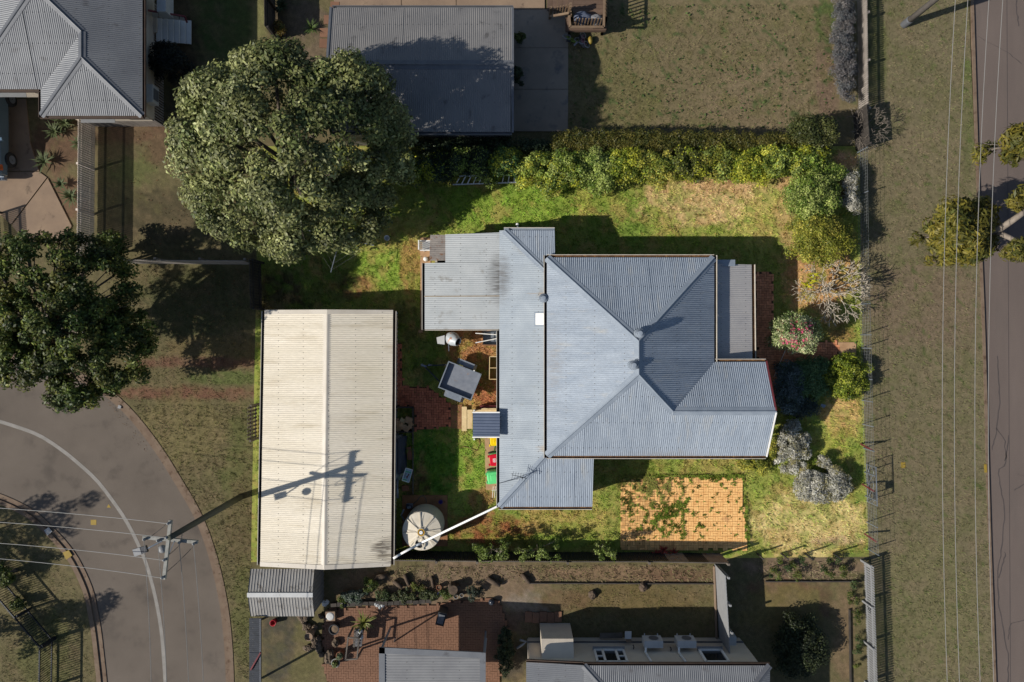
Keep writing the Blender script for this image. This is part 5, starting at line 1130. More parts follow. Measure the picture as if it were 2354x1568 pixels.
# bare frangipani
fb = W(1893, 668); ft = thing('bare_tree', 'leafless frangipani with many pale forked branches beside the wire fence', 'tree', fb)
g = random.Random(4); fq = [MB() for _ in range(6)]; tips = []
def branch(mb, p, d, L, r, n):
    e_ = p + d * L; mb.tube([p, p.lerp(e_, .5) + V((g.uniform(-.02, .02), g.uniform(-.02, .02), .02)), e_], [r, r * .9, r * .82], 6)
    if n == 0: mb.tube([e_, e_ + d * .05], [r * .95, r * .5], 6); tips.append(e_ + d * .05); return
    k = 3 if g.random() < .25 else 2; a0 = g.uniform(0, 6.28)
    for i in range(k):
        a = a0 + 6.283 * i / k; s = d.cross(V((0, 0, 1)) if abs(d.z) < .9 else V((1, 0, 0))).normalized(); u_ = s.cross(d)
        nd = (d + (s * math.cos(a) + u_ * math.sin(a)) * g.uniform(.5, .8)).normalized(); nd.z = max(nd.z, .02) + .06; branch(mb, e_, nd.normalized(), L * g.uniform(.72, .9), r * .84, n - 1)
for i in range(6):
    a = i * 1.05 + .3; d = V((math.cos(a) * .8, math.sin(a) * .62, .62)).normalized(); branch(fq[i], fb + V((math.cos(a) * .05, math.sin(a) * .05, .35)), d, .5, .03, 5)
tq = MB(); tq.tube([fb - V((0, 0, .1)), fb + V((0, 0, .4))], [.12, .09], 8); tq.build('trunk', M['frangi'], ft, smooth=True)
for q in fq: q.build('branch', M['frangi'], ft, smooth=True)
q = MB(); lv = [t for t in tips if t.x < fb.x - .75 and t.y < fb.y + .6]
for t in lv[:6]: rosette(q, t, 5, .26, .07, .8)
if lv: q.build('leaves', mat('yellowing leaf', A(190, 180, 30), A(150, 150, 30), 5, .5), ft)
# climbing shrubs on the south fence and red succulents
for i, (x0, x1, lab) in enumerate(((1090, 1180, 'yellow green shrub climbing over the south fence near the tank'), (1185, 1290, 'leafy shrub climbing over the south fence past the soil patch'), (1365, 1425, 'small leafy climber on the south fence beside the patio'))):
    plant('climbing_shrub', lab, 'shrub', [(x0, 1256 + i), (x1, 1252), (x1, 1292), (x0, 1292)], 1.55, .9, 16 if i < 2 else 9, .17, 46, .1, pal((116, 132, 58), (90, 108, 44), (140, 152, 84)), M['leaf'], M['frangi'], seed=70 + i, r0=.03, group='shrubs climbing over the south fence', fill=.5, lvar=.4)
sq_ = thing('red_succulent', 'low dark succulents with red tips in the fence shadow beside the patio', 'plant', W(1535, 1268))
for x, y in ((1525, 1265), (1548, 1272), (1508, 1274)): q = MB(); rosette(q, W(x, y, .1), 22, .3, .06, .9); q.build('leaf_blades', mat('red tipped leaf', A(196, 74, 58), A(100, 60, 48), 9, .6), sq_)

# ------------------------------------------------------------------ fences
def lerp2(a, b, f): return (a[0] + (b[0] - a[0]) * f, a[1] + (b[1] - a[1]) * f)
def paling(name, label, a, b, h, pitch, wd, m, mr=None, th=.02, z0=.05, posts=2.4, cap='flat', group=None, piece_name='picket', jit=.01, rail_side=1, zr=(.25, .75), post_h=0.0, lean=0.0):
    A_, B_ = W(*a), W(*b); d = (B_ - A_); L = d.length; d.normalize(); n = V((-d.y, d.x, 0)) * rail_side; t = thing(name, label, 'fence', (A_ + B_) / 2, group)
    q = MB(); hh = h - z0
    if cap == 'point': q.add([(-wd / 2, -th / 2, 0), (wd / 2, -th / 2, 0), (wd / 2, th / 2, 0), (-wd / 2, th / 2, 0), (-wd / 2, -th / 2, hh - .05), (wd / 2, -th / 2, hh - .05), (wd / 2, th / 2, hh - .05), (-wd / 2, th / 2, hh - .05), (0, -th / 2, hh), (0, th / 2, hh)], [(3, 2, 1, 0), (0, 1, 5, 8, 4), (2, 3, 7, 9, 6), (1, 2, 6, 5), (3, 0, 4, 7), (5, 6, 9, 8), (7, 4, 8, 9)])
    else: q.box((0, 0, hh / 2), (wd, th, hh))
    pr = protomesh(q, piece_name, m); ang = math.atan2(d.y, d.x); k = int(L / pitch)
    for i in range(k + 1): piece(pr, t, A_ + d * (L * (i + .5) / (k + 1)) + V((0, 0, z0 + R(-jit, jit))), (lean, 0, ang + R(-.02, .02)))
    for f in zr: q = MB(); q.bar(A_ + n * (th / 2 + .02) + V((0, 0, h * f)), B_ + n * (th / 2 + .02) + V((0, 0, h * f)), .035, .07); q.build('rail', mr or m, t)
    for i in range(int(L / posts) + 2):
        p = A_ + d * min(L, i * L / (int(L / posts) + 1)) + n * (th / 2 + .085); q = MB(); q.bar(p - V((0, 0, .1)), p + V((0, 0, h * .93 + post_h)), .09, .09); q.build('post', mr or m, t)
    return t
paling('picket_fence', 'weathered grey picket fence with purple grey shrubs along the neighbouring lawn', (1969, -60), (1973, 262), .95, .1, .068, M['picket_dim'], cap='point', rail_side=1)
paling('picket_fence', 'short dark paling fence beside the corner bush', (1960, 262), (1966, 345), 1.3, .11, .1, M['timber_dk'])
paling('picket_fence', 'long white picket fence along the verge with a small dark emblem', (1985, 1288), (1997, 1660), .95, .118, .075, M['white_dim'], cap='point', rail_side=-1)
nm = MB(); 
for (x, y, l) in ((1988, 1392, .05), (1991.5, 1395, .1), (1992, 1401, .07), (1993.5, 1398, .1), (1993, 1406, .08), (1989.5, 1397, .05)): p = W(x, y, .5 + .1 * R(-1, 1)); nm.bar(p + V((.1, -.05, .05)), p + V((.1 + l, .07, .07)), .03, .02)
tag(nm.build('gate_emblem', M['black']), 'small dark scrolled emblem fixed on the white picket fence', 'emblem')
for (x, y) in ((1985, 1382), (1988, 1473), (1991, 1566)): pass
paling('timber_fence', 'tall grey paling fence beside the parked car garden', (220, 288), (217, 595), 1.3, .105, .082, M['picket_pale'], rail_side=-1)
paling('timber_fence', 'grey board fence running from the shady garden to the big tree', (292, 606), (588, 608), 1.5, .12, .115, M['picket_dim'], M['picket_dim'], rail_side=1)
paling('timber_fence', 'dark old paling fence along the back of the cream garage', (601, 605), (603, 712), 1.5, .13, .12, M['timber_dk'])
paling('timber_fence', 'short slatted fence in the gap beside the cream garage', (592, 928), (591, 1006), 1.2, .2, .09, M['timber'])
paling('timber_fence', 'dark paling fence between the green lawn and the pebbled yard', (633, -40), (634, 92), 1.5, .12, .115, M['timber_dk'])
paling('timber_fence', 'low dark fence of slats at the corner of the tan drive', (1, 490), (8, 605), .9, .09, .05, M['timber_dk'])
# corrugated iron fence along the south side
cf = thing('iron_fence', 'dark corrugated iron fence along the south side of the yard', 'fence', W(1280, 1272))
pts = [(906, 1266), (1100, 1268), (1300, 1269), (1480, 1269), (1655, 1272)]
for i, ((x0, y0_), (x1, y1_)) in enumerate(zip(pts[:-1], pts[1:])):
    n = max(1, int((x1 - x0) / 38))
    for k in range(n):
        a, b = W(*lerp2((x0, y0_), (x1, y1_), k / n)), W(*lerp2((x0, y0_), (x1, y1_), (k + 1) / n)); ribwall(cf, (a.x, a.y), (b.x, b.y), -.02, 1.3 + R(-.02, .02), M['zinc_rust'] if (i == 3 and k % 2) else M['dark_steel'], .085, .012, 'iron_sheet')
    q = MB(); q.bar(W(x0, y0_ + 3) + V((0, 0, 1.22)), W(x1, y1_ + 3) + V((0, 0, 1.22)), .04, .07); q.build('rail', M['timber'], cf)
for x in (906, 1010, 1100, 1300, 1480, 1655): q = MB(); y = np.interp(x, [p[0] for p in pts], [p[1] for p in pts]) + 5; q.bar(W(x, y), W(x, y) + V((0, 0, 1.35)), .1, .1); q.build('post', M['timber'], cf)
# street-side wire fence
wf = thing('wire_fence', 'low wire mesh fence on dark posts along the street side of the yard', 'fence', W(1980, 800))
fpts = [(1969, 345), (1973, 600), (1978, 790), (1983, 1000), (1988, 1120), (1995, 1262)]
fx = lambda y: float(np.interp(y, [p[1] for p in fpts], [p[0] for p in fpts])); hw = .95
for y in (352, 450, 560, 700, 770, 800, 870, 920, 975, 1030, 1085, 1140, 1200, 1262): q = MB(); q.bar(W(fx(y), y) - V((0, 0, .1)), W(fx(y), y) + V((0, 0, hw + .03)), .035, .035); q.build('post', M['steel'], wf)
q = MB()
for z in np.linspace(.08, hw, 7):
    for (x0, y0_), (x1, y1_) in zip(fpts[:-1], fpts[1:]): q.bar(W(x0, y0_) + V((0, 0, z)), W(x1, y1_) + V((0, 0, z)), .005, .005)
for y in np.arange(346, 1262, 7.0): q.bar(W(fx(y), y) + V((0, 0, .06)), W(fx(y), y) + V((0, 0, hw)), .004, .004)
tag(q.build('wire_mesh', M['mesh_wire'], wf), kind='stuff')
for y in (1026, 1118, 1232): q = MB(); q.bar(W(fx(y) - 8, y - 6) + V((0, 0, .08)), W(fx(y) + 3, y + 4) + V((0, 0, .75)), .06, .06); q.build('brace', M['red_dim'], wf)
gt = thing('garden_gate', 'ornate wire gate in the street side fence near the lavender mounds', 'gate', W(1990, 1110))
q = MB(); a, b = W(1989, 1066), W(1992, 1152)
for z in (.12, .95): q.bar(a + V((0, 0, z)), b + V((0, 0, z)), .03, .03)
for f in (0, 1): q.bar(a.lerp(b, f) + V((0, 0, .05)), a.lerp(b, f) + V((0, 0, .98)), .03, .03)
q.build('frame', M['steel'], gt); q = MB()
for s in (1, -1): q.tube([a.lerp(b, f) + V((0, 0, .5 + s * .22 * math.sin(f * 9.4))) for f in np.linspace(0, 1, 16)], .01, 5)
q.build('scrollwork', M['steel'], gt); q = MB(); q.box(a.lerp(b, .75) + V((0, 0, .8)), (.06, .3, .22)); q.build('letter_box', M['dark_steel'], gt)
# short return fence at the yard corner
rf = thing('wire_fence', 'short bent wire fence closing the south east corner of the yard', 'fence', W(1950, 1262))
q = MB()
for z in np.linspace(.1, .9, 6): q.tube([W(1915, 1270) + V((0, 0, z)), W(1945, 1270) + V((0, 0, z)), W(1996, 1270) + V((0, 0, z))], .008, 4)
tag(q.build('wire_mesh', M['dark_steel'], rf), kind='stuff')
for x in (1740, 1795, 1850, 1915): 
    q = MB(); q.bar(W(x, 1272) - V((0, 0, .1)), W(x, 1272) + V((0, 0, .9)), .06, .06); q.build('post', M['dark_steel'] if x > 1800 else M['timber_dk'], rf)

# ------------------------------------------------------------------ grass blades
def grass(name, label, poly, dens, fn, L, seed, holes=(), wdt=.018, bright=1.15, green=.0, z=0.0):
    g = np.random.default_rng(seed); xs = [p[0] for p in poly]; ys = [p[1] for p in poly]
    area = (max(xs) - min(xs)) * (max(ys) - min(ys)) / 48.5 ** 2; n = int(area * dens)
    x = g.uniform(min(xs), max(xs), n); y = g.uniform(min(ys), max(ys), n); ok = inpoly(x, y, poly)
    for h_ in holes: ok &= ~inpoly(x, y, h_)
    cl_ = fbm(x / 9, y / 9, seed, 3); ok &= cl_ > g.uniform(.25, .62, n)
    x, y = x[ok], y[ok]; n = len(x); col = fn(x, y) * g.uniform(.55, 1.45, n)[:, None] * bright
    gi = g.uniform(size=n) < .3; col[gi] *= np.array([.8, 1.08, .7])
    k = H / F; X, Y = (x - 1177) * k, (784 - y) * k; a = fbm(x / 20, y / 20, seed + 5, 2) * 12 + g.uniform(-1, 1, n); l = L * g.uniform(.5, 1.3, n); el = g.uniform(.25, 1.0, n)
    dx, dy, dz = np.cos(a) * np.cos(el) * l, np.sin(a) * np.cos(el) * l, np.sin(el) * l; sx_, sy_ = -np.sin(a) * wdt * .5, np.cos(a) * wdt * .5
    z0 = np.full(n, z)
    Vv = np.stack([np.stack([X - sx_, Y - sy_, z0], -1), np.stack([X + sx_, Y + sy_, z0], -1), np.stack([X + dx * .6 + sx_, Y + dy * .6 + sy_, z + dz * .8], -1), np.stack([X + dx, Y + dy, z + dz], -1)], 1).reshape(-1, 3)
    me = bpy.data.meshes.new(name); me.vertices.add(4 * n); me.vertices.foreach_set('co', Vv.astype(np.float32).ravel())
    me.loops.add(4 * n); me.loops.foreach_set('vertex_index', np.arange(4 * n, dtype=np.int32)); me.polygons.add(n); me.polygons.foreach_set('loop_start', np.arange(0, 4 * n, 4, dtype=np.int32)); me.polygons.foreach_set('loop_total', np.full(n, 4, np.int32))
    ca = me.color_attributes.new('Col', 'FLOAT_COLOR', 'POINT'); ca.data.foreach_set('color', np.concatenate([np.repeat(np.clip(col, .004, .7), 4, 0), np.ones((4 * n, 1))], 1).astype(np.float32).ravel())
    me.materials.append(M['grass']); me.update(calc_edges=True); me.validate(); o = bpy.data.objects.new(name, me); sc.collection.objects.link(o); return tag(o, label, 'grass', kind='stuff')
yard = [(596, 345), (1972, 345), (1992, 1272), (585, 1285)]
holes = [[(608, 720), (905, 720), (900, 1300), (598, 1300)], [(1250, 600), (1700, 620), (1740, 1000), (1700, 1040), (1255, 1040)], [(990, 540), (1260, 540), (1260, 760), (990, 750)], [(1140, 600), (1360, 600), (1360, 1160), (1140, 1150)], [(1427, 1104), (1704, 1097), (1716, 1260), (1426, 1262)],
         [(906, 788), (922, 788), (926, 888), (986, 890), (1036, 930), (1037, 979), (953, 990), (953, 936), (906, 936)], [(1735, 625), (1776, 625), (1780, 782), (1967, 786), (1967, 832), (1790, 832), (1776, 960), (1735, 840)], [(925, 1138), (1029, 1138), (1029, 1255), (925, 1255)], [(1114, 1004), (1150, 1004), (1150, 1126), (1117, 1126)], [(966, 546), (990, 546), (990, 760), (966, 760)]]
grass('grass', 'yard grass blades', yard, 620, col_lawn, .11, 91, holes, wdt=.02)
grass('grass', 'verge grass blades', [(1978, -20), (2222, -20), (2256, 784), (2282, 1600), (2006, 1600), (1992, 1100), (1980, 500)], 300, col_verge, .09, 92, wdt=.016)
grass('grass', 'neighbouring lawn grass blades', [(1308, 10), (1915, 10), (1915, 298), (1308, 298)], 300, col_north, .09, 93, wdt=.016)
grass('grass', 'street side grass blades', [(300, 930), (420, 930), (585, 930), (575, 1560), (545, 1560), (530, 1400), (470, 1200), (400, 1080)], 320, col_base, .11, 94, z=-.03)
def mossmap(x, y):
    d = np.minimum(np.minimum(np.hypot((x - 1530) / 62, (y - 1180) / 40), np.hypot((x - 1500) / 85, (y - 1118) / 26)), np.hypot((x - 1440) / 24, (y - 1140) / 55) + .15)
    d = np.minimum(d, np.abs(x - 1567) / 9 + .1); d = np.minimum(d, np.minimum((y - 1096) / 9, (1716 - x) / 9) + .2)
    return np.maximum((1.2 - d) * .5, -.12) + (fbm(x / 8, y / 8, 5, 3) - .5) * 1.75
_fb = fbm
def mosscol(x, y): return patches(x, y, A(112, 124, 44), [(1500, 1125, 80, 30, A(150, 140, 78), .8), (1440, 1130, 30, 50, A(150, 140, 78), .7)], 9)
def patio_grass():
    global fbm
    keep = fbm; fbm = lambda x, y, s=0, o=4: np.where(mossmap(x * 9, y * 9) > .28, .9, .05) if s == 95 else keep(x, y, s, o)
    grass('grass', 'moss and grass growing between the apricot pavers', [(1420, 1094), (1710, 1090), (1722, 1240), (1420, 1245)], 1500, mosscol, .1, 95, wdt=.03, z=.055); fbm = keep
patio_grass()
grass('straw_mulch', 'loose straw and leaf litter over the garden strips beside the white boarded fence', [(880, 1302), (1640, 1296), (1640, 1338), (1210, 1338), (900, 1345)], 420, lambda x, y: patches(x, y, A(140, 120, 96), [(1400, 1320, 300, 14, A(120, 94, 72), .5)], 13), .12, 96, wdt=.02, z=-.03)
grass('straw_mulch', 'loose straw mulch in the planted bed by the yard corner', [(1742, 1290), (1972, 1290), (1972, 1334), (1742, 1334)], 420, lambda x, y: patches(x, y, A(140, 122, 100), [], 14), .1, 97, wdt=.02, z=-.03)
grass('grass', 'grass blades on the neighbouring lawn above the fawn house', [(1290, 1342), (1636, 1342), (1636, 1440), (1290, 1440)], 300, col_base, .09, 98, wdt=.016, z=-.03)
grass('grass', 'park and street corner grass blades', [(0, 1190), (45, 1200), (110, 1260), (160, 1330), (195, 1420), (215, 1568), (0, 1568)], 260, col_base, .1, 99, wdt=.016, z=-.03)
grass('grass', 'rough shaded grass blades between street and garage', [(240, 620), (585, 620), (580, 925), (270, 925)], 260, col_base, .1, 100, wdt=.016, z=-.03)

def litter(name, label, poly, n, size, cols, seed, z=.03):
    g = np.random.default_rng(seed); xs = [p[0] for p in poly]; ys = [p[1] for p in poly]; x = g.uniform(min(xs), max(xs), n * 3); y = g.uniform(min(ys), max(ys), n * 3)
    ok = inpoly(x, y, poly) & (fbm(x / 40, y / 40, seed, 3) > g.uniform(.3, .7, n * 3)); x, y = x[ok][:n], y[ok][:n]; m = len(x); k = H / F
    C = np.stack([(x - 1177) * k, (784 - y) * k, z + g.uniform(0, .05, m)], -1); N = np.tile(np.array([0, 0, 1.0]), (m, 1)); c = np.array(cols)[g.integers(0, len(cols), m)] * g.uniform(.7, 1.3, m)[:, None]
    o = leafmesh(name, C, N, np.full(m, size), M['leaf_matt'], None, np.clip(c, .01, .7), .8, .5, seed); return tag(o, label, 'leaf litter', kind='stuff')
litter('fallen_leaves', 'dry fallen leaves scattered over the sunny yard lawn', yard, 900, .07, pal((150, 110, 60), (186, 150, 84), (110, 76, 46), (90, 110, 40)), 301, .05)
litter('fallen_leaves', 'dry leaves under the big tree and along the shady fence', [(250, 280), (600, 300), (590, 700), (240, 900)], 900, .08, pal((120, 88, 56), (96, 72, 50), (130, 110, 70)), 302, -.01)
litter('fallen_leaves', 'dry leaves and bark bits over the dry verge', [(1985, -20), (2220, -20), (2265, 1000), (2280, 1600), (2010, 1600)], 700, .06, pal((130, 110, 80), (100, 84, 62), (80, 92, 44)), 303, .02)
litter('fallen_leaves', 'leaf litter washed against the street kerb', [(240, 915), (300, 970), (400, 1115), (460, 1230), (450, 1240), (390, 1125), (290, 985), (225, 920)], 500, .06, pal((110, 80, 54), (90, 66, 46), (120, 100, 66)), 304, -.055)
litter('weeds', 'low green weeds dotted through the yard lawn', yard, 700, .12, pal((90, 128, 40), (110, 146, 54), (74, 108, 40)), 305, .04)
litter('weeds', 'low green weeds dotted through the dry verge and neighbouring lawn', [(1310, 10), (1915, 10), (1915, 298), (1308, 298)], 500, .14, pal((70, 90, 44), (80, 100, 50)), 306, .02)
litter('bark_chips', 'loose stones and bark bits on the bare soil beside the house', [(1005, 762), (1146, 762), (1146, 1000), (1085, 935), (1060, 930), (1050, 800)], 500, .06, pal((200, 160, 110), (120, 76, 50), (220, 190, 150), (96, 66, 44)), 307, .03)
# ------------------------------------------------------------------ neighbour house, north west
nh = thing('neighbour_house', 'dull grey hip roofed neighbour house with white window hoods and battened base', 'house', (-18, 13, 0))
corr(nh, [V((-16, 9.75, 2.8)), V((-18.2, 12.0, 3.48)), V((-18.2, 13.1, 3.48)), V((-19.85, 14.75, 3.99)), V((-19.85, 22, 3.99)), V((-16, 22, 2.8))], 'y', M['roof_dim'])
corr(nh, [V((-18.2, 13.1, 3.48)), V((-20.4, 10.9, 2.8)), V((-23.7, 10.9, 2.8)), V((-19.85, 14.75, 3.99))], 'x', M['roof_dim'])
corr(nh, [V((-23.7, 10.9, 2.8)), V((-19.85, 14.75, 3.99)), V((-19.85, 22, 3.99)), V((-23.7, 22, 2.8))], 'y', M['roof_dim'])
corr(nh, [V((-18.2, 12.0, 3.48)), V((-20.4, 9.75, 2.8)), V((-20.4, 10.9, 2.8)), V((-18.2, 13.1, 3.48))], 'y', M['roof_dim'])
corr(nh, [V((-20.4, 9.75, 2.8)), V((-18.2, 12.0, 3.48)), V((-16, 9.75, 2.8))], 'x', M['roof_dim'])
for p, q in (((-16, 9.75, 2.8), (-18.2, 12.0, 3.48)), ((-18.2, 12, 3.48), (-18.2, 13.1, 3.48)), ((-18.2, 13.1, 3.48), (-19.85, 14.75, 3.99)), ((-23.7, 10.9, 2.8), (-19.85, 14.75, 3.99)), ((-20.4, 9.75, 2.8), (-18.2, 12, 3.48)), ((-19.85, 14.75, 3.99), (-19.85, 22, 3.99))): capping(nh, p, q, .32, .22, M['roof_cap'])
for p, q, s in (((-16, 9.7, 2.8), (-16, 22, 2.8), (1, 0)), ((-20.45, 9.75, 2.8), (-15.95, 9.75, 2.8), (0, -1)), ((-24, 10.9, 2.8), (-20.4, 10.9, 2.8), (0, -1)), ((-20.4, 9.7, 2.8), (-20.4, 10.9, 2.8), (-1, 0))): gutter(nh, p, q, s, M['gut_dim'], M['gut_dim'], .1)
wall(nh, [(-16.55, 10.2), (-16.55, 22), (-23.3, 22), (-23.3, 11.3), (-20, 11.3), (-20, 10.2)], .85, 2.75, M['wall_dim'])
pr = protomesh(MB().box((0, 0, .45), (.03, .07, .9)), 'batten', M['picket_dim'])
for k in range(44): piece(pr, nh, (-16.52, 10.2 + k * .125, 0))
for k in range(36): piece(pr, nh, (-20 + k * .1, 10.18, 0), (0, 0, math.pi / 2))
for x0, x1, y in ((185, 262, 268), (-20, 58, 209)):
    q = MB(); q.slab([W(x0, y, 2.55), W(x1, y, 2.55), W(x1 + 3, y + 14, 2.2), W(x0 + 1, y + 14, 2.2)], .03); q.build('window_hood', M['white_dim'], nh)
q = MB(); q.box(W(357, 219, 1.4) + V((-.15, 0, 0)), (.34, .8, .55)); o = q.build('air_conditioner', M['ac'], nh)
q = MB(); q.box(W(364, 219, 1.4) + V((-.1, 0, 0)), (.02, .5, .4)); q.build('grille', M['roof_cap'], o)
q = MB(); q.box(W(385, 12, 1.5) + V((-.1, 0, 0)), (.4, .9, .7)); q.build('air_conditioner', M['ac'], nh)
q = MB(); q.slab([W(x, y, 1.0) for x, y in ((339, 40), (360, 40), (360, 74), (339, 74))], .08); q.build('landing', M['wall_dim'], nh)
for k in range(6):
    x = 359 + k * 13.5; z = .9 - k * .14; q = MB(); q.slab([W(a, b, z) for a, b in ((x, 42 + k), (x + 12.6, 42 + k), (x + 12.6, 96 + k), (x, 95 + k))], .05); q.build('step', M['white'], nh)
q = MB(); q.bar(W(340, 24, 1.9), W(425, 38, 1.1), .06, .08); q.bar(W(425, 38, 1.1), W(430, 52, .9), .06, .08); q.build('handrail', M['red_dim'], nh)
for k in range(5): q = MB(); a = W(348 + k * 17, 28 + k * 2.6, 0); q.slab([W(349 + k * 16, 28 + k * 2.5, 1.7 - k * .16), W(363 + k * 16, 30 + k * 2.5, 1.6 - k * .16), W(363 + k * 16, 40 + k * 2, 1.1 - k * .14), W(349 + k * 16, 38 + k * 2, 1.2 - k * .14)], .02); q.build('side_panel', M['ac'], nh)
plant('round_shrub', 'dark rounded shrub against the wall of the battened neighbour house', 'shrub', ell(385, 132, 42, 44), 1.9, .7, 26, .3, 210, .1, pal((36, 42, 38), (28, 34, 32), (46, 52, 44)), M['leaf'], M['bark_dim'], seed=101)
# parked car, mostly out of frame
cc = W(-6, 302); car = thing('parked_car', 'blue grey four wheel drive nose out on the tan drive', 'car', cc)
def cp_(x, y, z): return V((cc.x + x, cc.y + y, z))
st_ = [(-2.3, .74, .45, .85), (-2.2, .84, .38, .98), (-1.3, .88, .35, 1.08), (-.9, .89, .35, 1.1), (.3, .89, .35, 1.12), (2.0, .88, .38, 1.1), (2.35, .8, .45, .98)]
q = MB(); n = 8; vs = []
for y, hw_, z0_, z1_ in st_:
    for x, z in ((-hw_ * .92, z0_), (-hw_, z0_ + .15), (-hw_ * .98, z1_ - .12), (-hw_ * .86, z1_), (hw_ * .86, z1_), (hw_ * .98, z1_ - .12), (hw_, z0_ + .15), (hw_ * .92, z0_)): vs.append(cp_(x, y, z))
m_ = len(st_); q.add(vs, [(i * n + k, i * n + (k + 1) % n, (i + 1) * n + (k + 1) % n, (i + 1) * n + k) for i in range(m_ - 1) for k in range(n)] + [tuple(range(n)), tuple(range(m_ * n - 1, (m_ - 1) * n - 1, -1))]); q.build('body', M['carblue'], car)
q = MB(); a = [(-.76, -1.0, 1.08), (.76, -1.0, 1.08), (.78, 2.1, 1.1), (-.78, 2.1, 1.1)]; b = [(-.62, -.35, 1.62), (.62, -.35, 1.62), (.64, 1.7, 1.64), (-.64, 1.7, 1.64)]
q.add([cp_(*p) for p in a + b], [(0, 1, 5, 4), (1, 2, 6, 5), (2, 3, 7, 6), (3, 0, 4, 7)]); q.build('window_glass', M['glass'], car)
q = MB(); q.slab([cp_(-.64, -.4, 1.67), cp_(.64, -.4, 1.67), cp_(.66, 1.75, 1.69), cp_(-.66, 1.75, 1.69)], .06); q.build('roof', M['carblue'], car)
for s in (1, -1):
    for (p1, p2) in (((.77, -1.0, 1.1), (.63, -.35, 1.65)), ((.78, .6, 1.12), (.65, .6, 1.66)), ((.78, 2.1, 1.1), (.65, 1.72, 1.66))): q = MB(); q.bar(cp_(s * p1[0], p1[1], p1[2]), cp_(s * p2[0], p2[1], p2[2]), .07, .05); q.build('pillar', M['carblue'], car)
    q = MB(); q.box(cp_(s * 1.0, -.72, 1.12), (.2, .14, .16), .2 * s); q.build('mirror', M['carblue'], car)
    q = MB(); q.slab([cp_(s * .5, -2.27, .86), cp_(s * .78, -2.2, .88), cp_(s * .8, -1.95, .98), cp_(s * .52, -2.1, .96)], .12); q.build('headlight', M['lamp_clear'], car)
    q = MB(); q.slab([cp_(s * .78, -2.15, .9), cp_(s * .86, -2.0, .9), cp_(s * .86, -1.8, .95), cp_(s * .8, -1.94, .99)], .12); q.build('indicator', M['amber'], car)
    for y in (-1.45, 1.4):
        q = MB(); Mx = Matrix.Rotation(math.pi / 2, 3, 'Y'); q.lathe(cp_(s * .86, y, .35), [(.2, -.1), (.33, -.1), (.35, -.05), (.35, .05), (.33, .1), (.2, .1)], 20, M=Mx); o = q.build('wheel', M['rubber'], car, smooth=True)
        q = MB(); q.lathe(cp_(s * .88, y, .35), [(.03, -.08), (.2, -.09), (.2, .09), (.03, .08)], 14, M=Mx); q.build('rim', M['steel'], o)
q = MB(); q.bar(cp_(-.8, -2.36, .55), cp_(.8, -2.36, .55), .16, .22); q.tube([cp_(-.7, -2.45, .7), cp_(-.4, -2.5, .95), cp_(.4, -2.5, .95), cp_(.7, -2.45, .7)], .035, 8); q.build('bumper', M['steel'], car)
q = MB(); q.slab([cp_(-.55, -2.1, 1.02), cp_(.55, -2.1, 1.02), cp_(.6, -1.1, 1.12), cp_(-.6, -1.1, 1.12)], .03); q.build('bonnet', M['carblue'], car)
q = MB()
for s in (-.28, .28): q.bar(cp_(s, -.98, 1.12), cp_(s + .4, -.7, 1.33), .02, .02)
q.build('wiper', M['black'], car)
yl = mat('dull sword leaves', A(88, 96, 56), A(66, 78, 42), 6, .7)
for x, y, L, lab in ((150, 283, .55, 'spiky pale yucca below the white window hood'), (128, 303, .5, 'small spiky rosette beside the tan drive'), (105, 372, .55, 'large green agave rosette near the parked car'), (142, 424, .35, 'tiny agave rosette near the corner of the tan drive'), (165, 452, .55, 'leafy rosette at the foot of the tall grey paling fence'), (185, 330, .45, 'dusty rosette between the picket fence and the spiky yucca')):
    t = thing('yucca_plant', lab, 'plant', W(x, y), 'yuccas and agaves by the tan drive'); q = MB(); rosette(q, W(x, y, .12), 34, L, .07, .9); q.build('leaf_blades', yl, t)

# ------------------------------------------------------------------ grey shed, deck and things to the north
ns = thing('neighbour_shed', 'long dull grey gabled shed half covered by the shadow of the big tree', 'shed', (-4, 11.9, 0))
e0, e1 = 2.4, 3.03
corr(ns, [V((-7.92, 14.62, e0)), V((.02, 14.62, e0)), V((.02, 11.88, e1)), V((-7.92, 11.88, e1))], 'x', M['roof_shed'])
corr(ns, [V((-7.92, 11.88, e1)), V((.02, 11.88, e1)), V((-.06, 9.18, e0)), V((-8.0, 9.18, e0))], 'x', M['roof_shed'])
capping(ns, (-7.95, 11.88, e1), (.05, 11.88, e1), .4, .23, M['roof_cap']); gutter(ns, (-7.9, 14.62, e0), (.05, 14.62, e0), (0, 1), M['roof_cap'], M['roof_cap'], .1); gutter(ns, (-8, 9.18, e0), (0, 9.18, e0), (0, -1), M['roof_cap'], M['roof_cap'], .1)
for x in (-7.95, 0.03):
    for y in (14.65, 9.15): q = MB(); q.bar((x, y, e0), (x, 11.88, e1 + .01), .1, .06); q.build('barge_capping', M['roof_cap'], ns)
wall(ns, [(-7.8, 9.35), (-.1, 9.35), (-.1, 14.45), (-7.8, 14.45)], -.05, 2.35, M['roof_shed'])
dk = thing('deck', 'raised brown timber deck with railing and steps down to the concrete', 'deck', W(1345, 20))
zd = .78
for k in range(11): y = 68 - k * 9.6; q = MB(); q.slab([W(1300 if y > 40 else 1318, y, zd), W(1391, y, zd), W(1391, y - 9, zd), W(1300 if y > 40 else 1318, y - 9, zd)], .03); q.build('deck_board', M['deck'], dk)
q = MB(); q.bar(W(1301, 71, zd - .1), W(1392, 71, zd - .1), .04, .2); q.bar(W(1392, 71, zd - .1), W(1392, -40, zd - .1), .04, .2); q.bar(W(1301, 71, zd - .1), W(1301, 36, zd - .1), .04, .2); q.build('fascia', M['deck'], dk)
bal = protomesh(MB().box((0, 0, .36), (.05, .05, .72)), 'baluster', M['deck_rail'])
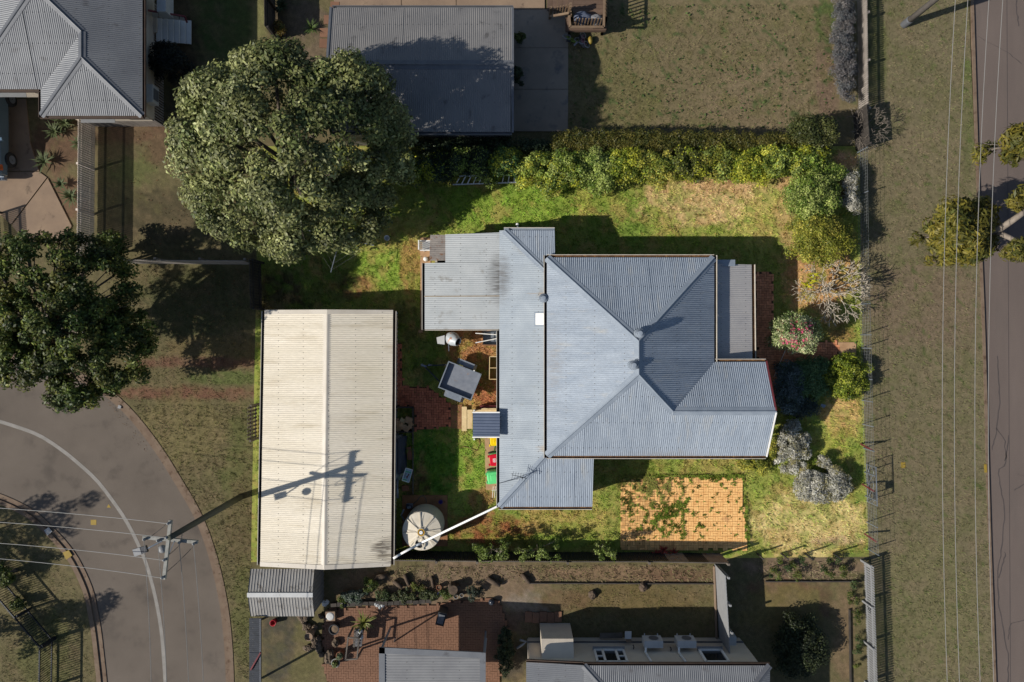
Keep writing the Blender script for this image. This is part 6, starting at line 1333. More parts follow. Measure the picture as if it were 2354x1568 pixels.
def rail(a, b, z0, z1, n):
    q = MB(); q.bar(W(*a, z0 + .85), W(*b, z1 + .85), .1, .05); q.build('handrail', M['deck_rail'], dk); q = MB(); q.bar(W(*a, z0 + .1), W(*b, z1 + .1), .05, .06); q.build('bottom_rail', M['deck_rail'], dk)
    for k in range(n): f = (k + .5) / n; p = W(*a, z0).lerp(W(*b, z1), f); piece(bal, dk, p + V((0, 0, .1)))
    for e_, z in ((a, z0), (b, z1)): q = MB(); q.bar(W(*e_, z) - V((0, 0, z)), W(*e_, z) + V((0, 0, .9)), .1, .1); q.build('post', M['deck_rail'], dk)
rail((1311, 62), (1388, 62), zd, zd, 11); rail((1388, 62), (1390, -40), zd, zd, 12); rail((1308, 36), (1311, 62), zd, zd, 4); rail((1264, 38), (1308, 30), .2, zd, 7)
for k in range(5): x = 1306 - k * 12; z = zd - .02 - k * .15; q = MB(); q.slab([W(a, b, max(z, .1)) for a, b in ((x, -40), (x + 11.5, -40), (x + 11.5, 24), (x, 24))], .05); q.build('step', M['deck'], dk)
for lab, x, y, sx_, m in (('blue grey cloth covered bundle behind the deck railing', 1339, 42, .42, mat('blue grey cloth', A(104, 112, 130), A(84, 92, 110), 5, .9)), ('pale cloth covered bundle at the deck corner', 1371, 46, .34, mat('pale cloth', A(130, 130, 132), A(108, 108, 112), 6, .9))):
    q = MB(); q.blob(W(x, y, zd + .22), sx_, sx_ * .7, .24, 14, 8, .12); tag(q.build('cloth_bundle', m, smooth=True), lab, 'bundle')
def bike(lab, c, ang, s, mf, lay_=.0):
    t = thing('child_bicycle', lab, 'bicycle', c); Mz = Matrix.Rotation(ang, 3, 'Z'); Ml = Matrix.Rotation(.95, 3, 'X'); f = lambda x, z: c + Mz @ (Ml @ V((x * s, 0, z * s))) + V((0, 0, .05))
    for x in (-.4, .4): q = MB(); q.tube([f(x + .26 * math.cos(a), .28 + .26 * math.sin(a)) for a in np.linspace(0, 6.283, 20)], .025, 6, caps=False); o = q.build('wheel', M['white_dim'], t); q = MB(); [q.bar(f(x, .28), f(x + .25 * math.cos(a), .28 + .25 * math.sin(a)), .008, .008) for a in np.linspace(0, 6.28, 7)[:-1]]; q.build('spokes', M['steel'], o)
    q = MB()
    for a, b in (((-.4, .28), (-.05, .3)), ((-.05, .3), (.28, .62)), ((-.2, .64), (.28, .62)), ((-.2, .7), (-.05, .3)), ((-.4, .28), (-.2, .6)), ((.4, .28), (.26, .76))): q.tube([f(*a), f(*b)], .022, 6)
    q.build('frame', mf, t); q = MB(); q.bar(f(.26, .78), f(.36, .84), .3 * s, .03); q.build('handlebar', M['steel'], t); q = MB(); q.box(f(-.2, .73), (.2, .1, .05), ang); q.build('saddle', M['black'], t)
bike('lime green child bicycle lying at the foot of the deck', W(1318, 84), -.3, .72, mat('lime paint', A(124, 150, 60), None, 1, .4)); bike('small pink and silver bicycle lying below the deck corner', W(1350, 92), -1.2, .6, mat('dusty pink paint', A(150, 104, 120), None, 1, .4))
q = MB(); q.blob(W(1357, 93, .15), .12, .2, .14, 10, 6, .05); tag(q.build('toy', mat('mustard toy', A(140, 120, 50), None, 1, .5), smooth=True), 'mustard yellow toy lying in the grass by the bicycles', 'toy')
q = MB(); q.blob(W(1338, 100, .1), .12, .26, .1, 10, 6, .1, rot=.6); tag(q.build('toy', mat('faded toy', A(140, 120, 120), A(90, 100, 90), 12, .6), smooth=True), 'faded multicoloured toy nearest the dry lawn', 'toy')
plant('potted_plant', 'leafy potted plant against the grey shed wall on the concrete drive', 'plant', ell(1192, 84, 11, 12), .7, .3, 5, .16, 120, .1, LEFT, M['leaf'], M['bark_dim'], seed=103)
plant('wall_shrub', 'dark climber against the shaded wall of the grey shed', 'shrub', ell(1188, 175, 11, 22), .9, .3, 8, .18, 120, .1, DARK, M['leaf'], M['bark_dim'], seed=104)
plant('yellow_shrub', 'small shrub with mustard yellow flowers beside the dark paling fence', 'shrub', ell(642, 62, 14, 18), .9, .3, 8, .18, 140, .08, pal((128, 104, 40), (104, 84, 36), (90, 94, 46)), M['leaf'], M['bark_dim'], seed=105)
t = thing('grass_tussock', 'green strappy tussock on the pebbles beside the grey shed', 'plant', W(716, 66)); q = MB(); rosette(q, W(716, 66, .1), 50, .42, .03, 1.0); q.build('leaf_blades', mat('tussock blades', A(84, 104, 44), A(66, 86, 36), 6, .6), t)
t = thing('strappy_plant', 'bird of paradise like clump behind the dark paling fence', 'plant', W(648, 18)); q = MB(); rosette(q, W(648, 18, .1), 30, .5, .06, 1.0); q.build('leaf_blades', mat('strap leaf', A(70, 82, 48), A(56, 66, 40), 6, .6), t)
plant('grey_hedge', 'purple grey untrimmed hedge along the weathered picket fence', 'hedge', [(1921, -20), (1964, -20), (1967, 100), (1968, 200), (1962, 232), (1932, 235), (1920, 180), (1914, 90)], 1.15, .7, 90, .22, 190, .09, LAV, M['leaf_matt'], M['bark_dim'], seed=106, aspect=.3, nl=20, lvar=.4)
bs = W(1976, 305); bt2 = thing('bare_shrub', 'bare branched shrub leaning over the corner of the dark palings', 'shrub', bs); g = random.Random(8)
for i in range(5):
    q = MB(); a = i * 1.2; branch(q, bs + V((0, 0, .3)), V((math.cos(a) * .7, math.sin(a) * .8, .6)).normalized(), .36, .015, 4); q.build('branch', M['bark_pale'], bt2, smooth=True)
q = MB(); q.tube([bs - V((0, 0, .1)), bs + V((0, 0, .35))], .06, 7); q.build('trunk', M['bark_pale'], bt2)

# ------------------------------------------------------------------ south neighbour
ss = thing('garden_shed', 'small ribbed grey shed tucked against the end of the cream garage', 'shed', (-10.2, -11.2, 0))
corr(ss, [V((-11.68, -10.18, 1.86)), V((-8.83, -10.18, 1.86)), V((-8.83, -11.22, 2.2)), V((-11.68, -11.22, 2.2))], 'x', mat('stained grey ribbed iron', A(152, 149, 144), A(138, 135, 131), 1.5, .6, 0, 0, c3=A(98, 90, 80), s3=3, t3=.58, fine=.06), pitch=.13, amp=.012, prof='sq')
corr(ss, [V((-11.68, -11.22, 2.2)), V((-8.83, -11.22, 2.2)), V((-8.83, -12.3, 1.86)), V((-11.68, -12.3, 1.86))], 'x', bpy.data.materials['stained grey ribbed iron'], pitch=.13, amp=.012, prof='sq')
q = MB(); q.slab([V((-11.7, -11.12, 2.215)), V((-8.8, -11.12, 2.215)), V((-8.8, -11.32, 2.215)), V((-11.7, -11.32, 2.215))], .02); q.build('ridge_cap', M['ac'], ss)
ribwall(ss, (-8.92, -10.25), (-8.92, -12.25), -.02, 1.86, M['roof_shed'], .19, .015); ribwall(ss, (-11.6, -12.22), (-8.92, -12.22), -.02, 1.84, M['roof_shed'], .19, .015)
cpt = thing('carport', 'narrow strip of dark corrugated carport roof beside the grey ribbed shed', 'carport', (-11.3, -14, 0))
corr(cpt, [W(573, 1421, 2.0), W(598, 1421, 2.05), W(598, 1620, 2.05), W(573, 1620, 2.0)], 'y', M['dark_steel'])
q = MB(); q.bar(W(599, 1500, 2.1), W(576, 1540, 2.06), .06, .06); q.build('tie_beam', M['red_dim'], cpt); q = MB(); q.bar(W(599, 1421, 2.0), W(599, 1620, 2.0), .05, .12); q.build('gutter', M['roof_cap'], cpt)
for y in (1425, 1560): q = MB(); q.bar(W(600, y, 0), W(600, y, 1.95), .08, .08); q.build('post', M['timber_dk'], cpt)
pr_ = thing('patio_roof', 'flat pale grey patio roof over the terracotta paving', 'patio roof', W(990, 1540))
corr(pr_, [W(884, 1497, 2.5), W(1106, 1508, 2.5), W(1106, 1640, 2.5), W(884, 1640, 2.5)], 'y', mat('pale patio sheet', A(138, 138, 138), A(126, 126, 127), 1.2, .5), pitch=.12, amp=.014)
for a, b in (((872, 1488), (1116, 1500)), ((872, 1488), (872, 1640)), ((1116, 1500), (1116, 1640))):
    q = MB(); m_ = W(990, 1560, 2.5); A_, B_ = W(*a, 2.5), W(*b, 2.5); dd = (m_ - (A_ + B_) / 2); dd.z = 0; dd.normalize(); q.bar(A_ + dd * .12 + V((0, 0, .004 * a[0] / 500)), B_ + dd * .12 + V((0, 0, .004 * a[0] / 500 + (.003 if a[1] == b[1] else 0))), .26, .07); q.build('edge_gutter', M['roof_dim'], pr_)
for x, y in ((876, 1494), (1112, 1505)): q = MB(); q.bar(W(x, y, 2.4) - V((0, 0, 2.45)), W(x, y, 2.4), .08, .08); q.build('post', M['white_dim'], pr_)
q = MB(); q.bar(W(1118, 1468, 1.5), W(1115, 1500, 2.4), .06, .06); q.build('downpipe', M['white_dim'], pr_)
sh = thing('neighbour_house', 'fawn walled neighbour house with grey iron roof along the lower edge', 'house', (6, -15, 0))
xe, yn, xw = 11.13, -14.0, .62
rz = lambda d: 2.9 + .32 * d
corr(sh, [V((3.09, yn, 2.9)), V((3.09 + 2.6, yn - 2.6, rz(2.6))), V((xe - 2.6, yn - 2.6, rz(2.6))), V((xe, yn, 2.9))], 'x', M['roof_dim'])
corr(sh, [V((3.09, yn, 2.9)), V((5.69, yn - 2.6, rz(2.6))), V((5.69, yn - 8, rz(2.6))), V((3.09, yn - 8, 2.9))], 'y', M['roof_dim'])
corr(sh, [V((xe, yn, 2.9)), V((xe - 2.6, yn - 2.6, rz(2.6))), V((xe - 2.6, yn - 8, rz(2.6))), V((xe, yn - 8, 2.9))], 'y', M['roof_dim'])
corr(sh, [V((5.69, yn - 2.6, rz(2.6))), V((xe - 2.6, yn - 2.6, rz(2.6))), V((xe - 2.6, yn - 8, rz(2.6))), V((5.69, yn - 8, rz(2.6)))], 'x', M['roof_dim'])
corr(sh, [V((xw, yn, 2.55)), V((3.09, yn, 2.88)), V((3.09, yn - 8, 2.88)), V((xw, yn - 8, 2.55))], 'y', M['roof_dim'])
capping(sh, (3.09, yn, 2.9), (5.69, yn - 2.6, rz(2.6)), .3, .22, M['roof_cap']); capping(sh, (xe, yn, 2.9), (xe - 2.6, yn - 2.6, rz(2.6)), .3, .22, M['roof_cap'])
gutter(sh, (xw, yn, 2.62), (3.1, yn, 2.86), (0, 1), M['gut_dim'], M['gut_dim'], .1); gutter(sh, (3.1, yn, 2.9), (xe, yn, 2.9), (0, 1), M['gut_dim'], M['gut_dim'], .1)
wn = yn - .12
wall(sh, [(xw + .15, wn), (xe - .35, wn), (xe - .35, wn - 8), (xw + .15, wn - 8)], -.05, 2.55, M['wall_dim'])
q = MB(); q.box(((3.2 + xe - .4) / 2, wn, 2.7), (xe - .4 - 3.2, .1, .3)); q.build('wall', M['wall_dim'], sh)
q = MB(); q.bar((xw + .1, wn + .07, .5), (xe - .35, wn + .07, .5), .05, .1); q.build('base_rail', M['roof_cap'], sh)
def win(x0, x1, z0, z1, side):
    f = MB(); y = wn + .08
    for a, b in (((x0, z0), (x1, z0)), ((x0, z1), (x1, z1)), ((x0, z0), (x0, z1)), ((x1, z0), (x1, z1))): f.bar((a[0], y, a[1]), (b[0], y, b[1]), .09, .1, up=(0, 1, 0))
    if side:
        for x in (x0 + .35, x1 - .35): f.bar((x, y, z0), (x, y, z1), .1, .1, up=(0, 1, 0))
        for x in (x0 + .17, x1 - .17): f.bar((x - .16, y, (z0 + z1) / 2), (x + .16, y, (z0 + z1) / 2), .06, .06, up=(0, 1, 0))
    o = f.build('window', M['white'], sh); p = MB(); p.box(((x0 + x1) / 2, wn + .056, (z0 + z1) / 2), (x1 - x0 - .06, .012, z1 - z0 - .06)); p.build('pane', M['glass'], o); s_ = MB(); s_.bar((x0 - .08, y + .06, z0 - .06), (x1 + .08, y + .06, z0 - .06), .16, .05); s_.build('sill', M['white_dim'], o)
win(3.75, 5.05, 1.35, 2.5, True); win(8.5, 9.5, 1.35, 2.5, False)
bx = W(1243, 1450, 1.2).x; q = MB(); q.add([V((x, y, z)) for x in (1.32, 2.75) for y, z in ((wn + .05, 0), (wn + .75, 0), (wn + .75, 1.7), (wn + .05, 2.1))], [(0, 1, 2, 3), (7, 6, 5, 4), (1, 5, 6, 2), (2, 6, 7, 3), (3, 7, 4, 0)]); q.build('wall_annex', M['wall_dim'], sh)
for x in (6.4, 7.9):
    q = MB(); q.box((x, wn + .42, 1.25), (.85, .32, .6)); o = q.build('air_conditioner', M['ac'], sh); q = MB(); q.lathe((x + .05, wn + .59, 1.25), [(0, 0), (.22, 0), (.22, .01), (0, .012)], 18, M=Matrix.Rotation(-math.pi / 2, 3, 'X')); q.build('fan_grille', M['roof_cap'], o)
    for s in (-.3, .3): q = MB(); q.bar((x + s, wn + .05, .92), (x + s, wn + .65, .92), .04, .04); q.build('bracket', M['ac'], o)
    q = MB(); q.tube([V((x - .35, wn + .3, 1.5)), V((x - .38, wn + .09, 1.6)), V((x - .3, wn + .09, 2.5))], .05, 8); q.build('pipe_cover', M['white'], o)
q = MB(); q.box((10.1, wn + .25, .5), (.55, .4, .6)); q.build('meter_box', M['ac'], sh)
for x, z in ((5.55, 1.2), (7.2, 1.4)): q = MB(); q.tube([V((x, wn + .07, z)), V((x, wn + .2, z + .1)), V((x, wn + .2, z - .1))], .025, 6); q.build('tap', M['dark_steel'], sh)
# white panel fence between patio yard and garden
pf = thing('panel_fence', 'tall white boarded fence running from the iron fence to the fawn house', 'fence', W(1643, 1390))
ya, yb = W(1643, 1300).y, W(1655, 1480).y; xf = lambda y: W(1643, 0).x + (ya - y) / (ya - yb) * .22
pr = protomesh(MB().box((0, 0, .82), (.03, .155, 1.64)), 'fence_board', M['white_dim']); k = int((ya - yb) / .16)
for i in range(k): y = ya - i * .16; piece(pr, pf, (xf(y), y, 0), (0, 0, R(-.01, .01)))
for z in (.4, 1.3): q = MB(); q.bar((xf(ya) + .05, ya, z), (xf(yb) + .05, yb, z), .05, .09); q.build('rail', M['white_dim'], pf)
for i in range(4): y = ya + (yb - ya) * i / 3; q = MB(); q.bar((xf(y) + .12, y, -.1), (xf(y) + .12, y, 1.75), .09, .09); q.build('post', M['white_dim'], pf)
q = MB(); q.bar(W(1640, 1300) + V((0, 0, .08)), W(1646, 1470) + V((0, 0, .08)), .06, .15); tag(q.build('garden_edging', M['concrete_dim']), 'brown board edging along the foot of the white boarded fence', 'edging')
for a, b, lab in (((1760, 1336), (1978, 1336), 'thin timber edging below the small round garden plants'), ((1952, 1400), (1955, 1600), 'dark edging beside the garden strip of the picket fence'), ((1215, 1340), (1640, 1341), 'timber edging along the straw covered strip')): q = MB(); q.bar(W(*a) + V((0, 0, .03)), W(*b) + V((0, 0, .03)), .05, .12); tag(q.build('garden_edging', M['timber_dk']), lab, 'edging')
k = 0
for x, y, r in ((330, 460, 36), (110, 460, 30), (55, 525, 32), (190, 535, 34), (110, 590, 42), (285, 580, 30), (505, 530, 30), (590, 590, 46), (700, 575, 24), (640, 455, 26), (680, 515, 24), (565, 450, 26), (20, 590, 20), (235, 495, 22), (770, 750, 30), (800, 680, 36), (820, 830, 36), (815, 1010, 42), (840, 1200, 44), (825, 930, 26), (765, 830, 22), (840, 1290, 26), (820, 1410, 30)):
    X, Y = T(3, 3, x, y); Y -= .5
    if k < 14: lab = 'small round green plant in the straw mulched bed by the yard corner'; gp_ = 'small round plants in the mulched bed'
    else: lab = 'small leafy plant in the strip beside the white picket fence'; gp_ = 'small plants beside the white picket fence'
    plant('small_plant', lab, 'plant', ell(X, Y, r / 4 + 2, r / 4 + 2), .25 + r * .008, .12, 4, .12, 60, .06, LEFT if k % 3 else pal((84, 104, 56), (66, 84, 48)), M['leaf'], M['bark_dim'], seed=130 + k, r0=.012, nl=3, group=gp_); k += 1
plant('garden_bush', 'large round dark bush standing in the shadow of the fawn house', 'bush', ell(1838, 1490, 62, 74), 1.35, .5, 60, .34, 200, .1, pal((58, 66, 40), (46, 54, 34), (72, 78, 48)), M['leaf'], M['bark_dim'], seed=160)  # leaf colours darkened to carry the house shade
# terracotta patio
paving('patio', 'neighbouring terracotta paved patio scattered with pots and rocks', [(752, 1400), (850, 1394), (1000, 1390), (1040, 1382), (1132, 1376), (1146, 1380), (1168, 1450), (1152, 1500), (1146, 1620), (765, 1620), (745, 1540), (742, 1450)], 'herring', 0, M['brick_dim'], M['joint_dim'], z=.0, tight=True)
def pot(lab, x, y, r, h, m, plantp=None, soil=True, name='plant_pot', cat='pot', seed=0):
    c = W(x, y); t = thing(name, lab, cat, c); q = MB(); q.lathe(c, [(r * .7, .03), (r, h), (r * 1.06, h), (r * 1.06, h + .03), (r * .88, h + .03), (r * .82, h - .05), (0, h - .05)], 20); q.build('rim', m, t)
    if soil: q = MB(); q.lathe(c, [(0, h - .045), (r * .8, h - .04), (0, h - .01)], 14); q.build('soil', M['straw'], t)
    if plantp: clumpleaves('leaves', [(c.x + R(-.06, .06), c.y + R(-.06, .06), h + .1, r * .75) for _ in range(4)], 60, .09, M['leaf'], t, plantp, seed=seed)
pot('large dark pot of bare soil on the terracotta patio', 774, 1437, .23, .5, M['black']); pot('white pot with a green plant on the terracotta patio', 776, 1516, .2, .35, M['pot_white'], LEFT, seed=171); pot('terracotta pot with a pale green succulent on the patio', 787, 1497, .18, .45, M['terracotta'], pal((104, 116, 84), (84, 98, 70)), seed=172)
pot('pale tall birdbath in the dark rock bed', 721, 1447, .18, .8, M['concrete_dim'], None, False, 'birdbath', 'birdbath')
pot('small pale pot at the end of the log garden', 1049, 1368, .1, .2, M['pot_white'], None); pot('small cream pot beside the log garden end', 1062, 1365, .09, .2, M['pot_white'], None); pot('terracotta pot lying among the log garden', 1010, 1347, .12, .2, M['terracotta'], None); pot('blue glazed pot in the log garden', 1012, 1362, .1, .22, mat('blue glaze', A(74, 76, 120), None, 1, .3), None); pot('white ring pot on the stone garden edge', 790, 1388, .1, .18, M['pot_white'], LEFT, seed=173)
pl = thing('plinth', 'square weathered stone plinth at the top corner of the patio', 'plinth', W(763, 1411)); q = MB(); q.box(W(763, 1411) + V((0, 0, .16)), (.44, .44, .3), .03); q.build('base', M['concrete_dim'], pl); q = MB(); q.lathe(W(763, 1411), [(0, .31), (.19, .315), (.15, .34), (0, .35)], 20); q.build('cap', M['ac'], pl)
for x, y, rx, ry, h, lab in ((772, 1477, .17, .2, .22, 'grey brown rock near the swing seat on the patio'), (757, 1511, .22, .34, .3, 'large brown boulder at the patio lawn edge'), (764, 1503, .16, .2, .25, 'smaller boulder resting against the large brown one')): q = MB(); q.blob(W(x, y, h * .5), rx, ry, h, 11, 7, .16); tag(q.build('rock', M['rock']), lab, 'rock')
k = 0
for i in range(17):
    f = i / 16; x, y = (690 + 2 * math.sin(f * 3), 1412 + f * 30) if f < .3 else (693 + (f - .3) * 66, 1422 + (f - .3) * 118)
    q = MB(); q.blob(W(x, y, .1), R(.1, .16), R(.12, .2), .12, 9, 6, .18, rot=R(0, 3)); tag(q.build('edging_rock', M['rock']), 'rough tan rock in the curved edging beside the patio lawn', 'rock', 'rocks edging the patio lawn')
for i in range(12):
    q = MB(); q.blob(W(R(700, 740), R(1415, 1500), .1), R(.1, .2), R(.1, .2), .12, 9, 6, .18, rot=R(0, 3)); tag(q.build('bed_rock', M['rock']), 'dark rough rock piled in the bed beside the patio', 'rock', 'rocks piled in the dark bed')
for i in range(16):
    q = MB(); q.box(W(768 + i * 14.5, 1389 - i * .5 + R(-1, 1), .1), (.27, R(.16, .22), .2), R(-.08, .08)); tag(q.build('edging_stone', M['timber_dk']), 'grey block in the low stone edging above the patio', 'edging stone', 'blocks edging the garden above the patio')
for i, (x, y) in enumerate(((868, 1390), (874, 1395), (880, 1391), (864, 1388), (746, 1389), (752, 1384), (742, 1383))): q = MB(); q.blob(W(x, y, .12), R(.08, .13), R(.08, .13), .1, 9, 6, .15); tag(q.build('pale_rock', M['ac']), 'pale lump of rock on the garden edging above the patio', 'rock', 'pale rocks on the garden edging')
sw = thing('swing_seat', 'timber garden swing seat with striped cushions on the terracotta patio', 'seat', W(824, 1464))
cs = [W(x, y) for x, y in ((813, 1440), (839, 1441), (834, 1490), (807, 1492))]
for p in cs: q = MB(); q.bar(p, p.lerp(sum(cs, V()) / 4, .06) + V((0, 0, 1.15)), .07, .07); q.build('post', M['timber'], sw)
for i in range(4): q = MB(); a, b = [c_.lerp(sum(cs, V()) / 4, .06) + V((0, 0, 1.15)) for c_ in (cs[i], cs[(i + 1) % 4])]; q.bar(a, b, .06, .06); q.build('top_beam', M['timber'], sw)
q = MB(); q.slab([W(x, y, .55) for x, y in ((815, 1446), (836, 1447), (831, 1486), (811, 1487))], .12); q.build('cushion', M['mesh_cloth'], sw)
for k in range(6): q = MB(); y = 1448 + k * 7; q.slab([W(x, yy, .72) for x, yy in ((808 - k * .5 + 6, y), (818 - k * .5, y), (818 - k * .5, y + 5), (808 - k * .5 + 6, y + 5))], .04); q.build('back_slat', M['timber'], sw)
q = MB(); q.blob(W(828, 1452, .66), .12, .14, .08); q.blob(W(831, 1464, .66), .1, .12, .08); q.build('pillow', M['ac'], sw, smooth=True)
t = thing('potted_palm', 'arching yellow green potted palm behind the swing seat', 'plant', W(838, 1430)); q = MB(); rosette(q, W(838, 1430, .5), 28, .62, .07, 1.0); q.build('leaf_blades', mat('yellow green frond', A(112, 112, 40), A(86, 92, 36), 6, .6), t); q = MB(); q.lathe(W(838, 1430), [(.12, .02), (.17, .5), (.0, .48)], 16); q.build('pot', M['black'], t)
bq = thing('barbecue', 'dark covered barbecue standing near the top of the patio', 'barbecue', W(1018, 1407)); c = W(1018, 1407); q = MB(); q.box(c + V((0, 0, .45)), (.4, .6, .8), -.25); q.build('body', M['black'], bq); q = MB(); q.box(c + V((.0, .03, .88)), (.28, .42, .08), -.25); q.build('lid', M['roof_cap'], bq)
q = MB(); q.blob(W(1130, 1384, .16), .15, .15, .16, 16, 10, 0); tag(q.build('garden_ball', mat('dark glazed ball', A(56, 60, 68), None, 1, .15), smooth=True), 'dark glossy ball at the top corner of the patio', 'ball')
lg = [(1041, 1348, .22, .5, 'thick cut log round among the straw garden'), (1052, 1346, .12, .4, 'metal banded stump beside the thick log round')]
for x, y, r, h, lab in lg: q = MB(); q.tube([W(x, y), W(x, y) + V((.05, 0, h))], [r * 1.05, r], 14); tag(q.build('log', M['log']), lab, 'log')
for x0, y0_, x1, y1_, r, lab in ((862, 1327, 890, 1322, .12, 'long pale log lying in the straw mulch behind the garden'), (930, 1320, 940, 1345, .09, 'short log lying beside the post in the straw mulch'), (905, 1336, 925, 1350, .1, 'weathered driftwood log in the middle of the garden'), (1200, 1320, 1218, 1340, .1, 'fallen branch pile near the straw strip'), (992, 1325, 996, 1350, .07, 'thin dark log standing against the garden'), (1120, 1330, 1150, 1345, .12, 'tangle of pale roots at the end of the log garden')):
    q = MB(); q.tube([W(x0, y0_, r), W((x0 + x1) / 2, (y0_ + y1_) / 2 + 1, r + .03), W(x1, y1_, r)], [r, r * 1.1, r * .9], 10); tag(q.build('log', M['log'], smooth=True), lab, 'log')
for i, (x, y, rx, ry, h, p, lab) in enumerate(((815, 1372, 26, 14, .4, pal((96, 108, 96), (84, 100, 76), (120, 126, 118)), 'silvery groundcover plant near the garden shed'), (850, 1345, 18, 14, .5, LEFT, 'leafy green shrub near the middle of the garden bed'), (880, 1368, 22, 12, .4, pal((86, 98, 60), (70, 84, 50)), 'low green groundcover above the stone edging'), (930, 1370, 30, 11, .35, pal((96, 100, 66), (78, 86, 54)), 'trailing green plants along the stone edging'), (985, 1368, 24, 10, .35, pal((92, 98, 62), (74, 82, 50)), 'trailing plants near the log rounds'), (1030, 1366, 20, 10, .4, LEFT, 'green leafy clump by the small pots'), (1086, 1362, 16, 16, .5, pal((70, 80, 66), (58, 68, 56)), 'dark green clump beside the stump shadow'), (960, 1350, 14, 9, .35, LEFT, 'small green clump between logs'), (790, 1375, 16, 9, .3, LEFT, 'small green clump at the shed end of the bed'), (1162, 1500, 18, 60, .6, DARK, 'dark leafy shrub along the shaded end of the patio'))):
    plant('garden_plant', lab, 'plant', ell(x, y, rx + 2, ry + 2), h, .15, max(5, int(rx * ry / 26)), .15, 90, .08, p, M['leaf'], M['bark_dim'], seed=180 + i, r0=.02, nl=3, group='plants in the garden above the patio')
q = MB(); c = W(632, 1427); q.lathe(c, [(0, .02), (.12, .02), (.15, .3), (.12, .3), (.1, .1), (0, .1)], 16); tag(q.build('bucket', mat('red plastic', A(170, 30, 44), None, 1, .4), smooth=True), 'red bucket beside the grey ribbed shed', 'bucket')
for x, y, lab in ((1362, 1367, 'cut tree stump with dark hollow on the neighbouring lawn'), (1478, 1350, 'low brown stump at the edge of the neighbouring lawn')): q = MB(); q.blob(W(x, y, .08), .2, .22, .16, 12, 6, .15); tag(q.build('stump', M['log']), lab, 'stump')
q = MB(); q.slab([W(x, y, .3) for x, y in ((1380, 1456), (1431, 1455), (1431, 1467), (1378, 1468))], .05); tag(q.build('plank_bench', M['timber']), 'grey plank bench against the shaded wall of the fawn house', 'bench')
bhx = thing('bird_house', 'small pale box on a stand beside the plank bench', 'box', W(1444, 1464)); q = MB(); q.box(W(1444, 1464, .6), (.22, .3, .5)); q.build('box', M['concrete_dim'], bhx); q = MB(); q.box(W(1444, 1460, .9), (.3, .34, .05)); q.build('lid', M['ac'], bhx)
for k in range(5): q = MB(); q.box(W(1215 + k * 17, 1418 + (k % 2) * 2, .02), (.33, .5, .05), R(-.06, .06)); struct('stepping_stone', q, M['brick_dim'], 'brown stepping slab in the gravel below the straw strip')
q = MB(); q.tube([W(1195, 1471, .2), W(1210, 1475, .25), W(1200, 1483, .25), W(1188, 1490, .2)], .06, 8); tag(q.build('garden_statue', M['pot_white'], smooth=True), 'curled white garden ornament beside the fawn house corner', 'ornament')
q = MB(); q.bar(W(906, 1475, 0), W(909, 1466, 1.4), .05, .05); tag(q.build('patio_post', M['dark_steel']), 'slim leaning post beside the flat patio roof', 'post')

# ------------------------------------------------------------------ power poles and wires
ph = 6.75; pb = W(390, 1236, ph); pb.z = 0
pw = thing('power_pole', 'tall green grey timber power pole with two pale crossarms over the curving street', 'power pole', pb)
q = MB(); q.tube([pb - V((0, 0, .3)), pb + V((0, 0, 3)), pb + V((0, 0, 5.5)), pb + V((0, 0, ph))], [.15, .135, .115, .105], 12); q.build('pole', M['pole_wood'], pw, smooth=True)
a1, b1 = W(392.5, 1196, 6.6), W(377.5, 1331, 6.6); a2, b2 = W(329, 1235, 6.22), W(455, 1246, 6.22)
q = MB(); q.bar(a1, b1, .12, .11); q.build('crossarm', M['xarm'], pw); q = MB(); q.bar(a2, b2, .12, .11); q.build('crossarm', M['xarm'], pw)
insl = MB().lathe((0, 0, 0), [(.02, 0), (.05, .02), (.055, .07), (.04, .08), (.045, .12), (.0, .15)], 10); ip = protomesh(insl, 'insulator', M['white_dim'], True)
fr1, fr2 = (.04, .28, .66, .96), (.05, .3, .69, .95)
for f in fr1: piece(ip, pw, a1.lerp(b1, f) + V((-.02, 0, .06)))
for f in fr2: piece(ip, pw, a2.lerp(b2, f) + V((0, -.04, .06)))
q = MB()
for f in (.3, .7): q.bar(a1.lerp(b1, f), pb + V((0, 0, 6.15)), .03, .01); q.bar(a2.lerp(b2, f), pb + V((0, 0, 5.75)), .03, .01)
q.build('brace', M['steel'], pw)
q = MB()
for f, g_ in zip(fr1, fr2): p, r = a1.lerp(b1, f) + V((-.1, 0, .1)), a2.lerp(b2, g_) + V((0, -.1, .1)); q.tube([p, p.lerp(r, .35) - V((0, 0, .35)), p.lerp(r, .7) - V((0, 0, .3)), r], .012, 5)
q.build('jumper_wire', M['wire_dk'], pw)
q = MB(); q.tube([pb + V((0, 0, 5.1)), W(345, 1258, 5.4), W(334, 1264, 5.4)], .03, 8); la = q.build('lamp_arm', M['steel'], pw)
q = MB(); q.box(W(329, 1264, 5.4), (.34, .26, .12), .3); q.build('lamp_housing', M['dark_steel'], la); q = MB(); q.box(W(317, 1268, 5.4), (.3, .28, .14), .3); q.build('lamp_cover', M['white_dim'], la)
q = MB(); q.blob(W(374, 1262, 5.7), .16, .16, .16, 14, 9, 0); q.build('photo_cell', M['white_dim'], pw, smooth=True)
for i, (f, y) in enumerate(zip(fr1, (1176, 1209, 1256, 1289))):
    s = a1.lerp(b1, f) + V((-.05, 0, .14)); e_ = W(-260, y - 22, 6.2); q = MB(); q.tube([s.lerp(e_, t) - V((0, 0, .35 * 4 * t * (1 - t))) for t in np.linspace(0, 1, 12)], .012, 5); tag(q.build('overhead_wire', M['wire']), ('uppermost', 'second', 'third', 'lowest')[i] + ' of the four bare wires strung west from the green grey pole', 'wire', 'wires running west from the pole')
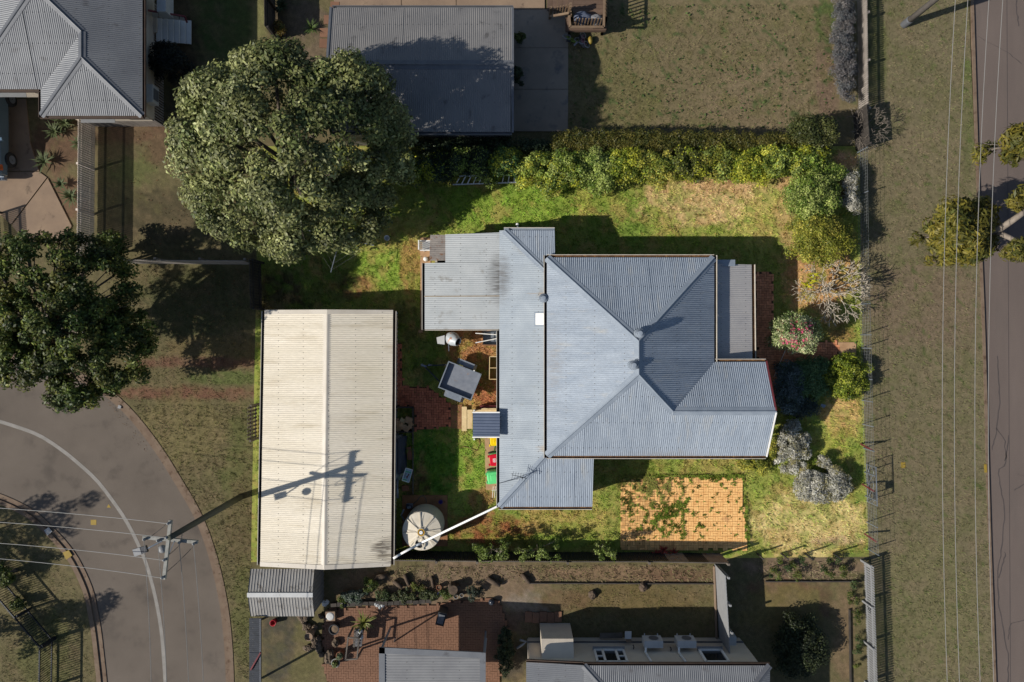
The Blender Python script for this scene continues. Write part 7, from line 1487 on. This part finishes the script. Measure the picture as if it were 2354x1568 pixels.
for i, (f, x) in enumerate(zip(fr2, (341, 381, 434, 470))):
    s = a2.lerp(b2, f) + V((0, -.06, .14)); e_ = W(x + 4, 1900, 6.0); q = MB(); q.tube([s.lerp(e_, t) - V((0, 0, .3 * 4 * t * (1 - t))) for t in np.linspace(0, 1, 12)], .012, 5); tag(q.build('overhead_wire', M['wire']), ('leftmost', 'second from the left', 'third from the left', 'rightmost')[i] + ' of the four bare wires strung south over the curving street', 'wire', 'wires running south from the pole')
rp = W(2078, 57); rp_ = thing('power_pole', 'pale timber power pole standing in the grass verge beside the straight road', 'power pole', rp)
q = MB(); q.tube([rp - V((0, 0, .2)), rp + V((0, 0, 4)), rp + V((0, 0, 8.2))], [.15, .13, .11], 14); q.build('pole', M['pole_pale'], rp_, smooth=True); q = MB(); q.bar(rp + V((-.9, 0, 7.9)), rp + V((2.4, 0, 7.9)), .12, .12); q.build('crossarm', M['xarm'], rp_)
q = MB(); q.lathe(rp, [(.175, -.1), (.175, .5), (.15, .55)], 14); q.build('steel_boot', M['roof_cap'], rp_)
for X, lab in ((15.98, 'farthest from the kerb of the four bare wires above the grass verge'), (16.43, 'second bare wire in from the verge side beside the straight road'), (17.19, 'bare wire hanging just over the kerb of the straight road'), (17.69, 'bare wire hanging over the straight road surface')):
    q = MB(); q.tube([V((X, y, 7.0 + .0032 * (y + 3) ** 2)) for y in np.linspace(-24, 24, 30)], .011, 5); tag(q.build('overhead_wire', M['wire']), lab, 'wire', 'wires along the straight road')

# ------------------------------------------------------------------ street trees, park fence, trees beyond the frame
stm = plant('street_tree', 'olive gold street tree with rosette leaves spreading over the road edge', 'tree', [(2152, 500), (2164, 466), (2198, 452), (2234, 460), (2265, 455), (2290, 482), (2300, 520), (2292, 570), (2262, 602), (2220, 606), (2182, 594), (2162, 556)], 4.6, 1.8, 80, .36, 70, .3, STREET, M['leaf'], M['bark_pale'], base=W(2232, 545), seed=201, r0=.15, aspect=.26, nb=.85, nl=8, fill=.3, lvar=.4)
b0 = W(2262, 540, 3.0); q = MB(); q.tube([b0, W(2300, 525, 3.6), W(2330, 505, 4.0), W(2365, 480, 4.4)], [.16, .15, .13, .11], 9); q.build('limb', M['bark_pale'], stm, smooth=True); q = MB(); q.tube([W(2288, 532, 3.4), W(2320, 546, 3.7), W(2345, 560, 3.9)], [.12, .11, .08], 8); q.build('limb', M['bark_pale'], stm, smooth=True)
for poly, s in ((ell(2350, 460, 36, 26), 202), (ell(2352, 575, 38, 24), 203)): clumpleaves('crown', domeclumps(poly, 4.6, 3.2, 14, .34, s, .2), 70, .3, M['leaf'], stm, STREET, .85, .26, s)
plant('street_tree', 'second olive gold street tree reaching in over the straight road', 'tree', ell(2368, 322, 62, 42), 4.4, 2.2, 30, .36, 70, .3, STREET, M['leaf'], M['bark_pale'], base=W(2390, 330), seed=204, r0=.14, aspect=.26, nb=.85)
for a, b, lab in (((-60, 1278), (10, 1336), 'black steel park fence at the far left end'), ((10, 1336), (122, 1468), 'black steel park fence along the diagonal'), ((122, 1468), (119, 1680), 'black steel park fence below its corner')):
    paling('steel_fence', lab, a, b, 1.0, .115, .022, M['dark_steel'], M['dark_steel'], th=.022, posts=2.4, piece_name='fence_bar', group='park fence panels', zr=(.12, .95))
for x, y, rx, ry, zt, lab, s in ((-590, 1425, 100, 84, 6.2, 'park tree whose shadow falls across the street kerb', 211), (-640, 1550, 110, 100, 5.8, 'park tree standing behind the black steel fence', 212), (-360, 1640, 60, 60, 5.2, 'small park tree near the bend of the steel fence', 213)):
    plant('park_tree', lab, 'tree', ell(x, y, rx, ry), zt, 3.4, 34, .42, 90, .16, LEFT, M['leaf'], M['bark_dim'], base=W(x * .8 + 230, y * .8 + 150), seed=s, r0=.12, fill=.2, nl=14)
plant('park_shrub', 'small green shrub on the park side of the black steel fence', 'shrub', ell(6, 1318, 26, 30), 1.2, .4, 10, .25, 130, .12, LEFT, M['leaf'], M['bark_dim'], seed=214)
plant('park_shrub', 'leafy low plant poking through the diagonal black steel fence', 'shrub', ell(38, 1392, 20, 16), .6, .2, 6, .18, 110, .1, LEFT, M['leaf'], M['bark_dim'], seed=215)
